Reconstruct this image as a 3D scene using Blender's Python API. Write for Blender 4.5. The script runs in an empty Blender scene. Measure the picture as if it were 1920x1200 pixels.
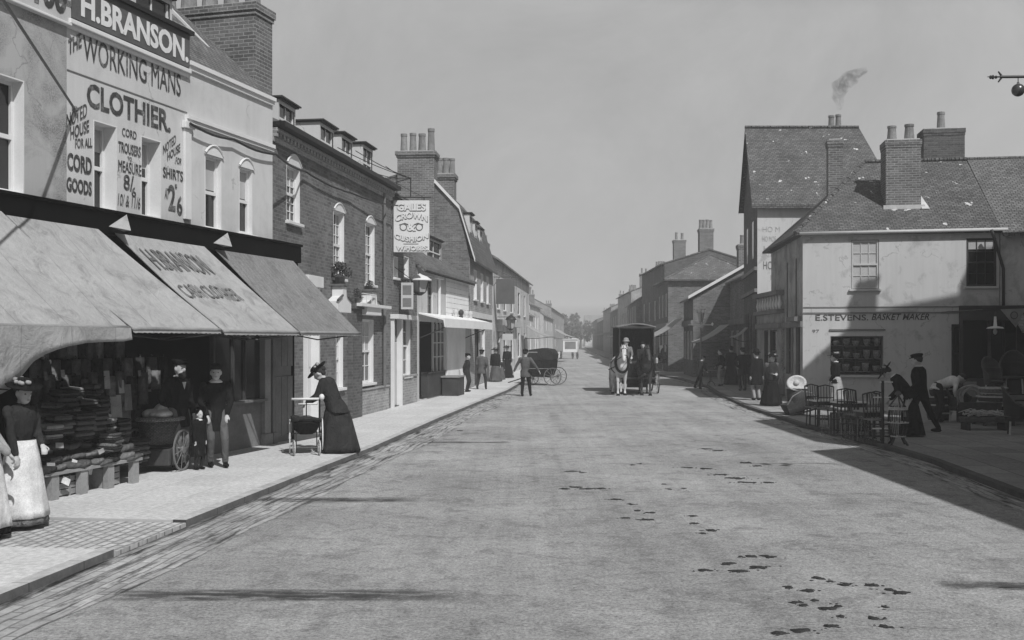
import bpy, bmesh, math, random
from mathutils import Matrix, Vector
random.seed(7)
C = bpy.context.scene.collection
R = math.radians
F = 2000.0; CH = 2.15; HY = 636.0

# ---------------------------------------------------------------- camera, sky, sun, exposure
cd = bpy.data.cameras.new('camera'); cam = bpy.data.objects.new('camera', cd); C.objects.link(cam)
cam.location = (0, 0, CH); cam.rotation_euler = (R(90), 0, 0)
cd.sensor_width = 36; cd.lens = 36*F/1920; cd.shift_y = (HY-600)/1920; cd.clip_end = 3000; cd.clip_start = .1
bpy.context.scene.camera = cam
SD = Vector((-.42, .80, -1.0)).normalized()          # the way the sunlight travels
sl = bpy.data.lights.new('sun', 'SUN'); so = bpy.data.objects.new('sun', sl); C.objects.link(so)
sl.energy = 3.15; sl.angle = R(.6); sl.color = (1, 1, 1)
so.rotation_euler = SD.to_track_quat('-Z', 'Y').to_euler(); so.location = (20, -20, 40)
W = bpy.data.worlds.new('World'); bpy.context.scene.world = W; W.use_nodes = True
nt = W.node_tree; nt.nodes.clear()
sky = nt.nodes.new('ShaderNodeTexSky'); sky.sky_type = 'NISHITA'; sky.sun_disc = False
sky.sun_elevation = math.asin(-SD.z); sky.sun_rotation = math.atan2(-SD.x, -SD.y)
sky.air_density = 1.0; sky.dust_density = 2.5; sky.ozone_density = 1.0
bw = nt.nodes.new('ShaderNodeRGBToBW'); bg = nt.nodes.new('ShaderNodeBackground'); bg.inputs[1].default_value = .15
wo = nt.nodes.new('ShaderNodeOutputWorld')
tc = nt.nodes.new('ShaderNodeTexCoord'); nz = nt.nodes.new('ShaderNodeTexNoise'); nz.inputs['Scale'].default_value = 3.2
nz.inputs['Detail'].default_value = 7; nz.inputs['Roughness'].default_value = .72; nz.inputs['Distortion'].default_value = .6
mr = nt.nodes.new('ShaderNodeMapRange'); mr.inputs[1].default_value = .35; mr.inputs[2].default_value = .7
mr.inputs[3].default_value = .86; mr.inputs[4].default_value = 1.08
mu = nt.nodes.new('ShaderNodeMath'); mu.operation = 'MULTIPLY'
nt.links.new(tc.outputs['Generated'], nz.inputs['Vector']); nt.links.new(nz.outputs[0], mr.inputs[0])
pw = nt.nodes.new('ShaderNodeMath'); pw.operation = 'POWER'; pw.inputs[1].default_value = 3.0
nt.links.new(sky.outputs[0], bw.inputs[0]); nt.links.new(bw.outputs[0], pw.inputs[0])
sc_ = nt.nodes.new('ShaderNodeMath'); sc_.operation = 'MULTIPLY'; sc_.inputs[1].default_value = .15; nt.links.new(pw.outputs[0], sc_.inputs[0])
mn = nt.nodes.new('ShaderNodeMath'); mn.operation = 'MINIMUM'; mn.inputs[1].default_value = 2.5; nt.links.new(sc_.outputs[0], mn.inputs[0]); nt.links.new(mn.outputs[0], mu.inputs[0]); nt.links.new(mr.outputs[0], mu.inputs[1])
nt.links.new(mu.outputs[0], bg.inputs[0]); nt.links.new(bg.outputs[0], wo.inputs[0])
vs = bpy.context.scene.view_settings; vs.view_transform = 'Standard'; vs.look = 'None'; vs.gamma = 1; vs.exposure = .3

# ---------------------------------------------------------------- materials
def newmat(name):
    m = bpy.data.materials.new(name); m.use_nodes = True
    return m, m.node_tree, m.node_tree.nodes['Principled BSDF']
def gm(v): return (v, v, v, 1)
def noise(t, scale, detail=4, rough=.55, src=None, dist=0):
    n = t.nodes.new('ShaderNodeTexNoise'); n.inputs['Scale'].default_value = scale
    n.inputs['Detail'].default_value = detail; n.inputs['Roughness'].default_value = rough; n.inputs['Distortion'].default_value = dist
    if src: t.links.new(src, n.inputs['Vector'])
    return n.outputs[0]
def rng(t, s, a, b, c, d):
    n = t.nodes.new('ShaderNodeMapRange'); t.links.new(s, n.inputs[0])
    for i, v in enumerate((a, b, c, d)): n.inputs[i+1].default_value = v
    return n.outputs[0]
def mth(t, op, a, b):
    n = t.nodes.new('ShaderNodeMath'); n.operation = op
    for i, v in enumerate((a, b)):
        if isinstance(v, (int, float)): n.inputs[i].default_value = v
        else: t.links.new(v, n.inputs[i])
    return n.outputs[0]
def bump(t, p, h, strength, dist=.02):
    b = t.nodes.new('ShaderNodeBump'); b.inputs['Strength'].default_value = strength; b.inputs['Distance'].default_value = dist
    t.links.new(h, b.inputs['Height']); t.links.new(b.outputs[0], p.inputs['Normal'])
def plain(name, v, rough=.85, var=.12, scale=3.0, fine=40, bmp=.2, spec=.2, coord='Object'):
    m, t, p = newmat(name)
    co = t.nodes.new('ShaderNodeTexCoord').outputs[coord]
    a = noise(t, scale, 6, .6, co); b = noise(t, fine, 3, .6, co)
    va = mth(t, 'MULTIPLY', rng(t, a, .3, .7, 1-var, 1+var), rng(t, b, .3, .7, 1-var*.5, 1+var*.5))
    t.links.new(mth(t, 'MULTIPLY', va, v), p.inputs['Base Color'])
    p.inputs['Roughness'].default_value = rough; p.inputs['Specular IOR Level'].default_value = spec
    if bmp: bump(t, p, b, bmp)
    return m
def stained(name, v, v2, lo=.5, hi=.62, scale=1.3, rough=.9, speck=90):
    m, t, p = newmat(name)
    co = t.nodes.new('ShaderNodeTexCoord').outputs['Object']
    a = noise(t, scale, 8, .65, co, .4); b = noise(t, speck, 3, .6, co); c = noise(t, .5, 3, .5, co)
    f = mth(t, 'MULTIPLY', rng(t, a, lo, hi, 0, 1), rng(t, b, .35, .6, .2, 1))
    val = mth(t, 'MULTIPLY', rng(t, f, 0, 1, v, v2), rng(t, c, .3, .7, .93, 1.06))
    mp = t.nodes.new('ShaderNodeMapping'); mp.inputs['Scale'].default_value = (5, 5, .35); t.links.new(co, mp.inputs[0]); val = mth(t, 'MULTIPLY', val, rng(t, noise(t, 1.2, 6, .7, mp.outputs[0], .3), .34, .55, .94, 1.01))
    ad = t.nodes.new('ShaderNodeVectorMath'); ad.operation = 'ADD'; nn = t.nodes.new('ShaderNodeTexNoise'); nn.inputs['Scale'].default_value = 2.5; nn.inputs['Detail'].default_value = 5; t.links.new(co, nn.inputs['Vector']); sc = t.nodes.new('ShaderNodeVectorMath'); sc.operation = 'SCALE'; sc.inputs['Scale'].default_value = .8
    t.links.new(nn.outputs['Color'], sc.inputs[0]); t.links.new(co, ad.inputs[0]); t.links.new(sc.outputs[0], ad.inputs[1]); vo = t.nodes.new('ShaderNodeTexVoronoi'); vo.feature = 'DISTANCE_TO_EDGE'; vo.inputs['Scale'].default_value = .45; t.links.new(ad.outputs[0], vo.inputs['Vector'])
    val = mth(t, 'MULTIPLY', val, rng(t, mth(t, 'MAXIMUM', vo.outputs['Distance'], rng(t, a, .45, .55, 0, .02)), .0, .009, .62, 1))
    t.links.new(val, p.inputs['Base Color']); p.inputs['Roughness'].default_value = rough
    p.inputs['Specular IOR Level'].default_value = .15
    bump(t, p, b, .25, .01)
    return m
def brickmat(name, v1, v2, mortar, bw_=.23, bh=.078, ms=.009, lich=0, bstr=.6, rough=.9, offs=.5, big=1.0, ljit=0):
    m, t, p = newmat(name)
    uv = t.nodes.new('ShaderNodeTexCoord').outputs['UV']
    if ljit:
        ad = t.nodes.new('ShaderNodeVectorMath'); ad.operation = 'ADD'
        nn = t.nodes.new('ShaderNodeTexNoise'); nn.inputs['Scale'].default_value = .8; t.links.new(uv, nn.inputs['Vector'])
        sc = t.nodes.new('ShaderNodeVectorMath'); sc.operation = 'SCALE'; sc.inputs['Scale'].default_value = ljit
        t.links.new(nn.outputs['Color'], sc.inputs[0]); t.links.new(uv, ad.inputs[0]); t.links.new(sc.outputs[0], ad.inputs[1])
        src = ad.outputs[0]
    else: src = uv
    b = t.nodes.new('ShaderNodeTexBrick'); t.links.new(src, b.inputs['Vector'])
    b.inputs['Color1'].default_value = gm(v1); b.inputs['Color2'].default_value = gm(v2); b.inputs['Mortar'].default_value = gm(mortar)
    b.inputs['Scale'].default_value = 1; b.inputs['Mortar Size'].default_value = ms; b.inputs['Brick Width'].default_value = bw_
    b.inputs['Row Height'].default_value = bh; b.inputs['Bias'].default_value = 0; b.offset = offs; b.inputs['Mortar Smooth'].default_value = .3
    a = noise(t, .9, 6, .6, uv); c = noise(t, 14, 5, .7, uv)
    va = mth(t, 'MULTIPLY', rng(t, a, .3, .7, 1-.22*big, 1+.22*big), rng(t, c, .3, .7, .75, 1.25))
    bwn = t.nodes.new('ShaderNodeRGBToBW'); t.links.new(b.outputs['Color'], bwn.inputs[0])
    val = mth(t, 'MULTIPLY', bwn.outputs[0], va)
    if lich:
        l = noise(t, 2.1, 5, .55, uv, .3); l2 = rng(t, l, .655, .675, 0, lich)
        val = mth(t, 'MAXIMUM', val, l2)
    t.links.new(val, p.inputs['Base Color']); p.inputs['Roughness'].default_value = rough; p.inputs['Specular IOR Level'].default_value = .15
    h = mth(t, 'ADD', mth(t, 'MULTIPLY', b.outputs['Fac'], -1.0), mth(t, 'MULTIPLY', c, .6))
    bump(t, p, h, bstr, .012)
    return m
M = {}
M['white_plaster'] = stained('white plaster', .56, .44, .5, .7)
M['sign_plaster'] = stained('painted sign plaster', .55, .42, .5, .7)
M['grey_stucco'] = stained('grey stucco', .40, .16, .42, .6, 1.1, speck=45)
M['pale_wall'] = stained('weathered pale wall', .50, .30, .55, .66, 1.6, speck=60)
M['pale_wall_b'] = stained('blotched pale wall', .55, .25, .5, .6, .8)
M['white_paint'] = plain('white paint', .66, .7, .06, 2, 30, .1)
M['lightened_paint'] = plain('lightened white paint', .8, .7, .06, 2, 30, .1)  # lightened copy of the white paint, offsetting weak slanting sun on the cottage
M['cream_paint'] = plain('dull cream paint', .48, .7, .1, 2, 30, .1)
M['brick'] = brickmat('soot darkened brick', .10, .18, .2)
M['brick_pale'] = brickmat('weathered pale brick', .24, .34, .42)
M['brick_dark'] = brickmat('dark brick', .07, .12, .14)
M['brick_chimney'] = brickmat('chimney brick', .10, .17, .26, ms=.012)
M['tile'] = brickmat('clay roof tiles', .12, .19, .05, .17, .11, .012, 0, 1.0)
M['tile_lichen'] = brickmat('clay tiles with pale lichen', .09, .15, .045, .17, .11, .012, .55, 1.0)
M['tile_far'] = brickmat('distant roof tiles', .10, .16, .06, .25, .16, .015, .4, .8)
M['slate'] = brickmat('slate', .17, .24, .08, .3, .2, .012, 0, .6)
M['black_paint'] = plain('black paint', .012, .5, .2, 3, 20, .1, .4)
M['fascia'] = plain('fascia box black', .007, .95, .2, 3, 20, .1, .02)
M['dark_wood'] = plain('dark wood', .05, .7, .3, 2, 25, .3)
M['grey_wood'] = plain('grey painted wood', .17, .75, .2, 2, 25, .2)
M['mid_wood'] = plain('worn wood', .27, .8, .2, 2, 25, .3)
M['sign_dark'] = plain('dark sign board', .10, .7, .2, 2, 30, .2)
M['iron'] = plain('black iron', .025, .5, .2, 4, 30, .1, .4)
M['grey_iron'] = plain('grey iron', .15, .6, .2, 4, 30, .1, .3)
M['letter_dark'] = stained('worn dark lettering paint', .055, .36, .5, .72, 5, .9, 40)
M['letter_faded'] = plain('faded lettering paint', .13, .8, .35, 5, 12, 0)
M['letter_ghost'] = plain('worn away lettering paint', .33, .9, .3, 5, 12, 0)
M['letter_white'] = plain('white lettering paint', .66, .8, .1, 5, 30, 0)
M['pot'] = plain('clay chimney pot', .2, .8, .3, 3, 20, .3)
M['lead'] = plain('lead flashing', .5, .7, .15, 3, 20, .2)
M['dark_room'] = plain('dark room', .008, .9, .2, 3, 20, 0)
M['blind'] = plain('window blind', .42, .9, .1, 3, 30, 0)
M['curtain'] = plain('curtain', .3, .9, .3, 6, 20, .2)
m, t, p = newmat('window glass'); p.inputs['Base Color'].default_value = gm(.015); p.inputs['Roughness'].default_value = .12; p.inputs['Specular IOR Level'].default_value = .6
bump(t, p, noise(t, 5, 2, .5, t.nodes.new('ShaderNodeTexCoord').outputs['Object']), .06, .01); M['glass'] = m
m, t, p = newmat('lantern glass'); p.inputs['Base Color'].default_value = gm(.4); p.inputs['Roughness'].default_value = .25; p.inputs['Specular IOR Level'].default_value = .4
bump(t, p, noise(t, 9, 2, .5, t.nodes.new('ShaderNodeTexCoord').outputs['Object']), .06, .01); M['lamp_glass'] = m
def canvas(name, v, stripe=0):
    m, t, p = newmat(name)
    tcn = t.nodes.new('ShaderNodeTexCoord'); co = tcn.outputs['Object']
    a = noise(t, 1.2, 6, .6, co, .5); b = noise(t, 220, 2, .5, co); c = noise(t, 9, 4, .7, co)
    va = mth(t, 'MULTIPLY', rng(t, a, .3, .7, .88, 1.08), rng(t, b, .3, .7, .93, 1.07))
    va = mth(t, 'MULTIPLY', va, rng(t, c, .3, .62, .9, 1.03))
    sxy = t.nodes.new('ShaderNodeSeparateXYZ'); t.links.new(co, sxy.inputs[0]); sm_ = mth(t, 'PINGPONG', sxy.outputs[0], .42)
    va = mth(t, 'MULTIPLY', va, rng(t, sm_, .0, .014, .72, 1)); d_ = noise(t, 2.6, 7, .72, co, .8); va = mth(t, 'MULTIPLY', va, rng(t, d_, .32, .5, .7, 1.04))
    if stripe:
        w = t.nodes.new('ShaderNodeTexWave'); w.inputs['Scale'].default_value = stripe; w.inputs['Distortion'].default_value = .3
        w.bands_direction = 'X'; t.links.new(co, w.inputs['Vector'])
        n2 = noise(t, 30, 5, .8, co)
        va = mth(t, 'MULTIPLY', va, rng(t, w.outputs['Fac'], .75, 1, 1, .86)); va = mth(t, 'MULTIPLY', va, rng(t, n2, .4, .65, .75, 1.08))
    t.links.new(mth(t, 'MULTIPLY', va, v), p.inputs['Base Color']); p.inputs['Roughness'].default_value = .95
    p.inputs['Specular IOR Level'].default_value = .05; bump(t, p, mth(t, 'ADD', c, mth(t, 'MULTIPLY', d_, 2.5)), .5, .03)
    return m
M['canvas'] = canvas('pale canvas', .36); M['canvas_worn'] = canvas('worn striped canvas', .25, 2.2)
for n, v in dict(cloth_black=.013, cloth_dark=.032, cloth_grey=.1, cloth_mid=.17, cloth_light=.3, cloth_white=.62).items():
    M[n] = plain(n.replace('_', ' '), v, .95, .3, 4, 60, 0, .05); t_ = M[n].node_tree; co_ = t_.nodes.new('ShaderNodeTexCoord').outputs['Object']; mp_ = t_.nodes.new('ShaderNodeMapping'); mp_.inputs['Scale'].default_value = (1, 1, .5); t_.links.new(co_, mp_.inputs[0]); bump(t_, t_.nodes['Principled BSDF'], noise(t_, 9, 3, .6, mp_.outputs[0], 1.2), .25 if v > .2 else .9, .05)
M['skin'] = plain('skin', .46, .6, .08, 4, 50, .05, .3)
M['hair'] = plain('dark hair', .03, .8, .3, 30, 90, .5)
M['straw'] = plain('straw', .48, .8, .2, 20, 90, .4)
M['eye'] = plain('eye', .03, .4, .1, 4, 10, 0)
M['foliage'] = plain('leaves', .06, .8, .4, 4, 30, .2)
M['foliage_far'] = plain('far leaves', .08, .9, .5, 1, 30, 0)
M['bark'] = plain('bark', .08, .9, .3, 4, 30, .5)
M['horse_white'] = plain('white horse hair', .52, .75, .2, 5, 60, .2)
M['horse_dark'] = plain('dark horse hair', .045, .6, .3, 3, 60, .2)
def wick(name, v):
    m, t, p = newmat(name); uv = t.nodes.new('ShaderNodeTexCoord').outputs['UV']
    b = t.nodes.new('ShaderNodeTexBrick'); t.links.new(uv, b.inputs['Vector']); b.inputs['Scale'].default_value = 1
    b.inputs['Color1'].default_value = gm(v); b.inputs['Color2'].default_value = gm(v*.6); b.inputs['Mortar'].default_value = gm(v*.12)
    b.inputs['Brick Width'].default_value = .05; b.inputs['Row Height'].default_value = .022; b.inputs['Mortar Size'].default_value = .004
    c = noise(t, 12, 4, .6, uv); bwn = t.nodes.new('ShaderNodeRGBToBW'); t.links.new(b.outputs['Color'], bwn.inputs[0])
    t.links.new(mth(t, 'MULTIPLY', bwn.outputs[0], rng(t, c, .3, .7, .5, 1.4)), p.inputs['Base Color'])
    p.inputs['Roughness'].default_value = .8; bump(t, p, b.outputs['Fac'], -.6, .01); return m
M['wicker'] = wick('brown wicker', .13); M['wicker_dark'] = wick('dark wicker', .06); M['wicker_pale'] = wick('pale wicker', .32)

# ---------------------------------------------------------------- mesh builder
class MB:
    def __init__(s): s.v = []; s.f = []
    def add(s, vs, fs):
        o = len(s.v); s.v += [tuple(v) for v in vs]; s.f += [tuple(i+o for i in f) for f in fs]
    def quad(s, a, b, c, d): s.add((a, b, c, d), ((0, 1, 2, 3),))
    def box(s, x0, x1, y0, y1, z0, z1, m=None):
        vs = [Vector((x, y, z)) for z in (z0, z1) for y in (y0, y1) for x in (x0, x1)]
        if m: vs = [m @ v for v in vs]
        s.add(vs, ((0, 2, 3, 1), (4, 5, 7, 6), (0, 1, 5, 4), (2, 6, 7, 3), (0, 4, 6, 2), (1, 3, 7, 5)))
    def prism(s, pts, off):                       # pts: closed 3-D polygon, extruded by the vector off
        n = len(pts); off = Vector(off); a = [Vector(p) for p in pts]
        nn = Vector((0, 0, 0))
        for i in range(n): nn += a[i].cross(a[(i+1) % n])
        if nn.dot(off) > 0: a = a[::-1]
        b = [p+off for p in a]
        s.add(a+b, [tuple(range(n)), tuple(range(2*n-1, n-1, -1))]+[(i, n+i, n+(i+1) % n, (i+1) % n) for i in range(n)])
    def tube(s, pts, r, n=8, closed=False):
        pts = [Vector(p) for p in pts]; k = len(pts); rs = r if isinstance(r, (list, tuple)) else [r]*k
        vs = []; up = None
        for i in range(k):
            d = (pts[(i+1) % k]-pts[i-1]) if closed else (pts[min(i+1, k-1)]-pts[max(i-1, 0)])
            if d.length < 1e-9: d = Vector((0, 0, 1))
            d.normalize()
            if up is None: up = Vector((0, 0, 1)) if abs(d.z) < .9 else Vector((1, 0, 0))
            a = d.cross(up)
            if a.length < 1e-4: a = d.cross(Vector((0, 1, 0)))
            a.normalize(); b = a.cross(d).normalized(); up = b
            for j in range(n):
                t = 2*math.pi*j/n; vs.append(pts[i]+a*(rs[i]*math.cos(t))+b*(rs[i]*math.sin(t)))
        fs = []
        for i in range(k if closed else k-1):
            for j in range(n):
                i2 = (i+1) % k; fs.append((i*n+j, i*n+(j+1) % n, i2*n+(j+1) % n, i2*n+j))
        if not closed: fs += [tuple(range(n-1, -1, -1)), tuple(range((k-1)*n, k*n))]
        s.add(vs, fs)
    def loft(s, rings, m=None):                   # rings: lists of equal length, closed loops, capped
        n = len(rings[0]); vs = [Vector(p) for r_ in rings for p in r_]
        if m: vs = [m @ v for v in vs]
        fs = [(i*n+j, i*n+(j+1) % n, (i+1)*n+(j+1) % n, (i+1)*n+j) for i in range(len(rings)-1) for j in range(n)]
        fs += [tuple(range(n-1, -1, -1)), tuple(range((len(rings)-1)*n, len(rings)*n))]
        s.add(vs, fs)
    def lathe(s, c, prof, n=16, m=None, sx=1, sy=1, wob=None):
        rings = []
        for r, z in prof:
            rings.append([(c[0]+sx*max(r, .0005)*math.cos(2*math.pi*j/n)*(1+(wob(j/n, z) if wob else 0)),
                           c[1]+sy*max(r, .0005)*math.sin(2*math.pi*j/n)*(1+(wob(j/n, z) if wob else 0)), c[2]+z) for j in range(n)])
        s.loft(rings, m)
    def ell(s, c, r, n=12, k=7, m=None):
        mm = Matrix.Translation(c) @ Matrix.Diagonal((r[0], r[1], r[2], 1))
        if m: mm = m @ mm
        prof = [(math.sin(math.pi*i/k), -math.cos(math.pi*i/k)) for i in range(k+1)]
        s.lathe((0, 0, 0), prof, n, mm)
    def caps(s, p0, p1, r0, r1, n=10, m=None):
        p0 = Vector(p0); p1 = Vector(p1)
        if m: p0 = m @ p0; p1 = m @ p1
        s.ell(p0, (r0,)*3, n, 6); s.ell(p1, (r1,)*3, n, 6)
        if (p1-p0).length > 1e-5: s.tube([p0, p1], [r0, r1], n)
    def torus(s, c, axis, Rr, r, n=24, k=6, sx=1):
        a = Vector(axis).normalized(); u = a.orthogonal().normalized(); w = a.cross(u)
        s.tube([Vector(c)+u*(Rr*math.cos(2*math.pi*i/n))+w*(Rr*math.sin(2*math.pi*i/n)) for i in range(n)], r, k, True)
    def build(s, name, mat, parent=None, smooth=False, bevel=0, remesh=0, sm=0):
        me = bpy.data.meshes.new(name); me.from_pydata(s.v, [], s.f); me.validate()
        uvl = me.uv_layers.new(name='UVMap'); Z = Vector((0, 0, 1))
        for p in me.polygons:
            n = p.normal
            if abs(n.z) > .97: a, b = Vector((1, 0, 0)), Vector((0, 1, 0))
            else: a = Z.cross(n).normalized(); b = n.cross(a)
            for li in p.loop_indices:
                co = me.vertices[me.loops[li].vertex_index].co; uvl.data[li].uv = (co.dot(a), co.dot(b))
            p.use_smooth = smooth
        me.materials.append(M[mat] if isinstance(mat, str) else mat)
        o = bpy.data.objects.new(name, me); C.objects.link(o)
        if parent is not None: o.parent = parent
        if bevel:
            b = o.modifiers.new('b', 'BEVEL'); b.width = bevel; b.segments = 2; b.limit_method = 'ANGLE'
        if remesh:
            r = o.modifiers.new('r', 'REMESH'); r.mode = 'VOXEL'; r.voxel_size = remesh; r.use_smooth_shade = True
            if sm:
                q = o.modifiers.new('s', 'SMOOTH'); q.iterations = sm; q.factor = .5
        return o
def tag(o, label, cat=None, group=None, kind=None):
    if label: o['label'] = label
    if cat: o['category'] = cat
    if group: o['group'] = group
    if kind: o['kind'] = kind
    return o
def thing(name, label, cat, loc=(0, 0, 0), rz=0, group=None):
    o = bpy.data.objects.new(name, None); C.objects.link(o); o.empty_display_size = .2
    o.location = loc if len(loc) == 3 else (loc[0], loc[1], 0); o.rotation_euler = (0, 0, rz)
    return tag(o, label, cat, group)
def dup(root, loc, rz=None, label=None, scale=None):
    def cp(o, par):
        c = o.copy(); C.objects.link(c)
        if par is not None: c.parent = par
        for ch in o.children: cp(ch, c)
        return c
    r = cp(root, None); r.location = loc if len(loc) == 3 else (loc[0], loc[1], 0)
    if rz is not None: r.rotation_euler = (0, 0, rz)
    if label: r['label'] = label
    if scale: r.scale = (scale,)*3
    return r
def G(px, py, z=0):
    d = (CH-z)*F/(py-HY); return ((px-960)/F*d, d)
def at(px, py, d): return Vector(((px-960)/F*d, d, CH-(py-HY)/F*d))
class Fr:                                         # a facade line in plan; local x along it, y into the building
    def __init__(s, O, u):
        s.O = Vector(O[:2]); s.u = Vector(u).normalized(); s.n = Vector((-s.u.y, s.u.x)); s.rz = math.atan2(s.u.y, s.u.x)
    def s_(s, px, off=0):
        k = (px-960)/F; O = s.O+s.n*off; return (k*O.y-O.x)/(s.u.x-k*s.u.y)
    def d_(s, px, off=0): return (s.O+s.n*off+s.u*s.s_(px, off)).y
    def z_(s, px, py, off=0): return CH-(py-HY)/F*s.d_(px, off)
    def w_(s, x, y=0, z=0): p = s.O+s.u*x+s.n*y; return (p.x, p.y, z)
    def loc(s, X, Y): v = Vector((X, Y))-s.O; return (v.dot(s.u), v.dot(s.n))
def textm(body, bold=0, shear=0):
    cu = bpy.data.curves.new('t', 'FONT'); cu.body = body; cu.offset = bold; cu.extrude = .003; cu.shear = shear; cu.resolution_u = 3
    ob = bpy.data.objects.new('t', cu); me = bpy.data.meshes.new_from_object(ob)
    v = [tuple(x.co) for x in me.vertices]; f = [tuple(p.vertices) for p in me.polygons]
    bpy.data.objects.remove(ob); bpy.data.curves.remove(cu); bpy.data.meshes.remove(me); return v, f
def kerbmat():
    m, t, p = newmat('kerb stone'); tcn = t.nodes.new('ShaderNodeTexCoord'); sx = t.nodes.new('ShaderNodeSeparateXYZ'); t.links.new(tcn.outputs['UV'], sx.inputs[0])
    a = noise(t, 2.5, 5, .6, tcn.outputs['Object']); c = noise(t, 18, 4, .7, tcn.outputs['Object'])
    v = mth(t, 'MULTIPLY', rng(t, a, .3, .7, .7, 1.2), rng(t, c, .3, .7, .8, 1.15)); face = rng(t, sx.outputs[1], 4, 5, 1, .28)  # kerb face painted darker: shadow and ragged dirt under the kerb line
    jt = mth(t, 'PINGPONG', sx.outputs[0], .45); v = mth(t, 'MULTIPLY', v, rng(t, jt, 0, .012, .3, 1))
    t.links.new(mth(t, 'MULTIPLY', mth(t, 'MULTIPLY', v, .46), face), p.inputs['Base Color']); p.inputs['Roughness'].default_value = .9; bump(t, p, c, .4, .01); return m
def settmat():
    m = brickmat('granite setts', .32, .42, .22, .42, .115, .012, 0, 1.0, ljit=.2, big=1.5); t = m.node_tree; p = t.nodes['Principled BSDF']; l = p.inputs['Base Color'].links[0].from_socket
    tcn = t.nodes.new('ShaderNodeTexCoord'); sx = t.nodes.new('ShaderNodeSeparateXYZ'); t.links.new(tcn.outputs['UV'], sx.inputs[0])
    mp = t.nodes.new('ShaderNodeMapping'); mp.inputs['Scale'].default_value = (.9, 6, 1); t.links.new(tcn.outputs['UV'], mp.inputs[0])
    n = noise(t, 1.3, 6, .7, mp.outputs[0], .3); d = mth(t, 'ADD', mth(t, 'ABSOLUTE', sx.outputs[1], 0), mth(t, 'MULTIPLY', mth(t, 'SUBTRACT', n, .5), .5))
    f = mth(t, 'MULTIPLY', rng(t, d, .0, .16, .22, 1), rng(t, n, .38, .5, .28, 1)); t.links.new(mth(t, 'MULTIPLY', l, f), p.inputs['Base Color']); return m  # painted shade and ragged dirt darken the setts along the kerb
def text(parent, body, x0, x1, z0, z1, mat='letter_dark', y=-.008, bold=.015, shear=0, warp=None, name='lettering', thick=.004, obj=None):
    v, f = textm(body, bold, shear)
    ax, bx = min(p[0] for p in v), max(p[0] for p in v); ay, by = min(p[1] for p in v), max(p[1] for p in v)
    out = []
    for p in v:
        u = (p[0]-ax)/(bx-ax); w = (p[1]-ay)/(by-ay)
        if warp: u, w = warp(u, w)
        out.append((x0+(x1-x0)*u, y-(thick if p[2] > 0 else 0), z0+(z1-z0)*w))
    b = obj or MB(); b.add(out, f)
    return b if obj is not None else b.build(name, mat, parent)

# ---------------------------------------------------------------- building helpers (local coordinates)
def facade(mb, x0, x1, z0, z1, holes, y=0):
    xs = sorted({x0, x1} | {max(x0, min(x1, v)) for h in holes for v in h[:2]}); zs = sorted({z0, z1} | {max(z0, min(z1, v)) for h in holes for v in h[2:4]})
    for i in range(len(xs)-1):
        for j in range(len(zs)-1):
            cx, cz = (xs[i]+xs[i+1])/2, (zs[j]+zs[j+1])/2
            if any(h[0] < cx < h[1] and h[2] < cz < h[3] for h in holes): continue
            mb.quad((xs[i], y, zs[j]), (xs[i+1], y, zs[j]), (xs[i+1], y, zs[j+1]), (xs[i], y, zs[j+1]))
def walls(parent, x0, x1, dep, z0, z1, holes, mat, name='wall', gable=None, side_mat=None):
    b = MB(); facade(b, x0, x1, z0, z1, holes)
    c = MB() if side_mat else b
    c.quad((x1, 0, z0), (x1, dep, z0), (x1, dep, z1), (x1, 0, z1)); c.quad((x0, dep, z0), (x0, 0, z0), (x0, 0, z1), (x0, dep, z1))
    c.quad((x1, dep, z0), (x0, dep, z0), (x0, dep, z1), (x1, dep, z1))
    if gable:
        ym, zr, zb = gable
        for x in (x0, x1):
            q = [(x, 0, z1), (x, dep, z1), (x, ym, zr)]; c.add(q if x == x1 else q[::-1], ((0, 1, 2),))
    o = b.build(name, mat, parent)
    if side_mat: c.build('side_wall', side_mat, parent)
    return o
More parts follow.
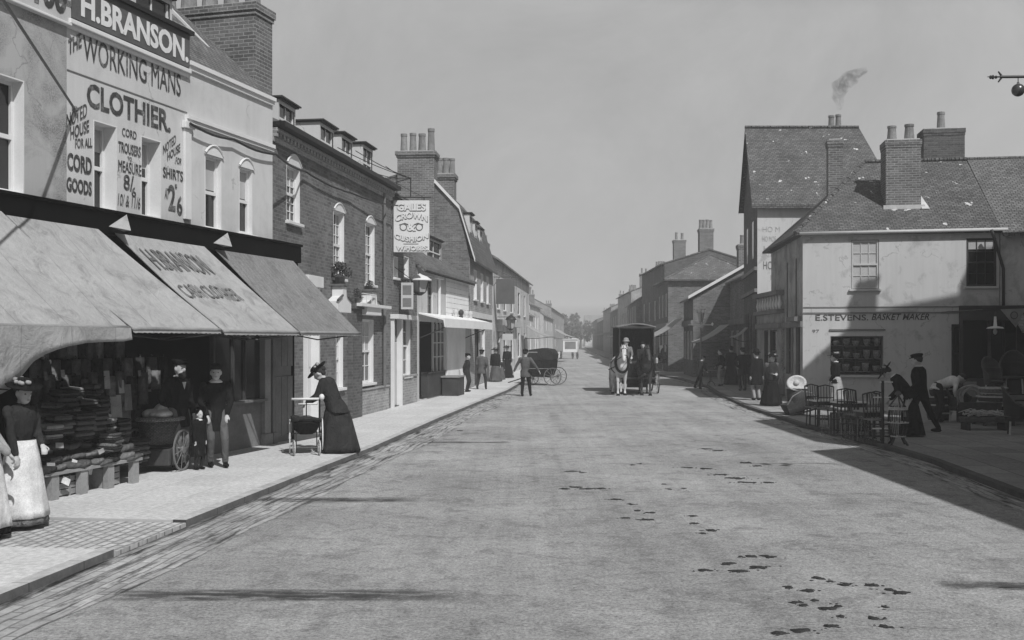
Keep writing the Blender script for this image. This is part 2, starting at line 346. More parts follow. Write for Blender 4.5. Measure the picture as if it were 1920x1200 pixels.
def window(parent, x0, x1, z0, z1, rev=.12, cols=2, rows=4, frame='white_paint', line='white_paint', blind=0, sill=True, meet=True, bar=.022, sillm=None, arch=None, curtain=False):
    w = MB(); t = .018
    w.box(x0, x0+t, -.004, rev, z0, z1); w.box(x1-t, x1, -.004, rev, z0, z1); w.box(x0+t, x1-t, -.004, rev, z1-t, z1); w.box(x0+t, x1-t, -.004, rev, z0, z0+t)
    lo = w.build('window', line, parent)
    s = MB(); a, b_, c, d = x0+t, x1-t, z0+t, z1-t; fw = .045
    s.box(a, a+fw, rev-.06, rev-.02, c, d); s.box(b_-fw, b_, rev-.06, rev-.02, c, d)
    s.box(a+fw, b_-fw, rev-.06, rev-.02, c, c+fw); s.box(a+fw, b_-fw, rev-.06, rev-.02, d-fw, d)
    zm = (c+d)/2
    if meet: s.box(a+fw, b_-fw, rev-.07, rev-.022, zm-.03, zm+.03)
    for i in range(1, cols):
        x = a+fw+(b_-a-2*fw)*i/cols; s.box(x-bar/2, x+bar/2, rev-.045, rev-.024, c+fw, d-fw)
    for j in range(1, rows):
        if meet and rows % 2 == 0 and j == rows//2: continue
        z = c+fw+(d-c-2*fw)*j/rows; s.box(a+fw, b_-fw, rev-.043, rev-.026, z-bar/2, z+bar/2)
    s.build('sash', frame, lo)
    g = MB(); g.box(a+.002, b_-.002, rev-.016, rev, c+.002, d-.002); g.build('pane', 'glass', lo)
    if blind:
        g = MB(); g.box(a+fw*.6, b_-fw*.6, rev-.0225, rev-.018, d-(d-c)*blind, d-.01); g.build('blind', 'blind', lo)
    if curtain:
        g = MB()
        for sgn, q in ((1, a+fw*.6), (-1, b_-fw*.6)):
            g.prism([(q, rev-.018, c+.02), (q+sgn*(b_-a)*.18, rev-.018, c+.02), (q+sgn*(b_-a)*.34, rev-.018, d-.02), (q, rev-.018, d-.02)], (0, -.004, 0))
        g.build('curtain', 'curtain', lo)
    if sill:
        q = MB(); q.box(x0-.07, x1+.07, -.09, .03, z0-.07, z0-.002); q.build('sill', sillm or line, lo, bevel=.008)
    if arch:
        q = MB(); n = 10; h = arch
        pts = [(x0-.03, -.012, z1)]+[(x0-.03+(x1-x0+.06)*i/n, -.012, z1+h*math.sin(math.pi*i/n)**.8) for i in range(1, n)]+[(x1+.03, -.012, z1)]
        q.prism(pts, (0, -.02, 0)); q.build('arch_head', line, lo)
        q = MB(); q.tube([(p[0], -.035, p[2]+.02) for p in pts], .022, 6); q.build('hood_mould', line, lo)
    return lo
def gable_roof(parent, x0, x1, ze, ym, zr, dep, zb=None, mat='tile', over=.2, ends=.05, th=.1, name='roof'):
    zb = ze if zb is None else zb; b = MB()
    sl_ = (zr-ze)/ym; ye = -over; zfe = ze-sl_*over
    X0, X1 = x0-ends, x1+ends
    b.prism([(X0, ye, zfe+.02), (X0, ym, zr+.02), (X0, ym, zr+.02+th), (X0, ye, zfe+.02+th)], (X1-X0, 0, 0))
    s2 = (zr-zb)/(dep-ym); yb = dep+over
    b.prism([(X0, ym+.001, zr+.02), (X0, yb, zb-s2*over+.02), (X0, yb, zb-s2*over+.02+th), (X0, ym+.001, zr+.02+th)], (X1-X0, 0, 0))
    o = b.build(name, mat, parent)
    q = MB(); n = max(2, int((x1-x0)/.35))
    for i in range(n):
        a = X0+(X1-X0)*i/n; q.tube([(a+.01, ym, zr+th-.01), (a+(X1-X0)/n-.01, ym, zr+th-.01)], .085, 8)
    q.build('ridge_tiles', mat, o)
    return o
def hip_roof(parent, x0, x1, dep, ze, zr, mat='tile', over=.25, hipx=(2, 2), ym=None, name='roof', th=.08):
    ym = dep/2 if ym is None else ym
    a = [(x0-over, -over, ze), (x1+over, -over, ze), (x1+over, dep+over, ze), (x0-over, dep+over, ze)]
    r0 = (x0+hipx[0], ym, zr); r1 = (x1-hipx[1], ym, zr); b = MB()
    b.add(a+[r0, r1], ((0, 1, 5, 4), (1, 2, 5), (2, 3, 4, 5), (3, 0, 4)))
    b.add([(p[0], p[1], p[2]-th) for p in a]+a, ((3, 2, 1, 0), (0, 1, 5, 4), (1, 2, 6, 5), (2, 3, 7, 6), (3, 0, 4, 7)))
    o = b.build(name, mat, parent)
    q = MB(); q.tube([r0, r1], .08, 6)
    for p, r_ in ((a[0], r0), (a[3], r0), (a[1], r1), (a[2], r1)): q.tube([p, r_], .07, 6)
    q.build('ridge_tiles', mat, o); return o
def chimney(parent, x0, x1, y0, y1, z0, z1, pots=2, poth=.45, potr=.13, mat='brick_chimney', cap=.05, skew=True):
    b = MB(); b.box(x0, x1, y0, y1, z0, z1-.25); b.box(x0-cap*.5, x1+cap*.5, y0-cap*.5, y1+cap*.5, z1-.25, z1-.16); b.box(x0-cap, x1+cap, y0-cap, y1+cap, z1-.16, z1)
    o = b.build('chimney', mat, parent)
    horiz = (x1-x0) >= (y1-y0)
    q = MB(); cx, cy = (x0+x1)/2, (y0+y1)/2
    q.box(x0+.03, x1-.03, y0+.03, y1-.03, z1, z1+.04); q.build('flaunching', 'lead', o)
    for i in range(pots):
        f = (i+.5)/pots
        px, py = (x0+(x1-x0)*f, cy) if horiz else (cx, y0+(y1-y0)*f)
        hh = poth*random.uniform(.85, 1.15) if skew else poth; rr = potr*random.uniform(.9, 1.1)
        q = MB(); q.lathe((px, py, z1+.02), [(rr*1.05, 0), (rr, .06), (rr*.8, hh*.85), (rr*.92, hh*.87), (rr*.92, hh), (rr*.7, hh), (rr*.65, hh*.6)], 12); q.build('chimney_pot', 'pot', o, smooth=False)
    return o
def dormer(parent, x0, x1, y0, zs, h, dep, wall='white_plaster', roofm='lead', blindf=.0, cap='dark_wood'):
    b = MB(); fw = .07; hole = (x0+fw, x1-fw, zs+.05, zs+h-.12)
    facade(b, x0, x1, zs, zs+h, [hole], y0)
    b.quad((x1, y0, zs-.6), (x1, y0+dep, zs-.6), (x1, y0+dep, zs+h), (x1, y0, zs+h)); b.quad((x0, y0+dep, zs-.6), (x0, y0, zs-.6), (x0, y0, zs+h), (x0, y0+dep, zs+h))
    o = b.build('dormer', wall, parent)
    r_ = MB(); r_.box(x0-.08, x1+.08, y0-.12, y0+dep, zs+h+.002, zs+h+.035); r_.box(x0-.04, x1+.04, y0-.07, y0+dep, zs+h-.03, zs+h); r_.build('dormer_roof', cap, o)
    g = MB(); g.box(hole[0], hole[1], y0+.06, y0+.08, hole[2], hole[3]); g.build('pane', 'glass', o)
    s = MB(); a, c = hole[0], hole[1]; s.box(a, a+.04, y0+.03, y0+.058, hole[2], hole[3]); s.box(c-.04, c, y0+.03, y0+.058, hole[2], hole[3])
    zm = (hole[2]+hole[3])/2; s.box(a+.04, c-.04, y0+.02, y0+.058, zm-.025, zm+.025); s.box((a+c)/2-.012, (a+c)/2+.012, y0+.035, y0+.057, hole[2], hole[3]); s.build('sash', 'white_paint', o)
    return o
def bld(name, label, fr, cat='building', group=None): return thing(name, label, cat, (fr.O.x, fr.O.y, 0), fr.rz, group)

# ================================================================ GROUND
def ribbon(name, pl, o0, o1, z, mat, label=None, kind='structure', wavy=0, h=0, box=False):
    P = [Vector(p) for p in pl]; pts = []
    for i in range(len(P)-1):
        n = max(1, int((P[i+1]-P[i]).length/(1.0 if P[i].y < 60 else 6)))
        pts += [P[i].lerp(P[i+1], j/n) for j in range(n)]
    pts.append(P[-1]); vs = []; uv = []; L = 0
    for i, p in enumerate(pts):
        d = (pts[min(i+1, len(pts)-1)]-pts[max(i-1, 0)]).normalized(); nn = Vector((d.y, -d.x))
        if i: L += (p-pts[i-1]).length
        w = (math.sin(i*1.7)+math.sin(i*.63+1))*wavy*.5
        for o in (o0, o1+w): q = p+nn*o; vs.append((q.x, q.y, z)); uv.append((L, o))
    n = len(pts); fs = [(2*i, 2*i+1, 2*i+3, 2*i+2) for i in range(n-1)]
    if box:
        vs += [(v[0], v[1], -.05) for v in vs]; uv += [(u[0], u[1]+10) for u in uv]
        k = 2*n; fs += [(2*i, 2*i+2, 2*i+2+k, 2*i+k) for i in range(n-1)]+[(2*i+1, 2*i+1+k, 2*i+3+k, 2*i+3) for i in range(n-1)]
        fs += [(0, k, k+1, 1), (k-2, k-1, 2*k-1, 2*k-2)]
    me = bpy.data.meshes.new(name); me.from_pydata(vs, [], fs); u = me.uv_layers.new(name='UVMap')
    for pg in me.polygons:
        for li in pg.loop_indices: u.data[li].uv = uv[me.loops[li].vertex_index]
        if box and any(me.vertices[q].co.z < -.01 for q in pg.vertices):
            for li in pg.loop_indices: a_, b_ = u.data[li].uv; u.data[li].uv = (a_, 10)
    bm = bmesh.new(); bm.from_mesh(me); bmesh.ops.recalc_face_normals(bm, faces=bm.faces); bm.to_mesh(me); bm.free()
    if not box and me.polygons[0].normal.z < 0: me.flip_normals()
    me.materials.append(M[mat]); o = bpy.data.objects.new(name, me); C.objects.link(o)
    if kind: o['kind'] = kind
    if label: o['label'] = label
    return o
# road surface: rolled dust and gravel, faint wheel tracks
m, t, p = newmat('dusty macadam'); co = t.nodes.new('ShaderNodeTexCoord').outputs['Object']
mp = t.nodes.new('ShaderNodeMapping'); mp.inputs['Scale'].default_value = (1.0, .12, 1); mp.inputs['Rotation'].default_value = (0, 0, R(7)); t.links.new(co, mp.inputs[0])
a = noise(t, .9, 5, .6, mp.outputs[0], .3); b = noise(t, .35, 6, .6, co); c = noise(t, 9, 5, .75, co); d = noise(t, 34, 5, .85, co)
v = mth(t, 'MULTIPLY', rng(t, a, .35, .65, .9, 1.06), rng(t, b, .3, .7, .76, 1.18))
v = mth(t, 'MULTIPLY', v, rng(t, c, .3, .7, .76, 1.2)); v = mth(t, 'MULTIPLY', v, rng(t, d, .32, .68, .42, 1.55)); g_ = noise(t, 22, 6, .85, co, .3); v = mth(t, 'MULTIPLY', v, rng(t, g_, .33, .43, .45, 1.0))
e = noise(t, 2.2, 7, .75, co, .6); v = mth(t, 'MULTIPLY', v, rng(t, e, .34, .5, .68, 1.05)); mq = t.nodes.new('ShaderNodeMapping'); mq.inputs['Scale'].default_value = (2.6, .05, 1); mq.inputs['Rotation'].default_value = (0, 0, R(6)); t.links.new(co, mq.inputs[0]); v = mth(t, 'MULTIPLY', v, rng(t, noise(t, 1.4, 5, .6, mq.outputs[0], .15), .36, .52, .91, 1.02))
t.links.new(mth(t, 'MULTIPLY', v, .375), p.inputs['Base Color']); p.inputs['Roughness'].default_value = .95; p.inputs['Specular IOR Level'].default_value = .1
bump(t, p, mth(t, 'ADD', mth(t, 'MULTIPLY', c, 1.0), mth(t, 'MULTIPLY', d, .7)), .8, .035); M['road'] = m
M['setts'] = settmat()
M['cobbles'] = brickmat('cobbled crossing', .38, .5, .24, .2, .11, .018, 0, 1.0, ljit=.1)
M['paving'] = brickmat('paving slabs', .50, .56, .40, 1.1, .75, .007, 0, .3, big=.35)
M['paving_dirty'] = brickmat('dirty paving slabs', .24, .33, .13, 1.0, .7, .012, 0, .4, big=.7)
M['kerb'] = kerbmat(); M['kerb_dark'] = plain('darker kerb stone', .1, .85, .3, 2, 25, .3)  # the right kerb is darker all over
M['earth'] = plain('earth', .2, .95, .2, .2, 5, .2)
b = MB(); b.quad((-1500, -300, -.06), (1500, -300, -.06), (1500, 2500, -.06), (-1500, 2500, -.06)); tag(b.build('ground', 'earth'), 'dusty open ground running to the horizon', kind='structure')
KL = [(-5.0, 1), (-4.35, 7), (-3.92, 10.5), (-3.73, 12.2), (-2.67, 20.6), (-1.95, 27.9), (-.2, 43.4), (1.25, 62), (3.9, 98), (5.8, 125), (9, 190), (14, 320)]
KR = [(6.7, 1), (6.85, 14.4), (7.25, 18.5), (7.3, 22.2), (7.1, 26.2), (7.3, 33.3), (8.0, 42), (8.6, 47), (8.9, 56), (8.3, 68), (9.3, 85), (11, 130), (14, 190), (22, 330)]
b = MB(); lp = [(-5.2, -30, 0), *[(x, y, 0) for x, y in KL]]; rp = [(7.1, -30, 0), *[(x, y, 0) for x, y in KR]]
ys = sorted({p_[1] for p_ in lp+rp})
def xat(l, y):
    for i in range(len(l)-1):
        if l[i][1] <= y <= l[i+1][1]: return l[i][0]+(l[i+1][0]-l[i][0])*(y-l[i][1])/(l[i+1][1]-l[i][1])
    return l[-1][0]
for y0, y1 in zip(ys, ys[1:]): b.quad((xat(lp, y0)-.02, y0, 0), (xat(rp, y0)+.02, y0, 0), (xat(rp, y1)+.02, y1, 0), (xat(lp, y1)-.02, y1, 0))
tag(b.build('road', 'road'), 'broad dusty macadam road of the high street', kind='structure')
PZ = .08
KLa = [p_ for p_ in KL if p_[1] <= 10.5]; KLb = [p_ for p_ in KL if p_[1] >= 12.2]
ribbon('pavement', KLa, -6.5, -.16, PZ, 'paving', 'pale paved footway at the near left', box=True)
ribbon('pavement', KLb, -6.5, -.16, PZ, 'paving', 'pale paved footway along the left shopfronts', box=True)
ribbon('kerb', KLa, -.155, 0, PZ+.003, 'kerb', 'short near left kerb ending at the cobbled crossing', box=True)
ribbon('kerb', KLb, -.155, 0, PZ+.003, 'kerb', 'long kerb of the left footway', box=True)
ribbon('cobbled_crossing', [(-3.92, 10.5), (-3.73, 12.2)], -6.5, .0, .05, 'cobbles', 'cobbled cart crossing breaking the left footway', box=True)
ribbon('gutter', KL[:9], .0, .78, .005, 'setts', 'gutter of worn granite setts beside the left kerb', wavy=.1)
ribbon('pavement', KR, .16, 14, PZ, 'paving_dirty', 'shaded footway and forecourt on the right', box=True)
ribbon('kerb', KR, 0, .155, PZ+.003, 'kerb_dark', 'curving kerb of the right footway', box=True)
ribbon('gutter', KR[:9], -.5, .0, .005, 'setts', 'narrow gutter beside the right kerb', wavy=.08)
# dark road streaks and a painted shadow patch: thin sheets with soft broken edges
m, t, p = newmat('dark road mark'); uvc = t.nodes.new('ShaderNodeTexCoord'); sx = t.nodes.new('ShaderNodeSeparateXYZ'); t.links.new(uvc.outputs['Generated'], sx.inputs[0])
def hump(s_): return mth(t, 'MULTIPLY', mth(t, 'MULTIPLY', s_, mth(t, 'SUBTRACT', 1.0, s_)), 4.0)
mpp = t.nodes.new('ShaderNodeMapping'); mpp.inputs['Scale'].default_value = (1.3, 10, 1); t.links.new(uvc.outputs['Object'], mpp.inputs[0])
n1 = noise(t, 1.6, 6, .7, mpp.outputs[0], .3)
al = mth(t, 'MULTIPLY', mth(t, 'POWER', mth(t, 'MULTIPLY', hump(sx.outputs[0]), hump(sx.outputs[1])), .6), rng(t, n1, .42, .54, 0, .95))
t.links.new(al, p.inputs['Alpha']); p.inputs['Base Color'].default_value = gm(.045); p.inputs['Roughness'].default_value = .9; M['streak'] = m
for k, (px0, px1, py, w, lab) in enumerate([(180, 870, 1117, .42, 'nearest long dark streak across the road'), (480, 790, 938, .42, 'dark streak running out from the left gutter'), (760, 960, 830, .3, 'faint streak opposite the perambulator'), (1760, 1990, 1100, .35, 'painted shadow patch at the bottom right of the road')]):
    x0, y0 = G(px0, py); x1, y1 = G(px1, py); b = MB(); n = 12
    vs = [(x0+(x1-x0)*i/n-(x0+x1)/2, (j-.5)*w, 0) for i in range(n+1) for j in (0, 1)]
    b.add(vs, [(2*i, 2*i+2, 2*i+3, 2*i+1) for i in range(n)]); o = b.build('road_mark', 'streak'); o.location = ((x0+x1)/2, y0, .008+.002*k); tag(o, lab, kind='structure')
# horse droppings
M['dung'] = plain('dung', .035, .95, .4, 30, 80, .6)
dl = [(1075, 884, 22), (1092, 886, 8), (1058, 917, 14), (1080, 914, 22), (1100, 917, 26), (1125, 916, 28), (1154, 937, 24), (1184, 946, 12), (1196, 958, 12), (1219, 962, 18), (1172, 972, 14), (1212, 975, 26), (1245, 908, 10), (1254, 917, 9), (1283, 916, 9), (1299, 968, 12), (1303, 982, 14), (1333, 995, 22), (1318, 1000, 14), (1290, 877, 26), (1322, 879, 30), (1350, 890, 28), (1380, 897, 46), (1398, 905, 40), (1440, 905, 20), (1320, 1070, 34), (1387, 1072, 26), (1365, 1057, 20), (1405, 1044, 40), (1440, 1044, 34), (1425, 1064, 44), (1532, 1084, 20), (1556, 1090, 12), (1585, 1097, 20), (1638, 1098, 26), (1515, 1108, 22), (1492, 1130, 18), (1528, 1127, 12), (1556, 1142, 24), (1572, 1137, 18), (1505, 1136, 16), (1670, 1107, 20), (1690, 1112, 28), (1638, 1160, 20), (1558, 1174, 26), (1460, 1187, 26), (1500, 1184, 36), (1662, 1175, 20), (1577, 1157, 14), (1660, 1138, 14), (1345, 845, 26), (1330, 842, 24), (1395, 868, 30), (1420, 874, 26), (862, 808, 14), (1200, 870, 8), (1187, 872, 7), (1480, 1102, 14)]
for i, (px, py, w) in enumerate(dl):
    x, y = G(px, py); ww = w/F*y*.5; b = MB(); rr = random.Random(i)
    ww *= 1.25; n = 12+int(ww*70)
    for k in range(n):
        far = k > n*.6; q = rr.uniform(.1, .36)*min(ww, .065)*(.4 if far else 1)+.005; g_ = 1.5 if far else .62
        b.lathe((rr.gauss(0, .5)*ww*g_, rr.gauss(0, .4)*max(ww*.6, .07)*g_, 0), [(q, -.005), (q*rr.uniform(.8, 1.1), q*.3), (q*.5, q*.5), (.001, q*.55)], 7, None, rr.uniform(.9, 2.0), rr.uniform(.7, 1.5), lambda u, zz: .3*math.sin(u*18+k*3))
    o = b.build('dung_clump', 'dung', smooth=True); o.location = (x, y, 0)
    tag(o, 'dark trodden clump of horse dung lying on the open road', 'dung', 'dung clumps scattered down the road')

# ================================================================ LEFT ROW
k0 = (0-960)/F; d0 = 10.80/(.285-k0); L1 = Fr((k0*d0, d0), (.285, 1)); L3 = Fr((-5.05, 22.4), (.145, 1)); L5 = Fr((-1.8, 45), (.085, 1))
s = L1.s_; z = L1.z_
# ---- clothier shop with the painted front and the signboard, plus the stucco house beside it and the plain white house
FZ0, FZ1 = 3.72, 4.05
def openg(fr, a, b_, zt, zb): return (fr.s_(a), fr.s_(b_), zb, zt)
B1 = bld('clothier_shop', "clothier's shop with painted lettering over the front and an open shopfront below", L1, 'shop')
xa, xb, xc, xe = -6.0, s(125), s(350), s(511)
w1 = openg(L1, 175, 219, z(175, 224), 4.1); w2 = openg(L1, 264, 302, z(264, 254), 4.13); w0 = (s(-75), s(45), 4.12, z(45, 152))
SH = 3.3
hole = (xa+.4, s(560), .0, 0)
b = MB(); facade(b, xb, xc, SH, 7.36, [w1, w2]); b.build('lettered_wall', 'sign_plaster', B1)
b = MB(); facade(b, xa, xb, SH, 7.36, [w0]); b.build('wall', 'grey_stucco', B1)
b = MB(); dep = 7
b.quad((xa, dep, 0), (xa, 0, 0), (xa, 0, 7.3), (xa, dep, 7.3)); b.quad((xc, dep, 0), (xa, dep, 0), (xa, dep, 7.3), (xc, dep, 7.3)); b.quad((xc, .002, 7), (xc, dep, 7), (xc, dep, 7.36), (xc, .002, 7.36)); b.build('side_wall', 'brick', B1)
for w_, r_, bl in ((w0, .22, 0), (w1, .28, .3), (w2, .28, .35)): window(B1, *w_, rev=r_, cols=2, rows=2, line='white_paint', blind=bl, sill=False)
b = MB(); b.box(xa, xb, -.10, 0, 6.65, 6.69); b.box(xb-.02, xc+.02, -.09, 0, 6.70, 6.77); b.box(xb-.02, xc+.04, -.05, 0, 6.64, 6.70); b.build('cornice', 'white_paint', B1, bevel=.01)
b = MB(); b.box(xb+.05, xc, -.06, -.004, 6.80, 7.36); sb = b.build('signboard', 'sign_dark', B1)
b = MB(); b.box(xb, xc+.06, -.12, .1, 7.362, 7.43); b.build('sign_capping', 'black_paint', sb)
text(sb, 'H.BRANSON.', s(145), s(347), 6.87, 7.26, 'letter_white', -.064, .035)
b = MB(); b.box(s(20), xb+.03, -.05, -.004, 6.69, 7.3); sb = b.build('signboard', 'cream_paint', B1)
text(sb, '100', s(58), s(119), 6.78, 7.2, 'letter_dark', -.054, .04, .1)
def arcu(h): return lambda u, w: (u, w*(1-h)+h*4*u*(1-u))
text(B1, 'WORKING MANS', s(155), s(338), 6.27, 6.64, bold=.0)
def slant(fr, body, pa, pb, x0, x1, hgt, yy=-.008, bold=.01, shear=0, par=None):      # a line of lettering climbing from pixel pa to pixel pb
    za = fr.z_(*pa); zb_ = fr.z_(*pb); v, f = textm(body, bold, shear)
    ax, bx = min(q[0] for q in v), max(q[0] for q in v); ay, by = min(q[1] for q in v), max(q[1] for q in v)
    o_ = MB(); o_.add([(x0+(x1-x0)*(q[0]-ax)/(bx-ax), yy-(.004 if q[2] > 0 else 0), za+(zb_-za)*(q[0]-ax)/(bx-ax)+hgt*(q[1]-ay)/(by-ay)) for q in v], f); o_.build('lettering', 'letter_dark', B1)
slant(L1, 'THE', (127, 103), (152, 88), s(127), s(152), .22, bold=.02)
text(B1, 'CLOTHIER.', s(162), s(319), 5.60, 5.96, bold=.025)
slant(L1, 'NOTED', (124, 240), (162, 218), s(124), s(162), .20, bold=0)
slant(L1, 'HOUSE', (131, 262), (166, 247), s(131), s(166), .18)
slant(L1, 'FOR ALL', (141, 278), (172, 276), s(140), s(172), .14)
text(B1, 'CORD', s(125), s(171), z(125, 318), z(125, 285), bold=.03); text(B1, 'GOODS', s(124), s(171), z(125, 358), z(125, 331), bold=.03)
text(B1, 'CORD', s(228), s(255), z(228, 254), z(228, 239), bold=.0); text(B1, 'TROUSERS', s(221), s(263), z(221, 284), z(221, 264), bold=.01)
text(B1, 'TO', s(238), s(246), z(238, 300), z(238, 293), bold=.0); text(B1, 'MEASURE', s(221), s(264), z(221, 320), z(221, 299), bold=0)
text(B1, '8/', s(231), s(250), z(231, 355), z(231, 326), bold=.01); text(B1, '6', s(246), s(254), z(246, 368), z(246, 350), bold=0)
text(B1, '10/ & 11/6', s(220), s(262), z(220, 384), z(220, 362), bold=0, shear=.2)
slant(L1, 'NOTED', (305, 290), (329, 268), s(305), s(329), .15, bold=0); slant(L1, 'HOUSE', (313, 302), (337, 284), s(313), s(337), .14); text(B1, 'FOR', s(328), s(339), z(328, 306), z(328, 294), bold=0, shear=.3)
text(B1, 'SHIRTS', s(305), s(342), z(305, 332), z(305, 312), bold=.01)
text(B1, 'AT', s(308), s(316), z(308, 372), z(308, 352), bold=0, shear=.2); text(B1, '2', s(315), s(328), z(315, 394), z(315, 345), bold=.03); text(B1, 's', s(327), s(331), z(327, 353), z(327, 345), bold=0); text(B1, '6', s(331), s(341), z(331, 403), z(331, 366), bold=.02)
b = MB(); b.box(xb, xc, -.012, .0, 6.03, 6.045); b.build('string_line', 'grey_wood', B1)
# roof over the clothier and white house
rf = gable_roof(B1, xa, xc, 6.95, 3.2, 10.0, 6.4, mat='tile', over=.05, ends=.0)
dormer(B1, s(285), s(356), .35, 6.9, 1.15, 1.6)
# shopfront recess
b = MB(); e = s(552)
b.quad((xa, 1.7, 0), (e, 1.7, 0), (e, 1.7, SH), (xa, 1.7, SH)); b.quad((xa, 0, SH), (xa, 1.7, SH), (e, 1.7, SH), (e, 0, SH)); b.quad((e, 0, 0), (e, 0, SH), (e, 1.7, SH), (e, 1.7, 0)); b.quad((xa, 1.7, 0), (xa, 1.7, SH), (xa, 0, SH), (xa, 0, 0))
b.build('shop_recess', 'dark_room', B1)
b = MB(); b.box(xa, e, -.16, -.005, FZ0, FZ1); b.box(xa, e, -.2, -.005, FZ1+.001, FZ1+.05); b.box(xa, e, -.09, -.005, SH-.1, FZ0-.002); b.build('fascia_box', 'fascia', B1, bevel=.01)
# right-hand shop window, stall riser, pilasters, doors
xs0 = s(404)
b = MB(); b.box(xs0, s(492), .02, .1, .0, .95); b.box(xs0-.3, s(492), -.12, .35, .951, 1.0); b.build('stall_riser', 'grey_wood', B1, bevel=.005)
b = MB(); b.box(xs0, s(492), .06, .075, 1.0, SH); b.build('shop_pane', 'glass', B1)
b = MB()
for px in (404, 440, 462): b.box(s(px)-.03, s(px)+.03, .02, .1, 1.0, SH)
b.build('mullion', 'dark_wood', B1)
for px0, px1, mt in ((492, 503, 'mid_wood'), (507, 512, 'grey_wood')):
    b = MB(); b.box(s(px0), s(px1), -.06, .12, 0, SH-.1); b.box(s(px0)-.03, s(px1)+.03, -.09, .13, 0, .3); b.build('pilaster', mt, B1, bevel=.01)
b = MB(); b.box(s(513), s(546), .0, .06, 0, SH-.1)
for i in range(3): x = s(513)+(s(546)-s(513))*i/3; b.box(x+.05, x+.28, -.02, 0, .2, 1.4); b.box(x+.05, x+.28, -.02, 0, 1.6, 2.9)
b.build('panelled_door', 'grey_wood', B1, bevel=.008)
# white house
B2 = bld('white_house', 'plain white rendered house with two arched sash windows beside the clothier', L1, 'house')
v1 = openg(L1, 384, 415, z(384, 288), z(384, 428)); v2 = openg(L1, 448, 473, z(448, 312), z(448, 437))
walls(B2, xc, xe, 7, SH, 6.86, [v1, v2], 'white_plaster')
for w_ in (v1, v2): window(B2, *w_, rev=.14, cols=1, rows=2, blind=.45, arch=.16, sill=True)
b = MB(); b.box(xc, xe, -.09, 0, 6.86, 6.93); b.box(xc, xe, -.05, 0, 6.78, 6.859); b.build('parapet_coping', 'white_paint', B2)
b = MB(); b.box(xc-.05, xe, -.07, 0, 5.93, 6.0); b.box(xc-.05, xe, -.04, 0, 5.87, 5.929); b.build('string_course', 'white_paint', B2)
b = MB(); b.box(xc-.12, xc+.08, -.05, -.002, 4.2, 5.75); b.box(xc-.16, xc+.12, -.09, -.002, 5.751, 5.87); b.build('pilaster', 'white_paint', B2, bevel=.01)
gable_roof(B2, xc, xe, 6.85, 3.2, 9.7, 6.4, mat='tile', over=.0, ends=.0)
x1c = s(495, 1.2); chimney(B2, x1c-.75, x1c, 1.0, 3.6, 6.6, L1.z_(495, 25, 1.2), 5, .75, .18, 'brick_chimney', .06)
b = MB(); b.prism([(xe-.78, .35, 7.12), (xe-.78, 2.1, 8.85), (xe-.78, 2.1, 8.95), (xe-.78, .35, 7.22)], (.1, 0, 0)); b.build('flashing', 'lead', B2)
# awnings
def awning(name, label, ta, tb, ba, bb, zt, zb, mat, y1=-1.75, sag=.035, letters=None, val=.07, tz=None):
    x0, x1 = s(ta, -.16) if abs(ta) < 3000 else ta-9000, s(tb, -.16); q0 = s(ba, y1) if abs(ba) < 3000 else ba-9000; q1 = s(bb, y1)
    A = thing(name, label, 'awning', L1.w_(0), L1.rz, 'canvas awnings of the left shopfronts'); n = 14; mm = 10
    def P(u, w):
        xt, xq = x0+(x1-x0)*u, q0+(q1-q0)*u
        sg = -sag*math.sin(math.pi*w)*(1+.35*math.sin(u*9+w*2))-.012*math.sin(u*23+w)*math.sin(math.pi*w)
        return Vector((xt+(xq-xt)*w, -.17+(y1+.17)*w, zt+(zb-zt)*w+sg))
    b = MB(); vs = [P(i/n, j/mm) for j in range(mm+1) for i in range(n+1)]; k = len(vs)
    vs += [v_-Vector((0, .0, .012)) for v_ in vs]; fs = []
    for j in range(mm):
        for i in range(n):
            a_ = j*(n+1)+i; fs.append((a_, a_+n+1, a_+n+2, a_+1)); fs.append((k+a_, k+a_+1, k+a_+n+2, k+a_+n+1))
    b.add(vs, fs); c = b.build('canopy', mat, A, smooth=True)
    b = MB(); b.tube([P(i/n, 1)+Vector((0, -.0, -.01)) for i in range(n+1)], .028, 8); b.build('front_bar', 'mid_wood', A, smooth=True)
    if val:
        b = MB(); vs = [];
        for i in range(n*3+1):
            p_ = P(i/(n*3), 1); vs += [p_+Vector((0, -.012, 0)), p_+Vector((0, -.015, -val*(.8+.2*abs(math.sin(i*1.3)))))]
        b.add(vs, [(2*i, 2*i+1, 2*i+3, 2*i+2) for i in range(n*3)]); b.build('valance', mat, A)
    for u in (.03, .97):
        b = MB(); e_ = P(u, 1); b.tube([e_+Vector((0, .02, -.04)), Vector((e_.x-.05, -.75, zb-.14)), Vector((x0+(x1-x0)*u, -.1, zb-.02))], .014, 6); b.build('arm', 'iron', A)
    if letters:
        for body, u0, u1, w0_, w1_ in letters:
            v, f = textm(body, .0); ax, bx = min(q[0] for q in v), max(q[0] for q in v); ay, by = min(q[1] for q in v), max(q[1] for q in v); o_ = MB()
            o_.add([P(u0+(u1-u0)*(q[0]-ax)/(bx-ax), w1_+(w0_-w1_)*(q[1]-ay)/(by-ay))+Vector((0, -.008, .018+(.004 if q[2] > 0 else 0))) for q in v], f); o_.build('lettering', 'letter_faded', A)
    return A
awning('awning', 'pale canvas awning second from the near end, left of the lettered one', 10, 183, 248, 413, 3.78, 2.30, 'canvas')
awning('awning', 'pale canvas awning lettered H. BRANSON CLOTHIER', 214, 382, 419, 560, 3.76, 2.28, 'canvas', letters=[('H.BRANSON', .08, .72, .14, .35), ('CASH CLOTHIER', .06, .72, .50, .64)])
awning('awning', 'worn striped canvas awning at the far end of the clothier', 402, 549, 563, 674, 3.74, 2.28, 'canvas_worn', y1=-1.6)
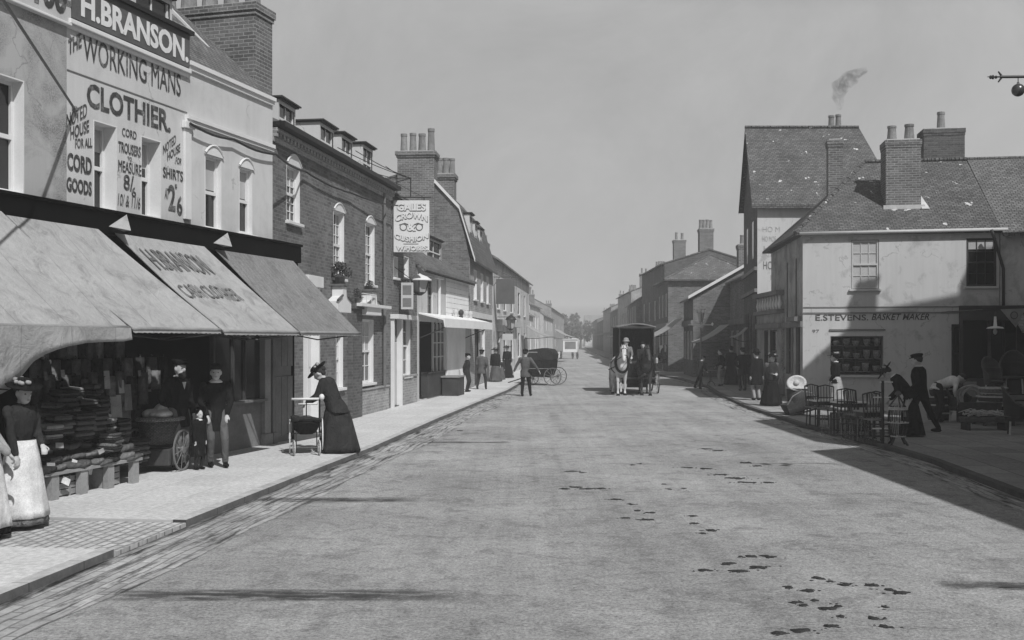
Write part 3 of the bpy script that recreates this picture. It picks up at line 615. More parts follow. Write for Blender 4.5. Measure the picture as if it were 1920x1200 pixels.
A0 = awning('awning', 'nearest pale awning with a drooping curved front curtain', 9000-6.2, 1, 9000-6.8, 241, 3.82, 2.31, 'canvas', val=0)
# drooping curtain of the nearest awning
b = MB(); y1 = -1.76; n = 40; xq = s(243, y1); xl = -6.8; pr = [(237, 640), (200, 641), (160, 643), (120, 650), (90, 660), (65, 676), (45, 700), (25, 725), (5, 735), (-60, 760), (-200, 800)]
def zcur(x):
    prev = None
    for px, py in pr:
        xx = s(px, y1); zz = L1.z_(px, py, y1)
        if prev and xx <= x <= prev[0]: return zz+(prev[1]-zz)*(x-xx)/(prev[0]-xx)
        if prev is None and x > xx: return zz+.02
        prev = (xx, zz)
    return prev[1]
vs = []
for i in range(n+1):
    x = xl+(xq-xl)*i/n; wv = .025*math.sin(i*.9)
    for j in range(5): vs.append((x, y1-.02+wv*j/4, 2.30+(zcur(x)-2.30)*j/4))
k = len(vs); vs += [(v_[0], v_[1]+.01, v_[2]) for v_ in vs]; fs = []
for i in range(n):
    for j in range(4): a_ = i*5+j; fs += [(a_, a_+1, a_+6, a_+5), (k+a_, k+a_+5, k+a_+6, k+a_+1)]
    fs.append((i*5+4, k+i*5+4, k+i*5+9, i*5+9))
b.add(vs, fs); b.build('front_curtain', 'canvas', A0, smooth=True)
for px, lab in ((215, 'small folded flap of canvas over the lettered awning'), (408, 'small folded flap of canvas over the striped awning')):
    x = s(px, -.2); b = MB(); b.add([(x-.14, -.2, 3.84), (x+.22, -.2, 3.80), (x+.1, -.34, 4.04), (x-.02, -.5, 3.78), (x+.04, -.3, 3.9)], ((0, 1, 2), (0, 2, 3), (1, 3, 2), (0, 3, 1))); o = b.build('canvas_flap', 'canvas'); o.location = L1.w_(0); o.rotation_euler = (0, 0, L1.rz); tag(o, lab, 'canvas')
# stay rod crossing the stucco wall
b = MB(); p0 = Vector(L1.w_(s(138), -.02, z(138, 205))); p1 = p0+(at(-40, -70, 10.2)-p0); b.tube([p0, p1], .02, 6); b.ell(p0, (.05, .05, .05), 8, 5); tag(b.build('stay_rod', 'grey_iron'), 'long iron stay rod slanting up from the stucco wall', 'rod')

# ---- goods under the awning
gf = lambda x, y, zz=0: L1.w_(x, y, zz)
def trousers(nm, mat, h, wd):
    o = thing(nm, 'x', 'garment', (0, 0, 0)); b = MB()
    b.loft([[(dx*wd*sc, dy*.05, zz) for dx, dy in ((-.5, -.6), (-.2, -1), (.1, -.7), (.5, -1), (.5, .6), (-.5, .8))] for zz, sc in ((0, .85), (-h*.3, 1), (-h*.7, .95), (-h, 1.08))])
    b.build('cloth', mat, o, smooth=True); b = MB(); b.tube([(0, 0, .09), (.03, 0, .05), (0, 0, 0)], .008, 5); b.build('hook', 'iron', o); return o
protos = [trousers('hanging_garment', m_, 1, .2) for m_ in ('cloth_dark', 'cloth_grey', 'cloth_mid', 'cloth_black')]
def hang(k, x, y, zt, h, wd, lab, grp, first=set()):
    src = protos[k]
    o = src if k not in first else dup(src, (0, 0, 0)); first.add(k)
    o.location = gf(x, y, zt); o.rotation_euler = (0, 0, L1.rz+random.uniform(-.2, .2)); o.scale = (wd/.2, 1, h); o['label'] = lab; o['group'] = grp
for i, px in enumerate((62, 80, 97, 114, 131, 149, 166, 184, 202, 222)): hang((i+1) % 3, s(px, .1), .1, 2.42, .62+.05*math.sin(i*3), .16+.03*math.sin(i*5), 'dark garment hanging in the top row of the open shopfront', 'top row of hanging garments')
for i, px in enumerate((66, 84, 103, 122, 141, 158, 182, 200, 215, 238, 262, 284, 306)): hang((2, 1, 2, 0, 2, 1, 0, 1, 3, 2, 0, 1, 0)[i], s(px, .0), .0, 1.86, .52+.05*math.sin(i*2), .15+.02*math.sin(i*3), 'garment hanging in the second row of the open shopfront', 'second row of hanging garments')
for i, px in enumerate((55, 75, 128, 150, 175, 212, 232, 255)): hang((0, 1, 0, 2, 0, 1, 2, 0)[i], s(px, -.1), -.1, 1.4, .6, .24, 'wide garment hanging low behind the stacked goods', 'low row of hanging garments')
def card(px, py, w, h, mat, lab, y=-.25, tilt=0):
    x = s(px, y); zz = L1.z_(px, py, y); b = MB(); b.box(-w/2, w/2, 0, .012, -h/2, h/2, Matrix.Rotation(tilt, 4, 'Y')); t_ = b.build('price_card', mat, None, bevel=.003)
    t_.location = gf(x, y, zz); t_.rotation_euler = (R(-6), 0, L1.rz-.25); tag(t_, lab, 'card')
card(101, 757, .19, .22, 'cloth_light', 'square pale card high on the left of the goods'); card(152, 796, .1, .22, 'cloth_light', 'small slim card leaning at the middle of the goods', tilt=.25)
card(201, 712, .1, .27, 'cloth_light', 'tall slim card hanging beside the garments'); card(203, 788, .08, .2, 'cloth_white', 'bright narrow tag slanting among the goods', tilt=.4)
card(218, 763, .2, .36, 'cloth_light', 'large grey card with a dim price'); card(240, 745, .14, .4, 'cloth_mid', 'long grey card behind the large one'); card(273, 720, .22, .26, 'cloth_mid', 'square grey notice high in the shop recess', .3)
card(170, 873, .1, .24, 'cloth_white', 'bright white tag on the piled bundles', -.75, .35); card(228, 725, .1, .2, 'cloth_light', 'small card above the large grey card')
for px, py, w, h, lb in ((227, 835, .16, .3, 'first'), (240, 815, .14, .3, 'second'), (256, 835, .14, .26, 'third'), (213, 838, .2, .32, 'fourth')): card(px, py, w, h, 'cloth_grey', 'dim grey panel of the %s parcel in the row low by the basket cart' % lb, -.3)
# trestle with bundles of cloth, crates
tr = thing('display_trestle', 'low trestle of rough boards under the piled bundles', 'trestle', gf(0, 0), L1.rz); x0, x1 = s(78, -.95), s(212, -.5)
b = MB(); b.prism([(x0, -1.0, .40), (x0, -.15, .62), (x0, -.15, .66), (x0, -1.0, .44)], (x1-x0, 0, 0)); b.build('board', 'mid_wood', tr)
for i in range(4): b = MB(); xx = x0+.15+(x1-x0-.35)*i/3; b.box(xx, xx+.14, -.98, -.90, PZ, .40); b.build('leg', 'mid_wood', tr)
def bundle(nm, mat):
    b = MB(); rr = random.Random(5); b.lathe((0, 0, 0), [(.02, -.24), (.085, -.22), (.11, -.08), (.1, .08), (.085, .22), (.02, .24)], 12, Matrix.Rotation(R(90), 4, 'Y'), wob=lambda u, zz: .12*math.sin(u*19+zz*14)); o = b.build(nm, mat, None, smooth=True); return o
bp = [bundle('cloth_bundle', m_) for m_ in ('cloth_dark', 'cloth_grey', 'cloth_mid')]; cnt = 0; used = set()
for row in range(4):
    for i in range(9):
        k = (row*3+i*2+(i == 3)) % 3; o = bp[k] if k not in used else bp[k].copy()
        if k in used: C.objects.link(o)
        used.add(k); f = (i+random.uniform(-.3, .3))/8.5
        yy = -.95+row*.14; zz = .47+row*.11+random.uniform(-.02, .02)
        o.location = gf(x0+.15+(x1-x0-.2)*f, yy, zz); o.rotation_euler = (random.uniform(-.2, .2), random.uniform(-.15, .15), L1.rz+random.uniform(-.35, .35)); o.scale = (random.uniform(.55, .85), random.uniform(.5, .75), random.uniform(.35, .6))
        tag(o, 'rolled bundle of dark cloth piled on the sloping trestle', 'bundle', 'rolled cloth bundles on the trestle')
for i, px in enumerate((92, 128, 190)):
    o = thing('crate', ('wooden crate below the front corner of the trestle', 'wooden crate under the middle of the trestle', 'wooden crate under the far end of the trestle')[i], 'crate', gf(s(px, -.7), -.72), L1.rz+.1*i); b = MB()
    for k in range(3): b.box(-.2, .2, -.15, -.135, PZ+.02+k*.085, PZ+.09+k*.085); b.box(-.2, .2, .135, .15, PZ+.02+k*.085, PZ+.09+k*.085)
    b.build('slats', 'mid_wood', o); 
    for q in (-.215, .2): b = MB(); b.box(q, q+.015, -.15, .15, PZ, PZ+.27); b.build('crate_end', 'mid_wood', o)
    b = MB(); b.box(-.19, .19, -.13, .13, PZ+.01, PZ+.16); b.build('contents', 'cloth_grey', o)

def folded_stack(mat, n, seed):
    rr = random.Random(seed); o = thing('folded_stack', 'x', 'cloth stack'); zc = 0
    for i in range(n):
        h_ = rr.uniform(.025, .05); b = MB(); w_, d_ = rr.uniform(.13, .17), rr.uniform(.1, .14); ox, oy = rr.uniform(-.02, .02), rr.uniform(-.02, .02)
        b.loft([[(ox+w_*sc*x_, oy+d_*sc*y_, zc+zz) for x_, y_ in ((-1, -.9), (-.5, -1), (.5, -1), (1, -.9), (1.03, 0), (1, .9), (0, 1), (-1, .9))] for zz, sc in ((0, .93), (h_*.3, 1.02), (h_*.75, 1.0), (h_*.97, .93))]); b.build('folded_cloth', mat[i % len(mat)], o, smooth=False); zc += h_
    return o
fs_ = [folded_stack(('cloth_grey', 'cloth_dark', 'cloth_mid'), 7, 1), folded_stack(('cloth_dark', 'cloth_grey'), 9, 2), folded_stack(('cloth_mid', 'cloth_light', 'cloth_dark'), 5, 3)]; used = set()
for i, (px, yy, zz) in enumerate(((96, -.5, 1.05), (118, -.45, 1.1), (140, -.5, 1.02), (160, -.5, 1.06), (182, -.45, .98), (90, -.75, .86), (110, -.7, .9), (176, -.75, .84), (196, -.7, .86), (205, -.9, .60), (150, -.8, .8), (130, -.3, 1.3), (168, -.3, 1.26), (220, -.5, .62), (222, -.45, .3), (240, -.5, .3), (255, -.45, .28))):
    k = i % 3; o = fs_[k] if k not in used else dup(fs_[k], (0, 0, 0)); used.add(k); o.location = gf(s(px, yy), yy, zz); o.rotation_euler = (.06, 0, L1.rz+random.uniform(-.4, .4)); o['label'] = 'stack of folded dark cloth among the goods under the awning'; o['group'] = 'folded cloth stacks under the awning'
for i, px in enumerate((70, 92, 108, 124, 140, 156, 172, 190, 206, 224, 246, 268, 292)): hang((1, 2, 0, 1, 0, 2, 1, 0, 2, 1, 0, 1, 2)[i], s(px, -.2), -.2, 1.62+.05*math.sin(i*2.3), .4+.1*math.sin(i*3), .13, 'narrow garment hanging in the crowded third row of the shopfront', 'third row of hanging garments')
for px, py, w, h, mt, tl in ((118, 700, .06, .1, 'cloth_light', 0), (86, 705, .05, .12, 'cloth_mid', 0), (134, 742, .07, .1, 'cloth_mid', .3), (176, 742, .06, .09, 'cloth_light', -.2), (112, 835, .12, .07, 'cloth_light', .1), (140, 866, .08, .06, 'cloth_white', .4), (190, 846, .1, .06, 'cloth_light', -.3), (96, 872, .12, .06, 'cloth_light', .1), (124, 902, .12, .09, 'cloth_white', .5), (184, 770, .05, .12, 'cloth_light', .2), (150, 770, .05, .08, 'cloth_light', -.4), (262, 700, .05, .09, 'cloth_mid', 0)):
    x = s(px, -.6 if py > 820 else -.32); yy = -.98 if py > 820 else -.34; b = MB(); b.box(-w/2, w/2, 0, .008, -h/2, h/2, Matrix.Rotation(tl, 4, 'Y')); o = b.build('price_ticket', mt); o.location = gf(s(px, yy), yy, L1.z_(px, py, yy)); o.rotation_euler = (R(-10), 0, L1.rz-.2); tag(o, 'tiny pale price ticket pinned among the goods', 'ticket', 'price tickets among the goods')

# ---- brick inn
B3 = bld('brick_inn', 'dark brick inn with a row of dormers and tall white framed sash windows', L3, 'building'); s3 = L3.s_; z3 = L3.z_
EZ = 6.72; x0, x1 = 0, s3(733)
W3 = []
for a, b_, yt, yb, ax_ in ((537, 562, 305, 413, .2), (625, 645, 393, 520, .17), (685, 702, 416, 532, .17)): W3.append((s3(a), s3(b_), z3(a, yb), z3(a, yt), ax_))
G3 = [(s3(630), s3(643), z3(630, 728), z3(630, 618), 0), (s3(675), s3(700), z3(675, 720), z3(675, 598), 0)]
dr = (s3(572), s3(590), .12, 3.35)
holes = [w_[:4] for w_ in W3+G3]+[dr]
walls(B3, x0, x1, 8, 0, EZ, holes, 'brick', gable=(3.5, 8.2, 0))
for i, w_ in enumerate(W3): window(B3, *w_[:4], rev=.16, cols=3, rows=6, arch=w_[4]*1.1, blind=(.35, 0, 0)[i], curtain=i == 1)
for i, w_ in enumerate(G3): window(B3, *w_[:4], rev=.16, cols=3, rows=4, blind=(0, .48)[i], curtain=i == 0)
b = MB(); b.box(dr[0]-.12, dr[0], -.1, .1, 0, 3.4); b.box(dr[1], dr[1]+.12, -.1, .1, 0, 3.4); b.box(dr[0]-.2, dr[1]+.2, -.16, .1, 3.36, 3.62); f_ = b.build('door_surround', 'white_paint', B3, bevel=.01)
b = MB(); b.box(dr[0], dr[1], .08, .12, .12, 3.35); b.box(dr[0]+.08, dr[1]-.08, .06, .08, .3, 1.3); b.box(dr[0]+.08, dr[1]-.08, .06, .08, 1.5, 2.9); b.build('door', 'white_paint', B3, bevel=.006)
b = MB(); b.box(s3(592), s3(604), -.12, -.002, 0, 3.2); b.build('brick_pier', 'brick', B3)
b = MB(); b.box(s3(652), s3(670), -.14, -.002, 0, 2.95); b.box(s3(652)-.05, s3(670)+.05, -.2, -.002, 2.951, 3.1); b.build('brick_pier', 'brick_dark', B3)
b = MB(); b.box(s3(672), s3(726), -.05, -.002, .0, .75); b.box(s3(672), s3(726), -.08, -.002, .751, .8); b.build('plinth', 'brick_pale', B3)
b = MB(); i = 0; xx = x0
while xx < x1: b.box(xx, xx+.11, -.11, -.002, EZ-.30, EZ-.20); xx += .22
b.box(x0, x1, -.13, -.002, EZ-.199, EZ-.12); b.box(x0, x1, -.05, -.003, EZ-.40, EZ-.301); b.build('dentil_cornice', 'brick_pale', B3)
b = MB(); b.box(x0, x1+.1, -.3, -.02, EZ-.1, EZ+.02); b.build('eaves_gutter', 'black_paint', B3, bevel=.01)
gable_roof(B3, x0, x1, EZ-.02, 3.5, 8.3, 8, mat='tile', over=.18, ends=0)
for a, b_, tp in ((522, 554, 200), (600, 626, 240), (640, 661, 260), (680, 699, 278)):
    zt = z3(b_, tp, .3); dormer(B3, s3(a, .35), s3(b_, .35), .35, 6.75, max(.7, zt-6.75), 2.6, roofm='tile')
chimney(B3, x1-1.0, x1-.3, 1.6, 2.4, 6.9, L3.z_(712, 308, 2), 0, .01)
b = MB()      # shaped white gable hoods over the ground floor openings
for a, c_, t_, bt in ((627, 653, 535, 585), (683, 710, 545, 590)):
    xa_, xb_ = s3(a, -.2), s3(c_, -.2); zt = z3(a, t_, -.2); zb_ = z3(a, bt, -.2); xm = (xa_+xb_)/2; w_ = (xb_-xa_)
    b = MB(); b.prism([(xa_, -.28, zb_), (xb_, -.28, zb_), (xb_, -.28, zb_+.42*(zt-zb_)), (xm+w_*.16, -.28, zb_+.62*(zt-zb_)), (xm+w_*.14, -.28, zt), (xm-w_*.14, -.28, zt), (xm-w_*.16, -.28, zb_+.62*(zt-zb_)), (xa_, -.28, zb_+.42*(zt-zb_))], (0, .27, 0)); h_ = b.build('gabled_hood', 'white_paint', B3, bevel=.008)
    b = MB(); b.tube([(xa_-.04, -.3, zb_+.44*(zt-zb_)), (xm-w_*.18, -.3, zb_+.65*(zt-zb_))], .03, 6); b.tube([(xb_+.04, -.3, zb_+.44*(zt-zb_)), (xm+w_*.18, -.3, zb_+.65*(zt-zb_))], .03, 6); b.box(xm-w_*.2, xm+w_*.2, -.32, 0, zt+.001, zt+.06); b.build('coping', 'brick_dark', h_)
b = MB(); b.box(s3(655), s3(712), -.35, -.01, 3.02, 3.1); b.tube([(s3(656), -.33, 3.35), (s3(684), -.33, 3.35)], .015, 6)
for px in (656, 665, 675, 684): b.tube([(s3(px), -.33, 3.1), (s3(px), -.33, 3.35)], .012, 5)
b.build('balcony_ledge', 'white_paint', B3)
b = MB(); b.tube([(s3(716), -.08, .75), (s3(716), -.08, 3.9)], .05, 8); b.tube([(s3(716), -.08, 3.95), (s3(716), -.08, 6.4)], .04, 8); b.build('downpipe', 'grey_iron', B3)
def shrub(lab, loc, r, h, n=260, seed=1, pot=True):
    t_ = thing('potted_plant', lab, 'plant', loc); rr = random.Random(seed); b = MB()
    for i in range(n):
        u = rr.random()**.4; th = rr.uniform(0, 6.28); ph = rr.uniform(-.3, 1.5)
        c = Vector((r*u*math.cos(th)*math.cos(ph), r*u*math.sin(th)*math.cos(ph), h*.5+h*.6*u*math.sin(ph))); q = r*.2
        d1 = Vector((rr.uniform(-1, 1), rr.uniform(-1, 1), rr.uniform(-.5, 1))).normalized()*q; d2 = d1.orthogonal().normalized()*q*.5
        b.quad(c-d1, c+d2, c+d1, c-d2)
    b.build('leaves', 'foliage', t_); b = MB(); b.lathe((0, 0, 0), [(r*.35, 0), (r*.5, h*.4), (r*.55, h*.4), (r*.5, h*.35)], 12); b.build('pot', 'pot', t_, smooth=True)
    b = MB()
    for k in range(4): b.tube([(0, 0, h*.3), (r*.5*math.cos(k*1.6), r*.5*math.sin(k*1.6), h*.8)], .012, 5)
    b.build('stems', 'bark', t_)
    return t_
shrub('bushy plant in a pot on top of the near white gabled hood', L3.w_(s3(640, -.2), -.16, z3(640, 536, -.2)+.04), .3, .5)
shrub('small potted plant on the balcony ledge between the hoods', L3.w_(s3(670, -.2), -.2, 3.1), .16, .35, 140, 3)
shrub('small potted plant on top of the far gabled hood', L3.w_(s3(697, -.2), -.15, z3(697, 545, -.2)+.04), .14, .22, 90, 4)
# ---- narrow house with white doorway beyond the inn
B3b = bld('narrow_brick_house', 'narrow brick house with a tall white doorway below the hanging pub sign', L3, 'house'); x0, x1 = s3(735), s3(779)
dr = (s3(733.5)+.05, s3(748), .12, z3(735, 598)); gw = (s3(755), s3(769), z3(755, 706), z3(755, 592)); ua = (s3(738), s3(746), z3(738, 520), z3(738, 480)); ub = (s3(757), s3(766), z3(757, 520), z3(757, 480))
ZE = z3(779, 352, 0)
walls(B3b, x0, x1, 7, 0, 6.5, [dr, gw, ua, ub], 'brick', gable=(3.5, 8.0, 0)); gable_roof(B3b, x0, x1, 6.5, 3.5, 8.0, 7, over=.2)
for w_ in (gw, ua, ub): window(B3b, *w_, rev=.16, cols=2, rows=4)
b = MB(); b.box(dr[0]-.1, dr[0], -.1, .1, 0, dr[3]); b.box(dr[1], dr[1]+.1, -.1, .1, 0, dr[3]); b.box(dr[0]-.15, s3(770), -.25, .1, dr[3]+.001, dr[3]+.14); b.build('door_surround', 'white_paint', B3b, bevel=.008)
b = MB(); b.box(dr[0], dr[1], .06, .1, .12, dr[3]-.7); b.build('door', 'cream_paint', B3b, bevel=.005); b = MB(); b.box(dr[0], dr[1], .07, .1, dr[3]-.69, dr[3]-.002); b.build('fanlight', 'glass', B3b)
b = MB(); b.box(s3(750), x1, -.05, -.002, 0, .95); b.box(s3(750), x1, -.09, -.002, .951, 1.01); b.build('plinth', 'brick_pale', B3b)
# ---- cottage with the lean-to shop
B4 = bld('boarded_cottage', 'low white fronted cottage with a tiled roof and dormer and a small shop below', L3, 'cottage'); x0, x1 = s3(782), s3(878)
ze4 = z3(785, 500); zs = 2.75
ws = [(s3(a), s3(b_), z3(a, yb), z3(a, yt)) for a, b_, yt, yb in ((801, 812, 516, 590), (851, 857, 525, 600), (863, 868, 528, 602))]
walls(B4, x0, x1, 6.5, 0, ze4, ws+[(s3(786), s3(833), .12, zs)], 'pale_wall', gable=(3.3, ze4+2.6, 0), side_mat='brick')
gable_roof(B4, x0, x1, ze4, 3.3, ze4+2.6, 6.5, mat='tile', over=.28, ends=.05)
for w_ in ws: window(B4, *w_, rev=.12, cols=2, rows=4, frame='grey_wood')
b = MB(); b.tube([(s3(820), -.07, 2.8), (s3(820), -.07, ze4)], .06, 8); b.box(s3(815), s3(826), -.14, -.002, ze4-.25, ze4-.02); b.build('downpipe', 'white_paint', B4)
b = MB(); b.box(x0, x1+.1, -.34, -.2, ze4-.12, ze4-.02); b.build('eaves_gutter', 'grey_iron', B4)
b = MB()
for i in range(12): zz = 2.95+i*.2; b.box(s3(836), x1, -.02, -.003, zz, zz+.185) if zz < ze4-.2 else None
b.build('weatherboarding', 'lightened_paint', B4)
b = MB(); b.box(s3(838), s3(878), -.3, -.003, z3(838, 602), z3(838, 597)); b.build('window_ledge', 'dark_wood', B4)
dormer(B4, s3(800, .8), s3(828, .8), .8, ze4+.5, 1.0, 1.8)
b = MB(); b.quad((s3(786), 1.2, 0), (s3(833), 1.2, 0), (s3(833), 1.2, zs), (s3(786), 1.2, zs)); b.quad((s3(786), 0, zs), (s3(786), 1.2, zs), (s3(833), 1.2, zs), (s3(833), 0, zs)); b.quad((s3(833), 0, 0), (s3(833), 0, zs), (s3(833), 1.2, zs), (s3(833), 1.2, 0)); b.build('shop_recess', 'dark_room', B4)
b = MB(); b.box(s3(800), s3(833), -.04, .2, .12, .95); b.box(s3(800), s3(833), -.08, .2, .951, 1.0); b.build('stall_riser', 'dark_wood', B4)
b = MB(); b.box(s3(812), s3(833), .02, .04, 1.0, zs-.05); b.build('shop_pane', 'glass', B4)
b = MB()
for px in (812, 819, 826, 832): b.box(s3(px)-.04, s3(px)+.04, -.02, .05, 1.0, zs)
for zz in (1.5, 2.0, 2.4): b.box(s3(812), s3(833), -.01, .045, zz, zz+.04)
b.build('glazing_bars', 'cream_paint', B4)
b = MB(); b.box(s3(836), s3(870), -.06, -.003, .12, 2.7); 
b.build('white_shutters', 'lightened_paint', B4)
b = MB(); b.box(s3(862), s3(880), -.03, -.002, 0, 2.9); b.build('door_panel', 'cream_paint', B4)
for px in (846, 856, 866, 874): b = MB(); b.lathe((s3(px), -.18, z3(838, 597)+.001), [(.06, 0), (.09, .14), (.05, .14), (.1, .2), (.11, .32), (.03, .38)], 10); b.build('ledge_urn', 'cream_paint' if px % 4 else 'dark_wood', B4, smooth=True)
A4 = thing('awning', 'flat white shop awning on the cottage', 'awning', L3.w_(0), L3.rz); b = MB()
b.prism([(s3(784), -.9, 2.55), (s3(784), -.9, 2.85), (s3(784), -.85, 2.85), (s3(784), -.02, 3.05), (s3(784), -.02, 3.0), (s3(784), -.86, 2.79)], (s3(884)-s3(784), 0, 0)); b.build('canopy', 'lightened_paint', A4); b = MB(); b.tube([(s3(786), -.88, 2.55), (s3(786), -.05, 2.2)], .02, 6); b.tube([(s3(870), -.88, 2.55), (s3(870), -.05, 2.2)], .02, 6); b.build('arm', 'iron', A4)
o = thing('shop_bin', 'dark slatted bin standing outside the cottage shop', 'bin', L3.w_(s3(850, -.4), -.4), L3.rz); b = MB(); b.box(-.6, .6, -.3, .3, PZ, .75); b.build('bin_body', 'dark_wood', o, bevel=.01)
b = MB(); b.box(-.64, .64, -.34, .34, .751, .8); b.build('lid', 'mid_wood', o)
# ---- tall brick house with the big gable wall and its two stacks
B5 = bld('tall_gabled_house', 'tall brick house with a bare gable wall rising over the cottage', L5, 'house'); s5 = L5.s_; z5 = L5.z_
x0, x1 = 0, s5(923); dw = at(752, 345, 45); ym = 3.9; zr = at(818, 338, 45.5).z; ez = z5(882, 484); dep = 7.6
ws = [(s5(a), s5(b_), zb_, zt) for a, b_, zb_, zt in ((888, 894, 3.9, 5.2), (901, 906, 3.9, 5.2), (912, 916, 3.9, 5.2), (903, 909, .9, 2.6))]+[(s5(890), s5(897), .12, 2.6)]
walls(B5, x0, x1, dep, 0, ez, ws, 'brick_pale', side_mat='brick')
mp_ = [L5.loc(*at(px, py, 45.2)[:2])[1] for px, py in ((862, 393), (817, 345))]; mpf = [(0, ez), (mp_[0], at(862, 393, 45.2).z), (mp_[1], at(817, 345, 45.2).z), (2.3, 9.3), (3.6, 8.9), (4.7, 7.7), (dep, ez)]
for X_ in (x0, x1): b = MB(); q = [(X_, a_, c_) for a_, c_ in mpf]; b.add(q if X_ == x0 else q[::-1], (tuple(range(len(q)))[::-1],)); b.build('gable_wall', 'brick', B5)
for i in range(6):
    (a_, c_), (e_, g_) = mpf[i], mpf[i+1]
    if i == 0: a_, c_ = -.25, ez-.2
    b = MB(); b.prism([(x0-.02, a_, c_+.01), (x0-.02, e_, g_+.01), (x0-.02, e_, g_+.1), (x0-.02, a_-.02, c_+.1)], (x1-x0+.04, 0, 0)); b.build('roof_slope', 'tile_far', B5)
    if i < 3: b = MB(); b.prism([(x0-.1, a_, c_), (x0-.1, e_, g_), (x0-.1, e_, g_+.16), (x0-.1, a_, c_+.16)], (.078, 0, 0)); b.build('verge', 'white_paint', B5)
for w_ in ws[:4]: window(B5, *w_, rev=.15, cols=2, rows=4)
b = MB(); b.box(ws[4][0], ws[4][1], .05, .1, .12, 2.6); b.build('door', 'dark_wood', B5); b = MB(); b.box(ws[4][0]-.25, ws[4][1]+.25, -.3, -.003, 2.62, 2.85); b.box(s5(881), s5(922), -.06, -.003, 3.1, 3.35); b.build('door_hood', 'white_paint', B5)
pL = [L5.loc(*at(px, 300, 45.6)[:2]) for px in (749, 818, 853)]
chimney(B5, -.12, .8, pL[1][1], pL[0][1], 5.2, at(780, 287, 45.5).z, 4, .9, .17, 'brick_chimney', .09); chimney(B5, 2.6, 3.4, L5.loc(*at(853, 300, 48)[:2])[1], L5.loc(*at(818, 300, 48)[:2])[1], ez, at(830, 328, 48).z, 3, .8, .15, 'brick_chimney', .08)
for px, hh in ((883, 402), (893, 418), (902, 430)): dormer(B5, s5(px, .1)-.5, s5(px, .1)+.5, .1, ez+.55, L5.z_(px, hh, .1)-ez-.55, 1.2)
# ---- pale building beyond, with the dark hanging signboard
B6 = bld('pale_far_house', 'pale rendered house beyond the tall gable, behind the dark hanging sign', L5, 'house'); x0, x1 = s5(924), s5(992); ez6 = 6.35
ws = [(s5(a), s5(b_), zb_, zt) for a, b_ in ((932, 937), (944, 949), (957, 962), (971, 975), (982, 985)) for zb_, zt in ((3.8, 5.3), (1.0, 2.6))]
walls(B6, x0, x1, 7, 0, ez6, ws, 'pale_wall_b', gable=(3.5, 8.4, 0))
for i, w_ in enumerate(ws): window(B6, *w_, rev=.12, cols=2, rows=2, frame='grey_wood', blind=.3*(i % 2))
gable_roof(B6, x0, x1, ez6, 3.5, 8.4, 7, mat='slate', over=.3); chimney(B6, x0+4, x0+4.9, 3, 4, 7.5, 9.6, 3, .6); chimney(B6, x1-1.2, x1-.4, 3, 4, 7.5, 9.4, 2, .6)
b = MB(); b.box(s5(930), s5(968), -.35, -.003, 2.9, 3.2); b.build('shop_cornice', 'cream_paint', B6)
k = 0
for (xa_, xb_, B_, zz) in (((1.8, 81), (2.8, 92), 'brick_pale', 5.7), ((3.3, 93), (4.5, 106), 'pale_wall', 4.4), ((4.2, 107), (5.6, 121), 'pale_wall_b', 5.6), ((6.0, 122), (8.2, 150), 'pale_wall', 4.9), ((8.0, 152), (13, 215), 'brick_pale', 6.6)):
    fr = Fr((xa_[0]-2.4, xa_[1]), (xb_[0]-xa_[0], xb_[1]-xa_[1])); ln = math.hypot(xb_[0]-xa_[0], xb_[1]-xa_[1]); lab = ('first', 'second', 'third', 'fourth', 'last')[k]; k += 1
    o = bld('far_left_house', 'faint pale house, %s of the left row fading past the dark sign' % lab, fr, 'house', 'far houses at the left end of the street')
    ws = [(ln*f_/4-.5, ln*f_/4+.5, a_, a_+1.4) for f_ in (1, 2, 3) for a_ in (3.2, 1)]; walls(o, 0, ln, 7, 0, zz, ws, B_, gable=(3.5, zz+(1.6, 2.4, 1.3, 2.6, 1.8)[k-1], 0))
    for w_ in ws: window(o, *w_, cols=1, rows=2, sill=False)
    rs_ = (1.6, 2.4, 1.3, 2.6, 1.8)[k-1]; gable_roof(o, 0, ln, zz, 3.5, zz+rs_, 7, mat='slate', over=.2); chimney(o, 1, 1.8, 3, 4, zz+1.2, zz+rs_+1.3, 2, .6); chimney(o, ln-1.6, ln-.8, 2.6, 3.8, zz+1.2, zz+rs_+.9, 3, .6)
# ---- hanging signs and lamps on the left
def hanging_sign(nm, lab, px0, px1, py0, py1, d, mat, arm_px, dy=0):
    a = at(px0, py0, d); b_ = at(px1, py1, d); o = thing(nm, lab, 'sign', ((a.x+b_.x)/2, d, b_.z)); w_ = (b_.x-a.x)/2; h_ = a.z-b_.z
    b = MB(); b.box(-w_, w_, -.03, .03, 0, h_); bd = b.build('board', mat, o, bevel=.008)
    b = MB(); ax = at(arm_px, py0, d).x-(a.x+b_.x)/2; b.tube([(ax, 0, h_+.1), (w_+.05, 0, h_+.1)], .025, 6); b.tube([(ax, 0, h_*.3), (-w_*.6, 0, h_+.1)], .014, 6); b.tube([(ax, 0, h_+.7), (w_*.7, 0, h_+.1)], .012, 6)
    for q in (-w_*.7, w_*.7): b.tube([(q, 0, h_), (q, 0, h_+.1)], .012, 5)
    b.build('bracket', 'iron', o); return o, bd, w_, h_
o, bd, w_, h_ = hanging_sign('pub_sign', 'large white inn sign lettered CROWN & CUSHION W. HOBBS', 738, 805, 376, 473, 32.3, 'white_paint', 722)
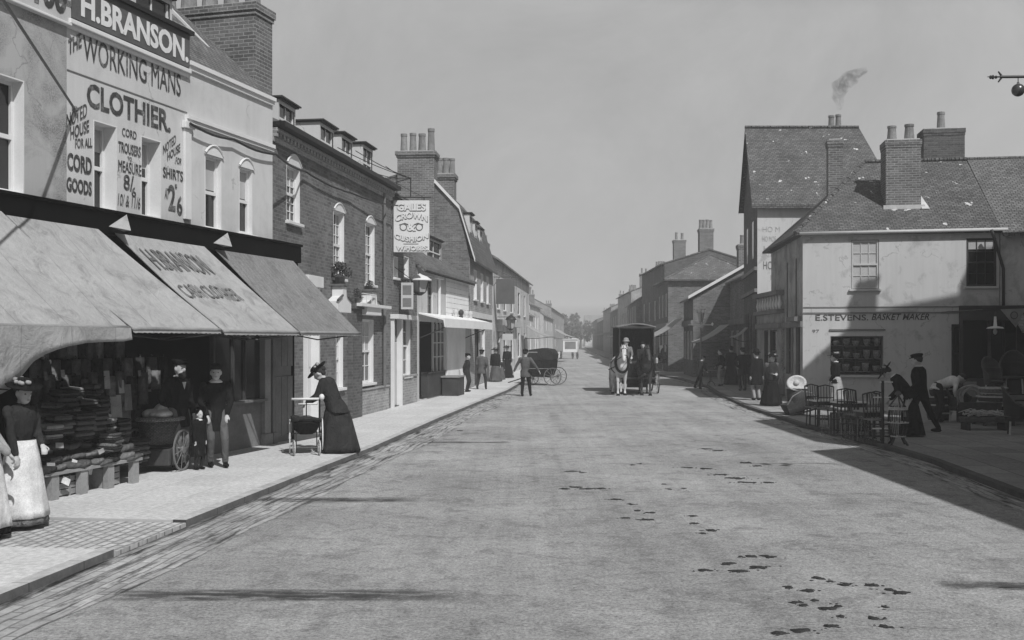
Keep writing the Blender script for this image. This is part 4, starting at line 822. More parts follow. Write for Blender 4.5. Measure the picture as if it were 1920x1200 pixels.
for body, u0, u1, v0, v1, h_arc in (('GALES', .1, .9, .80, .95, .0), ('CROWN', .05, .95, .58, .78, .35), ('&', .38, .62, .41, .56, 0), ('CUSHION', .03, .97, .2, .38, -.4), ('W.HOBBS.', .08, .98, .03, .13, 0)):
    wp = (lambda hh: (lambda u, w: (u, (w*(1-abs(hh))+(hh*4*u*(1-u) if hh > 0 else -hh*(1-4*u*(1-u))))))) (h_arc)
    for mt, dx, dz, yy in (('letter_dark', .012, -.02, -.036), ('letter_white', 0, 0, -.045)): text(bd, body, -w_+2*w_*u0+dx, -w_+2*w_*u1+dx, h_*v0+dz, h_*v1+dz, mt, yy, .035, warp=wp)
b = MB()
for sg in (-1, 1):
    b.torus((sg*.24, -.036, h_*.485), (0, 1, 0), .1, .014, 14, 5); b.tube([(sg*.08, -.036, h_*.53), (sg*.2, -.036, h_*.56), (sg*.36, -.036, h_*.53)], .014, 5)
b.box(-.22*w_*2, .2*w_*2, -.04, -.031, h_*.155, h_*.165); b.build('emblem', 'letter_faded', bd)
o, bd, w_, h_ = hanging_sign('small_inn_sign', 'small pale framed sign under the large inn sign', 752, 775, 530, 580, 32.9, 'cream_paint', 722)
b = MB(); b.box(-w_*.7, w_*.7, -.04, -.031, h_*.55, h_*.9); b.box(-w_*.7, w_*.7, -.04, -.031, h_*.1, h_*.42); b.build('picture_panel', 'grey_wood', bd)
o, bd, w_, h_ = hanging_sign('dark_signboard', 'plain dark square signboard hanging over the far footway', 930, 965, 523, 570, 55, 'sign_dark', 912)
o, bd, w_, h_ = hanging_sign('small_street_sign', 'small two line sign hanging low beyond the dark signboard', 942, 962, 626, 638, 57, 'cream_paint', 935)
def lantern(lab, x, y, z0, w_, h_, arms, top='white_paint'):
    o = thing('lantern', lab, 'lantern', (x, y, z0)); b = MB(); b.lathe((0, 0, 0), [(w_*.28, 0), (w_*.42, h_*.62)], 4); b.build('glass_case', 'lamp_glass', o)
    b = MB(); b.lathe((0, 0, h_*.62), [(w_*.62, 0), (w_*.6, .03), (w_*.38, h_*.22), (w_*.1, h_*.33), (.02, h_*.38)], 12); b.build('cowl', top, o, smooth=True)
    b = MB()
    for k in range(4): t_ = k*math.pi/2; b.tube([(w_*.29*math.cos(t_), w_*.29*math.sin(t_), 0), (w_*.44*math.cos(t_), w_*.44*math.sin(t_), h_*.62)], .015, 5)
    for q in arms: b.tube(q, .02, 6)
    b.lathe((0, 0, -.04), [(w_*.1, -.06), (w_*.32, .04)], 8); b.build('frame', 'iron', o); return o
p_ = at(787, 548, 33.2); pz = at(787, 513, 33.2).z-p_.z; lantern('large lantern with a pale domed cowl on the inn bracket', p_.x, p_.y, p_.z, .62, pz*1.0, [[(0, 0, pz*.4), (-1.2, 0, pz*.4)], [(0, 0, -.06), (-1.15, 0, -.08)]])
p_ = at(958, 616, 57); lantern('small lantern on a long bracket beyond the dark signboard', p_.x, p_.y, p_.z, .5, .75, [[(.5, 0, .62), (-1.6, 0, .62)]], 'iron')
# cables and roof wires
def cable(lab, pts, r=.018):
    b = MB(); q = []
    for i in range(len(pts)-1):
        for j in range(6):
            t_ = j/6; p0_, p1_ = Vector(pts[i]), Vector(pts[i+1]); v_ = p0_.lerp(p1_, t_); v_.z -= .06*math.sin(math.pi*t_); q.append(v_)
    q.append(Vector(pts[-1])); b.tube(q, r, 6); tag(b.build('cable', 'iron'), lab, 'cable')
cable('dark cable looping along the white house and brick inn walls', [L1.w_(s(345), -.12, z(345, 232)), L1.w_(s(430), -.1, z(430, 262)), L1.w_(s(509), -.1, z(509, 290)), L3.w_(s3(565), -.1, z3(565, 322)), L3.w_(s3(650), -.12, z3(650, 362)), L3.w_(s3(728), -.3, z3(728, 386))], .022)
pk = at(770, 334, 33)
for i, (px, py) in enumerate(((626, 277), (660, 283), (700, 326), (717, 312))): cable(('wire from the second dormer', 'wire from the third dormer', 'wire from the inn eaves', 'wire from the small stack')[i]+' to the sign bracket', [L3.w_(s3(px, .0), -.1, z3(px, py, 0)), pk], .011)
b = MB(); b.tube([pk, (pk.x, pk.y, pk.z-.6)], .02, 6); b.tube([pk, L3.w_(s3(740), 0, pk.z-.2)], .02, 6); tag(b.build('wire_bracket', 'iron'), 'iron bracket gathering the roof wires above the inn sign', 'bracket')

# ================================================================ RIGHT SIDE
ST = Fr((9.54, 35.0), (5.96, -.95)); ss = ST.s_; zs_ = ST.z_
B7 = bld('basket_shop', "pale rendered corner shop lettered E. STEVENS BASKET MAKER under a tiled roof", ST, 'shop')
x0, x1 = 0, ss(1874); ez = 5.62; dp = 7.0
u1 = (ss(1596), ss(1648), zs_(1596, 542), zs_(1596, 450)); u2 = (ss(1812), ss(1868), zs_(1812, 537), zs_(1812, 447)); g1 = (ss(1557), ss(1656), zs_(1557, 703), zs_(1557, 630)); g2 = (ss(1784), ss(1872), .75, zs_(1784, 608))
# walls follow the real corner: the side wall runs back along the street, not square to the front
sideu = Vector((.43, 4.2)).normalized(); lx, ly = ST.loc(9.54+.43*1.75, 35+4.2*1.75)
b = MB(); facade(b, x0, x1, 0, ez, [u1, u2, g1, g2]); b.quad((x1, 0, 0), (x1, dp, 0), (x1, dp, ez), (x1, 0, ez)); b.quad((x1, dp, 0), (lx, ly, 0), (lx, ly, ez), (x1, dp, ez)); b.build('front_wall', 'pale_wall', B7)
for w_ in (u1, u2): window(B7, *w_, rev=.07, cols=3, rows=4, frame='dark_wood' if w_ is u2 else 'cream_paint', line='dark_wood' if w_ is u2 else 'grey_wood', blind=.98 if w_ is u1 else .22, sillm='cream_paint')  # short blind added on u2 in place of bright sky reflections
lo = window(B7, *g1, rev=.35, cols=4, rows=3, frame='dark_wood', line='grey_wood', meet=False, bar=.04, sillm='cream_paint')
b = MB(); rr = random.Random(3)
for j in range(3):
    zz = g1[2]+.12+j*.42; b.box(g1[0]+.05, g1[1]-.05, .09, .28, zz-.02, zz)
    for i in range(5):
        cx = g1[0]+.2+i*.32+rr.uniform(-.03, .03); h_ = rr.uniform(.15, .3); b.lathe((cx, .19, zz), [(.07, 0), (.11, h_*.5), (.12, h_), (.1, h_), (.08, h_*.4)], 12)
b.build('baskets_in_window', 'wicker_pale', B7, smooth=True)
window(B7, *g2, rev=.1, cols=2, rows=2, frame='dark_wood', line='dark_wood', meet=False, bar=.06)
b = MB(); b.box(x0+.02, x1, -.025, -.002, zs_(1600, 588), zs_(1600, 585.5)); b.box(x0+.02, ss(1815), -.02, -.002, zs_(1600, 577), zs_(1600, 575)); b.box(ss(1555), ss(1660), -.04, -.002, zs_(1600, 620), zs_(1600, 617)); b.build('string_lines', 'grey_wood', B7)
T = MB()
text(B7, 'E.STEVENS.', ss(1529), ss(1628), zs_(1560, 601), zs_(1560, 590), obj=T, bold=.01)
text(B7, 'BASKET MAKER', ss(1634), ss(1742), zs_(1680, 600), zs_(1680, 588), obj=T, bold=.01, shear=.3); T.build('lettering', 'letter_dark', B7)
T = MB(); text(B7, '97', ss(1523), ss(1536), zs_(1530, 624), zs_(1530, 618), obj=T, bold=0); T.build('house_number', 'letter_faded', B7)
b = MB(); i = 0; xx = .1
while xx < x1-.3: b.box(xx, xx+.13, -.05, -.002, ez-.2, ez-.13); xx += .30
b.box(x0, x1, -.04, -.003, ez-.125, ez-.02); b.build('dentil_course', 'cream_paint', B7)
b = MB(); b.tube([(-.12, -.16, ez-.02), (x1+.2, -.16, ez+.02)], .055, 8); b.build('gutter', 'cream_paint', B7, smooth=True); b = MB(); b.box(-.12, x1+.1, -.11, -.02, ez-.03, ez+.03); b.build('soffit', 'black_paint', B7)
# side wall facing the street
SW = Fr((9.54+.43*1.75, 35+4.2*1.75), -sideu); SL = (Vector((.43, 4.2))*1.75).length
def inB7(fr, root, x, y, zz): X, Y, Z_ = fr.w_(x, y, zz); l = (Vector((X, Y))-root.O); return (l.dot(root.u), l.dot(root.n), Z_)
b = MB(); sw = [(SL-1.45, SL-1.15, 2.9, 4.9), (SL-3.4, SL-3.1, 2.9, 4.9), (SL-1.4, SL-.5, .12, 2.6), (SL-3.5, SL-2.3, .9, 2.6)]
facade(b, 0, SL, 0, ez, sw)
dv = SW.rz-ST.rz; ofs = ST.loc(SW.O.x, SW.O.y)
def place(o, par): o.parent = par; o.location = (ofs[0], ofs[1], 0); o.rotation_euler = (0, 0, dv); return o
place(b.build('side_wall', 'grey_stucco', None), B7)
for w_ in sw: place(window(None, *w_, rev=.15, cols=1, rows=2, frame='dark_wood', line='grey_wood', sill=False), B7)
b = MB(); b.box(0, SL, -.08, -.002, 2.55, 2.75) ; b.box(SL-1.9, SL-.2, -.25, -.003, 2.751, 2.9); b.box(SL-2.1, SL-1.9, -.06, -.003, 0, 2.54); place(b.build('side_cornice', 'grey_wood', None), B7)
# roof: hipped at the street end
Rz = 8.55; ym = 4.1; b = MB(); A_ = (-.25, -.14, ez); B_ = (lx-.35, ly, ez); E0 = (2.6, ym, Rz); E1 = (x1+.05, ym, Rz); D_ = (x1+.05, -.14, ez); Bk = (x1+.05, ly+1, ez)
b.add([A_, D_, E1, E0, B_, Bk], ((0, 1, 2, 3), (4, 0, 3), (5, 4, 3, 2), (1, 5, 2))); b.add([A_, D_, Bk, B_, *[(p[0], p[1], p[2]-.07) for p in (A_, D_, Bk, B_)]], ((4, 5, 6, 7)[::-1], (0, 4, 5, 1)[::-1], (3, 7, 4, 0)[::-1]))
rf = b.build('roof', 'tile_lichen', B7)
b = MB(); n = 26
for i in range(n): a = E0[0]+(E1[0]-E0[0])*i/n; b.tube([(a, ym, Rz+.02), (a+(E1[0]-E0[0])/n-.03, ym, Rz+.02)], .09, 7)
for i in range(12):
    p0_ = Vector(A_).lerp(Vector(E0), i/12); p1_ = Vector(A_).lerp(Vector(E0), (i+.9)/12); b.tube([p0_, p1_], .08, 6)
b.build('ridge_tiles', 'tile_lichen', rf)
def rz_(y): return ez+(Rz-ez)*(y+.14)/(ym+.14)
yc = 1.15; xc0 = ss(1661, yc); xc1 = ss(1727, yc); c1 = chimney(B7, xc0, xc1, yc, yc+.95, rz_(yc)-.1, ST.z_(1690, 262, yc), 2, .62, .17, 'brick_chimney', .03)
b = MB(); b.box(xc0-.08, xc1+.12, yc-.02, yc+.0, rz_(yc)-.22, rz_(yc)+.12)
b.prism([(xc1+.002, yc-.1, rz_(yc-.1)+.03), (xc1+.25, yc-.1, rz_(yc-.1)+.03), (xc1+.06, yc+1, rz_(yc+1)+.05), (xc1+.002, yc+1, rz_(yc+1)+.05)], (0, 0, .03)); b.build('flashing', 'lead', c1)
yc = 5.3; xc0 = ss(1732, yc); xc1 = ss(1809, yc); chimney(B7, xc0, xc1, yc, yc+1, 6, ST.z_(1770, 241, yc), 1, .68, .15, 'brick_dark', .03)
yc = 3.1; xc0 = ss(1553, yc); xc1 = ss(1580, yc); chimney(B7, xc0, xc1, yc, yc+.5, 5.8, ST.z_(1565, 262, yc), 0, .6, .13, 'brick_chimney', .04)
# ---- adjoining range to the right
B8 = bld('adjoining_range', 'boarded range at the right edge adjoining the basket shop under a dark tiled roof', Fr(ST.w_(x1+.03)[:2], ST.u), 'building'); FR8 = Fr(ST.w_(x1+.03)[:2], ST.u); s8 = FR8.s_
g8 = [(1.7, 2.9, .8, 2.6), (2.0, 2.9, 3.6, 5.0)]; walls(B8, 0, 7, 7, 0, ez-.05, g8, 'pale_wall_b', gable=(ym, Rz-.05, 0))
for w_ in g8: window(B8, *w_, rev=.1, cols=2, rows=3, frame='dark_wood', line='dark_wood')
gable_roof(B8, 0, 7, ez-.02, ym, Rz-.08, 7.5, mat='tile', over=.3, ends=0)
b = MB(); b.tube([(.06, -.1, 0), (.06, -.1, 4.4), (-.35, -.3, ez)], .05, 8); b.build('downpipe', 'iron', B8, smooth=True)
b = MB(); b.prism([(0.3, -1.2, 2.35), (0.3, -.02, 3.0), (0.3, -.02, 3.06), (0.3, -1.2, 2.41)], (6, 0, 0)); b.build('lean_to_roof', 'slate', B8)
o = thing('dark_shopfront', 'dark boarded shopfront at the right edge behind the wicker goods', 'shopfront', ST.w_(0), ST.rz); xq = ss(1800, -.2)
b = MB(); b.box(xq, x1+6, -.2, -.06, 0, .9); b.box(xq, x1+6, -.24, -.06, 2.75, 3.15); b.box(xq, x1+6, -.3, -.06, 3.151, 3.22); b.build('stall_riser_and_fascia', 'dark_wood', o)
b = MB(); b.box(xq, x1+6, -.12, -.1, .9, 2.75); b.build('pane', 'glass', o)
for i in range(9): b = MB(); xx = xq+i*.85; b.box(xx, xx+.09, -.22, -.06, .9, 2.75); b.build('mullion', 'dark_wood', o)
b = MB(); b.box(xq+.1, xq+.5, -.21, -.201, .3, .8); b.build('panel', 'grey_wood', o)
# ---- balustraded single storey bay beyond the basket shop
BX = Fr((9.98, 43.3), (-.15, -4.4)); o = bld('balustraded_bay', 'single storey shop bay with a pale balustrade between the basket shop and the tall gable', BX, 'shop'); bl = 4.35
ws = [(1.3, 2.0, .12, 2.5), (2.4, 3.6, .9, 2.5)]; walls(o, 0, bl, 4, 0, 3.1, ws, 'grey_stucco')
for w_ in ws: window(o, *w_, rev=.12, cols=1, rows=2, frame='dark_wood', line='dark_wood')
b = MB(); b.box(-.1, bl, -.18, .2, 3.1, 3.25); b.box(-.12, bl, -.2, .25, 3.78, 3.95); b.box(-.1, bl, -.1, -.002, 2.55, 2.75); b.build('cornice', 'grey_wood', o, bevel=.01)
for q in [(.1+i*.5, 0, 3.25) for i in range(9)]+[(0.0, .4+i*.5, 3.25) for i in range(4)]: b = MB(); b.lathe(q, [(.07, 0), (.05, .06), (.09, .2), (.045, .4), (.07, .53)], 10); b.build('baluster', 'white_paint', o, smooth=True)
b = MB(); b.box(-.12, .12, .25, 3.5, 3.78, 3.95); b.box(-.1, .1, .2, 3.5, 3.1, 3.25); b.build('rear_rail', 'grey_wood', o)
# ---- the tall gabled building
GT = Fr((10.12, 44.0), (1, 0)); B9 = bld('tall_gable_house', 'tall house with its gable end to the street and a white side wall lettered HOMO', GT, 'house')
gx = 5.6; zn, zf, zr = 7.95, 8.5, 11.6; dd = 7.4; ymr = 3.7
skew = 1.05       # the street wall runs back at an angle
def pt(x, y, zz): return (x+skew*y/dd*(1-x/gx), y, zz)
b = MB(); facade(b, .0, gx, 0, zn, [(.2, .0, 0, 0)]); b.quad((gx, 0, 0), (gx, dd, 0), (gx, dd, zf), (gx, 0, zn)); b.quad((gx, dd, 0), pt(0, dd, 0), pt(0, dd, zf), (gx, dd, zf)); b.build('white_wall', 'pale_wall', B9)
b = MB(); b.add([(0, 0, 0), pt(0, dd, 0), pt(0, dd, zf), pt(0, ymr, zr), (0, 0, zn)], ((4, 3, 2, 1, 0),)); gw_ = b.build('gable_wall', 'brick_dark', B9)
b = MB(); b.add([pt(-.25, -.3, zn-.28), (gx-1.9+2.2, -.3, zn-.28), (gx-.2, ymr, zr), pt(-.25, ymr, zr), (gx+.1, dd+.3, zf-.25), pt(-.3, dd+.3, zf-.25)], ((0, 1, 2, 3), (3, 2, 4, 5), (1, 4, 2))); 
b.add([tuple(Vector(q)-Vector((0, 0, .14))) for q in (pt(-.25, -.3, zn-.28), pt(-.25, ymr, zr), pt(-.3, dd+.3, zf-.25))]+[pt(-.25, -.3, zn-.28), pt(-.25, ymr, zr), pt(-.3, dd+.3, zf-.25)], ((0, 1, 4, 3), (1, 2, 5, 4)))
b.add([pt(-.25, -.3, zn-.42), (gx+.3, -.3, zn-.42), (gx+.3, -.3, zn-.28), pt(-.25, -.3, zn-.28)], ((0, 1, 2, 3),)); rf = b.build('roof', 'tile_lichen', B9)
b = MB()
for i in range(18): a = i/18; b.tube([Vector(pt(-.25, ymr, zr+.02)).lerp(Vector((gx-.2, ymr, zr+.02)), a), Vector(pt(-.25, ymr, zr+.02)).lerp(Vector((gx-.2, ymr, zr+.02)), a+.05)], .09, 6)
b.build('ridge_tiles', 'tile_lichen', rf)
b = MB()
for zz in (4.1, 5.0): 
    p0_, p1_ = Vector(pt(-.002, 0, zz)), Vector(pt(-.002, dd, zz)); b.prism([p0_, p1_, p1_+Vector((0, 0, .15)), p0_+Vector((0, 0, .15))], (-.12, .0, 0))
b.build('ledge', 'grey_wood', B9)
b = MB()
for ya, yb, za, zb_ in ((.8, 2.2, .3, 3.3), (2.8, 3.8, .2, 3.2), (4.4, 6.2, .3, 3.3), (1.5, 2.3, 5.6, 7.2), (4.5, 5.3, 5.6, 7.2)):
    p0_, p1_ = Vector(pt(-.002, ya, za)), Vector(pt(-.002, yb, za)); hz = Vector((0, 0, zb_-za)); b.prism([p0_, p1_, p1_+hz, p0_+hz], (-.02, 0, 0))
b.build('street_windows', 'glass', B9)
T = MB(); gs = GT.s_; text(B9, 'HOMOC', gs(1431), gs(1476), GT.z_(1431, 505), GT.z_(1431, 490), obj=T, bold=-.003); T.build('faded_lettering', 'letter_faded', B9)
T = MB()
for py, a, c in ((430, 1430, 1462), (448, 1430, 1455), (466, 1432, 1460), (476, 1430, 1458), (520, 1445, 1476), (534, 1450, 1476), (600, 1430, 1447), (628, 1434, 1448), (650, 1430, 1444), (665, 1431, 1444)): text(B9, 'HO MOE CO'[:3+(py//7) % 6], gs(a), gs(c), GT.z_(a, py+5, 0), GT.z_(a, py-5, 0), obj=T, bold=-.01)
T.build('ghost_lettering', 'letter_ghost', B9)
c9 = chimney(B9, gs(1556, 5.0), gs(1582, 5.0), 5.0, 5.6, 9, 11.75, 2, .68, .15, 'brick_chimney', .03)
# ---- buildings further along the right side
RL = Fr((11.35, 51.8), (-.078, -1)); 
def rhouse(name, lab, xa, ya, xb, yb, zz, wall_, roofm, rise=1.8, nwin=3, rows=((3.6, 5.1), (1, 2.6)), ch=None, grp=None, dep=7, frame='cream_paint', hip=False, smat=None, lw='cream_paint'):
    fr = Fr((xb, yb), (xa-xb, ya-yb)); ln = math.hypot(xa-xb, ya-yb); o = bld(name, lab, fr, 'house', grp)
    ws = []
    for i in range(nwin):
        c = ln*(i+.5)/nwin
        for a, b_ in rows: 
            if b_ < zz-.2: ws.append((c-.45, c+.45, a, b_))
    if hip: walls(o, 0, ln, dep, 0, zz, ws, wall_, side_mat=smat); hip_roof(o, 0, ln, dep, zz, zz+rise, roofm, .3, (min(2.5, ln*.35),)*2)
    else: walls(o, 0, ln, dep, 0, zz, ws, wall_, gable=(dep/2, zz+rise, 0), side_mat=smat); gable_roof(o, 0, ln, zz, dep/2, zz+rise, dep, mat=roofm, over=.25)
    for w_ in ws: window(o, *w_, rev=.1, cols=1, rows=2, frame=frame, line=lw, sill=False)
    if ch:
        for a, b_, n_, top in ch: chimney(o, a, a+.8, b_, b_+1.0, zz, top, n_, .6)
    b = MB(); b.box(0, ln, -.12, -.002, 2.9, 3.2); b.build('shop_cornice', 'grey_wood', o)
    return o, fr
rhouse('right_row_house', 'brick house just beyond the tall gable, with twin tall upper windows', 11.4, 51.9, 11.85, 58, 5.2, 'brick', 'tile_far', 1.7, 3, ch=[(.5, 3, 1, 8.2)])
rhouse('white_verge_house', 'house with a long sloping roof edged by a white verge and shops below', 9.9, 58.3, 10.3, 64, 4.4, 'brick_dark', 'tile_far', 2.0, 3, ch=[(3.9, 2.6, 2, 7.4)], smat='brick')
fr = Fr((10.3, 64), (9.9-10.3, 58.3-64)); b = MB(); ln = math.hypot(.4, 5.7)
v0 = Vector(fr.w_(ln+.1, -.28, 4.35)); v1 = Vector(fr.w_(ln+.1, 3.5, 6.5)); b.prism([v0, v1, v1+Vector((0, 0, .16)), v0+Vector((0, 0, .16))], (0, -.12, 0)); o = b.build('verge', 'white_paint'); tag(o, 'white verge board on the sloping roof of the right row', 'verge board')
rhouse('hipped_house', 'house with a dark hipped roof and pale window strip standing forward in the right row', 9.95, 68, 10.4, 76, 5.95, 'brick_dark', 'tile_far', 1.75, 3, hip=True, dep=6, smat='brick', ch=[(7.0, 5.2, 2, 8.6)])
pts = [(10.5, 77, 7.0), (11.2, 92, 6.6), (11.9, 110, 6.9), (12.9, 130, 6.6), (14.0, 152, 6.8), (15.4, 180, 6.4), (17.2, 215, 6.6), (19.6, 260, 6.4)]
on = ('first', 'second', 'third', 'fourth', 'fifth', 'sixth', 'farthest')
rr = random.Random(2)
for i in range(7):
    a, c = pts[i], pts[i+1]; a = (a[0]+rr.uniform(-.5, .6), a[1], a[2]+rr.uniform(-1.3, .7)); rhouse('far_right_house', 'terrace house beyond the hipped roof, %s in the receding right row' % on[i], a[0], a[1]+.3, c[0], c[1], a[2], ('brick_dark', 'brick', 'grey_stucco', 'brick', 'brick_pale', 'brick_dark', 'brick')[i], ('tile_far', 'slate')[i % 2], (1.0, 2.0, 1.2, 2.2, 1.4, 1.8, 1.2)[i], 4, ch=[(.4, 2.6, 2, a[2]+3.0), (c[1]-a[1]-1.4, 2.6, 4, a[2]+2.6)], grp='terrace houses receding on the right', dep=6.5)
# closing houses at the end of the street
for i, (x, y, w_, h_, lab) in enumerate(((-16, 330, 14, 7, 'faint house closing the street at the left'), (0, 345, 12, 6, 'faint house closing the street at the middle'), (24, 350, 16, 7.5, 'faint house closing the street at the right'))):
    fr = Fr((x, y), (1, 0)); o = bld('distant_house', lab, fr, 'house'); ws = [(w_*f_/4-.5, w_*f_/4+.5, 3.5, 5) for f_ in (1, 2, 3)]; walls(o, 0, w_, 8, 0, h_, ws, 'pale_wall_b', gable=(4, h_+2.5, 0)); gable_roof(o, 0, w_, h_, 4, h_+2.5, 8, mat='slate')
    for q in ws: window(o, *q, cols=1, rows=2, sill=False)
# trees at the end of the street
def tree(lab, x, y, h, r, n, seed):
    t_ = thing('broadleaf_tree', lab, 'tree', (x, y, 0), 0, 'trees at the end of the street'); rr = random.Random(seed)
    b = MB(); b.tube([(0, 0, 0), (.1, 0, h*.3), (.0, .1, h*.7)], [r*.1, r*.07, r*.03], 8)
    for k in range(5): a = k*1.3; b.tube([(.05, 0, h*(.3+.06*k)), (r*.6*math.cos(a), r*.6*math.sin(a), h*(.55+.06*k))], [r*.05, r*.015], 6)
    b.build('trunk', 'bark', t_); b = MB()
    cl = [(Vector((rr.uniform(-.7, .7)*r, rr.uniform(-.7, .7)*r, h*rr.uniform(.35, .9))), r*rr.uniform(.25, .5)) for _ in range(12)]
    for i in range(n):
        c, q = cl[i % 12]; d = Vector((rr.gauss(0, 1), rr.gauss(0, 1), rr.gauss(0, 1))).normalized()*q*rr.uniform(.6, 1.05); p_ = c+d; e = Vector((rr.gauss(0, 1), rr.gauss(0, 1), rr.gauss(0, 1))).normalized()*r*.1; f_ = e.orthogonal()*.6
        b.quad(p_-e, p_+f_, p_+e, p_-f_)
    b.build('crown', 'foliage_far', t_)
for i, (x, y, h, r) in enumerate(((9.5, 212, 6.6, 2.6), (12.0, 220, 7.6, 3.2), (14.6, 228, 6.2, 2.8), (7.0, 250, 5, 3))): tree(('slim tree left of the white wagon', 'tallest tree behind the white wagon', 'tree right of the white wagon', 'low tree far left of the white wagon')[i], x, y, h, r, 900, i)
# shop awnings on the right row
def rawning(lab, p0, p1, p2, p3, mat='canvas'):
    o = thing('awning', lab, 'awning', (p0[0], p0[1], 0), 0, 'shop awnings of the right row'); b = MB(); n = 8; base = Vector((p0[0], p0[1], 0)); q = [Vector(v)-base for v in (p0, p1, p2, p3)]
    vs = [];
    for j in range(n+1):
        for i in range(n+1):
            u, w_ = i/n, j/n; p_ = q[0].lerp(q[1], u).lerp(q[3].lerp(q[2], u), w_); p_.z -= .12*math.sin(math.pi*w_); vs.append(p_)
    k = len(vs); vs += [v-Vector((0, 0, .015)) for v in vs]; fs = []
    for j in range(n):
        for i in range(n): a = j*(n+1)+i; fs += [(a, a+1, a+n+2, a+n+1), (k+a, k+a+n+1, k+a+n+2, k+a+1)]
    b.add(vs, fs); b.build('canopy', mat, o, smooth=True); b = MB(); b.tube([q[3], q[2]], .03, 6); b.tube([q[3], (q[0]+q[3])/2-Vector((0, 0, .5)), q[0]-Vector((0, 0, .9))], .02, 5); b.build('frame', 'iron', o)
rawning('larger white awning sloping out behind the street lamp', (10.0, 66, 3.35), (9.75, 61, 3.35), (8.1, 61.3, 2.25), (8.2, 66.5, 2.3))
rawning('smaller pale awning right of the street lamp', (11.2, 57.5, 2.9), (10.9, 53.5, 2.9), (9.3, 53.8, 1.95), (9.6, 57.5, 2.0))
rawning('small white awning by the tall gable', (11.2, 50.5, 2.9), (10.9, 48.5, 2.9), (10.1, 48.6, 2.2), (10.3, 50.5, 2.25))
rawning('far white awning beyond the covered van on the right', (11.4, 92, 3.2), (11.1, 86, 3.2), (9.3, 86, 2.2), (9.5, 92, 2.2))
rawning('faint small awning farthest down the right row', (13.0, 126, 3.3), (12.6, 118, 3.3), (10.8, 118, 2.3), (11.0, 126, 2.3))
rawning('faint pale awning over the far left footway', (.9, 73, 3.1), (1.5, 79, 3.1), (3.2, 78.6, 2.3), (2.6, 72.6, 2.3))
rawning('fainter pale awning at the far end of the left footway', (3.9, 100, 3.1), (4.6, 105, 3.1), (6.4, 104.6, 2.3), (5.8, 99.6, 2.3))
# street lamp
lx_, ly_ = G(1314, 726); o = thing('street_lamp', 'tall street lamp with a wide pale reflector and a ladder bar on the right kerb', 'street lamp', (lx_, ly_, 0)); k_ = ly_/F
b = MB(); b.lathe((0, 0, 0), [(.12, 0), (.12, .1), (.07, .25), (.055, .9), (.07, .95), (.045, 1.0), (.035, (726-615)*k_)], 12); b.build('post', 'grey_iron', o, smooth=True)
zc = (726-609)*k_; b = MB(); b.tube([(-.55, 0, zc), (.5, 0, zc)], .02, 6); b.ell((.52, 0, zc+.03), (.05, .05, .08), 8, 5); b.build('ladder_bar', 'white_paint', o)
zl = (726-580)*k_; b = MB(); b.lathe((0, 0, zl), [(.26, 0), (.25, .03), (.06, .07), (.03, .12)], 16); b.build('reflector', 'white_paint', o, smooth=True)
b = MB(); b.lathe((0, 0, zc+.12), [(.08, 0), (.16, .4), (.14, .42)], 6); b.build('lantern', 'lamp_glass', o)
b = MB()
for k in range(4): b.tube([(.05*math.cos(k*1.57), .05*math.sin(k*1.57), zc), (.17*math.cos(k*1.57), .17*math.sin(k*1.57), zl)], .012, 5)
b.build('lamp_frame', 'iron', o)
# ---- buildings just out of the picture on the right: they throw the shade on the road, the forecourt and the wall
def block(name, lab, poly, ze, rise, ridge='y', ch=None):
    x0_, x1_, y0_, y1_ = poly; o = thing(name, lab, 'building', (x0_, y0_, 0)); X, Y = x1_-x0_, y1_-y0_; b = MB(); b.box(0, X, 0, Y, 0, ze); b.build('wall', 'brick', o)
    b = MB(); e = .0; b.add([(-e, 0, ze+.01), (X+e, 0, ze+.01), (X/2, 0, ze+rise), (-e, Y, ze+.01), (X+e, Y, ze+.01), (X/2, Y, ze+rise)], ((0, 1, 2), (5, 4, 3), (0, 2, 5, 3), (2, 1, 4, 5), (0, 3, 4, 1))); b.build('roof', 'tile', o)
    for j in range(max(1, int(Y/3.5))):
        for k in range(2):
            b = MB(); b.box(-.03, -.002, 1+j*3.5, 2.1+j*3.5, 1.0+k*2.9, 2.7+k*2.9); w_ = b.build('window', 'glass', o)
    b = MB(); b.box(-.1, -.002, .0, Y, 3.1, 3.35); b.build('shop_cornice', 'cream_paint', o)
    if ch: chimney(o, *ch)
    return o
block('near_right_shop', 'brick shop just outside the right edge that carries the hanging balls', (8.85, 14, -8, 14.6), 7.4, 1.5)
block('taller_right_shop', 'taller brick shop just outside the right edge beyond the hanging balls', (10.4, 15, 14.65, 20.5), 9.6, 1.5)
o = thing('hipped_warehouse', 'high hip roofed brick building outside the right edge facing the basket shop', 'building', (13.4, 23.4, 0)); b = MB(); b.box(0, 9, 0, 4.2, 0, 10.3); b.build('wall', 'brick', o)
hip_roof(o, 0, 9, 4.2, 10.32, 14.4, 'tile', 0, (2.9, 2.0)); chimney(o, 2.6, 3.1, 1.8, 2.4, 13.6, 15.2, 0); chimney(o, 5.8, 7.7, 1.7, 2.5, 13.6, 15.3, 0)
for j in range(2):
    for k in range(3): b = MB(); b.box(-.03, -.002, .6+j*1.9, 1.6+j*1.9, 1+k*3, 2.7+k*3); b.build('window', 'glass', o)
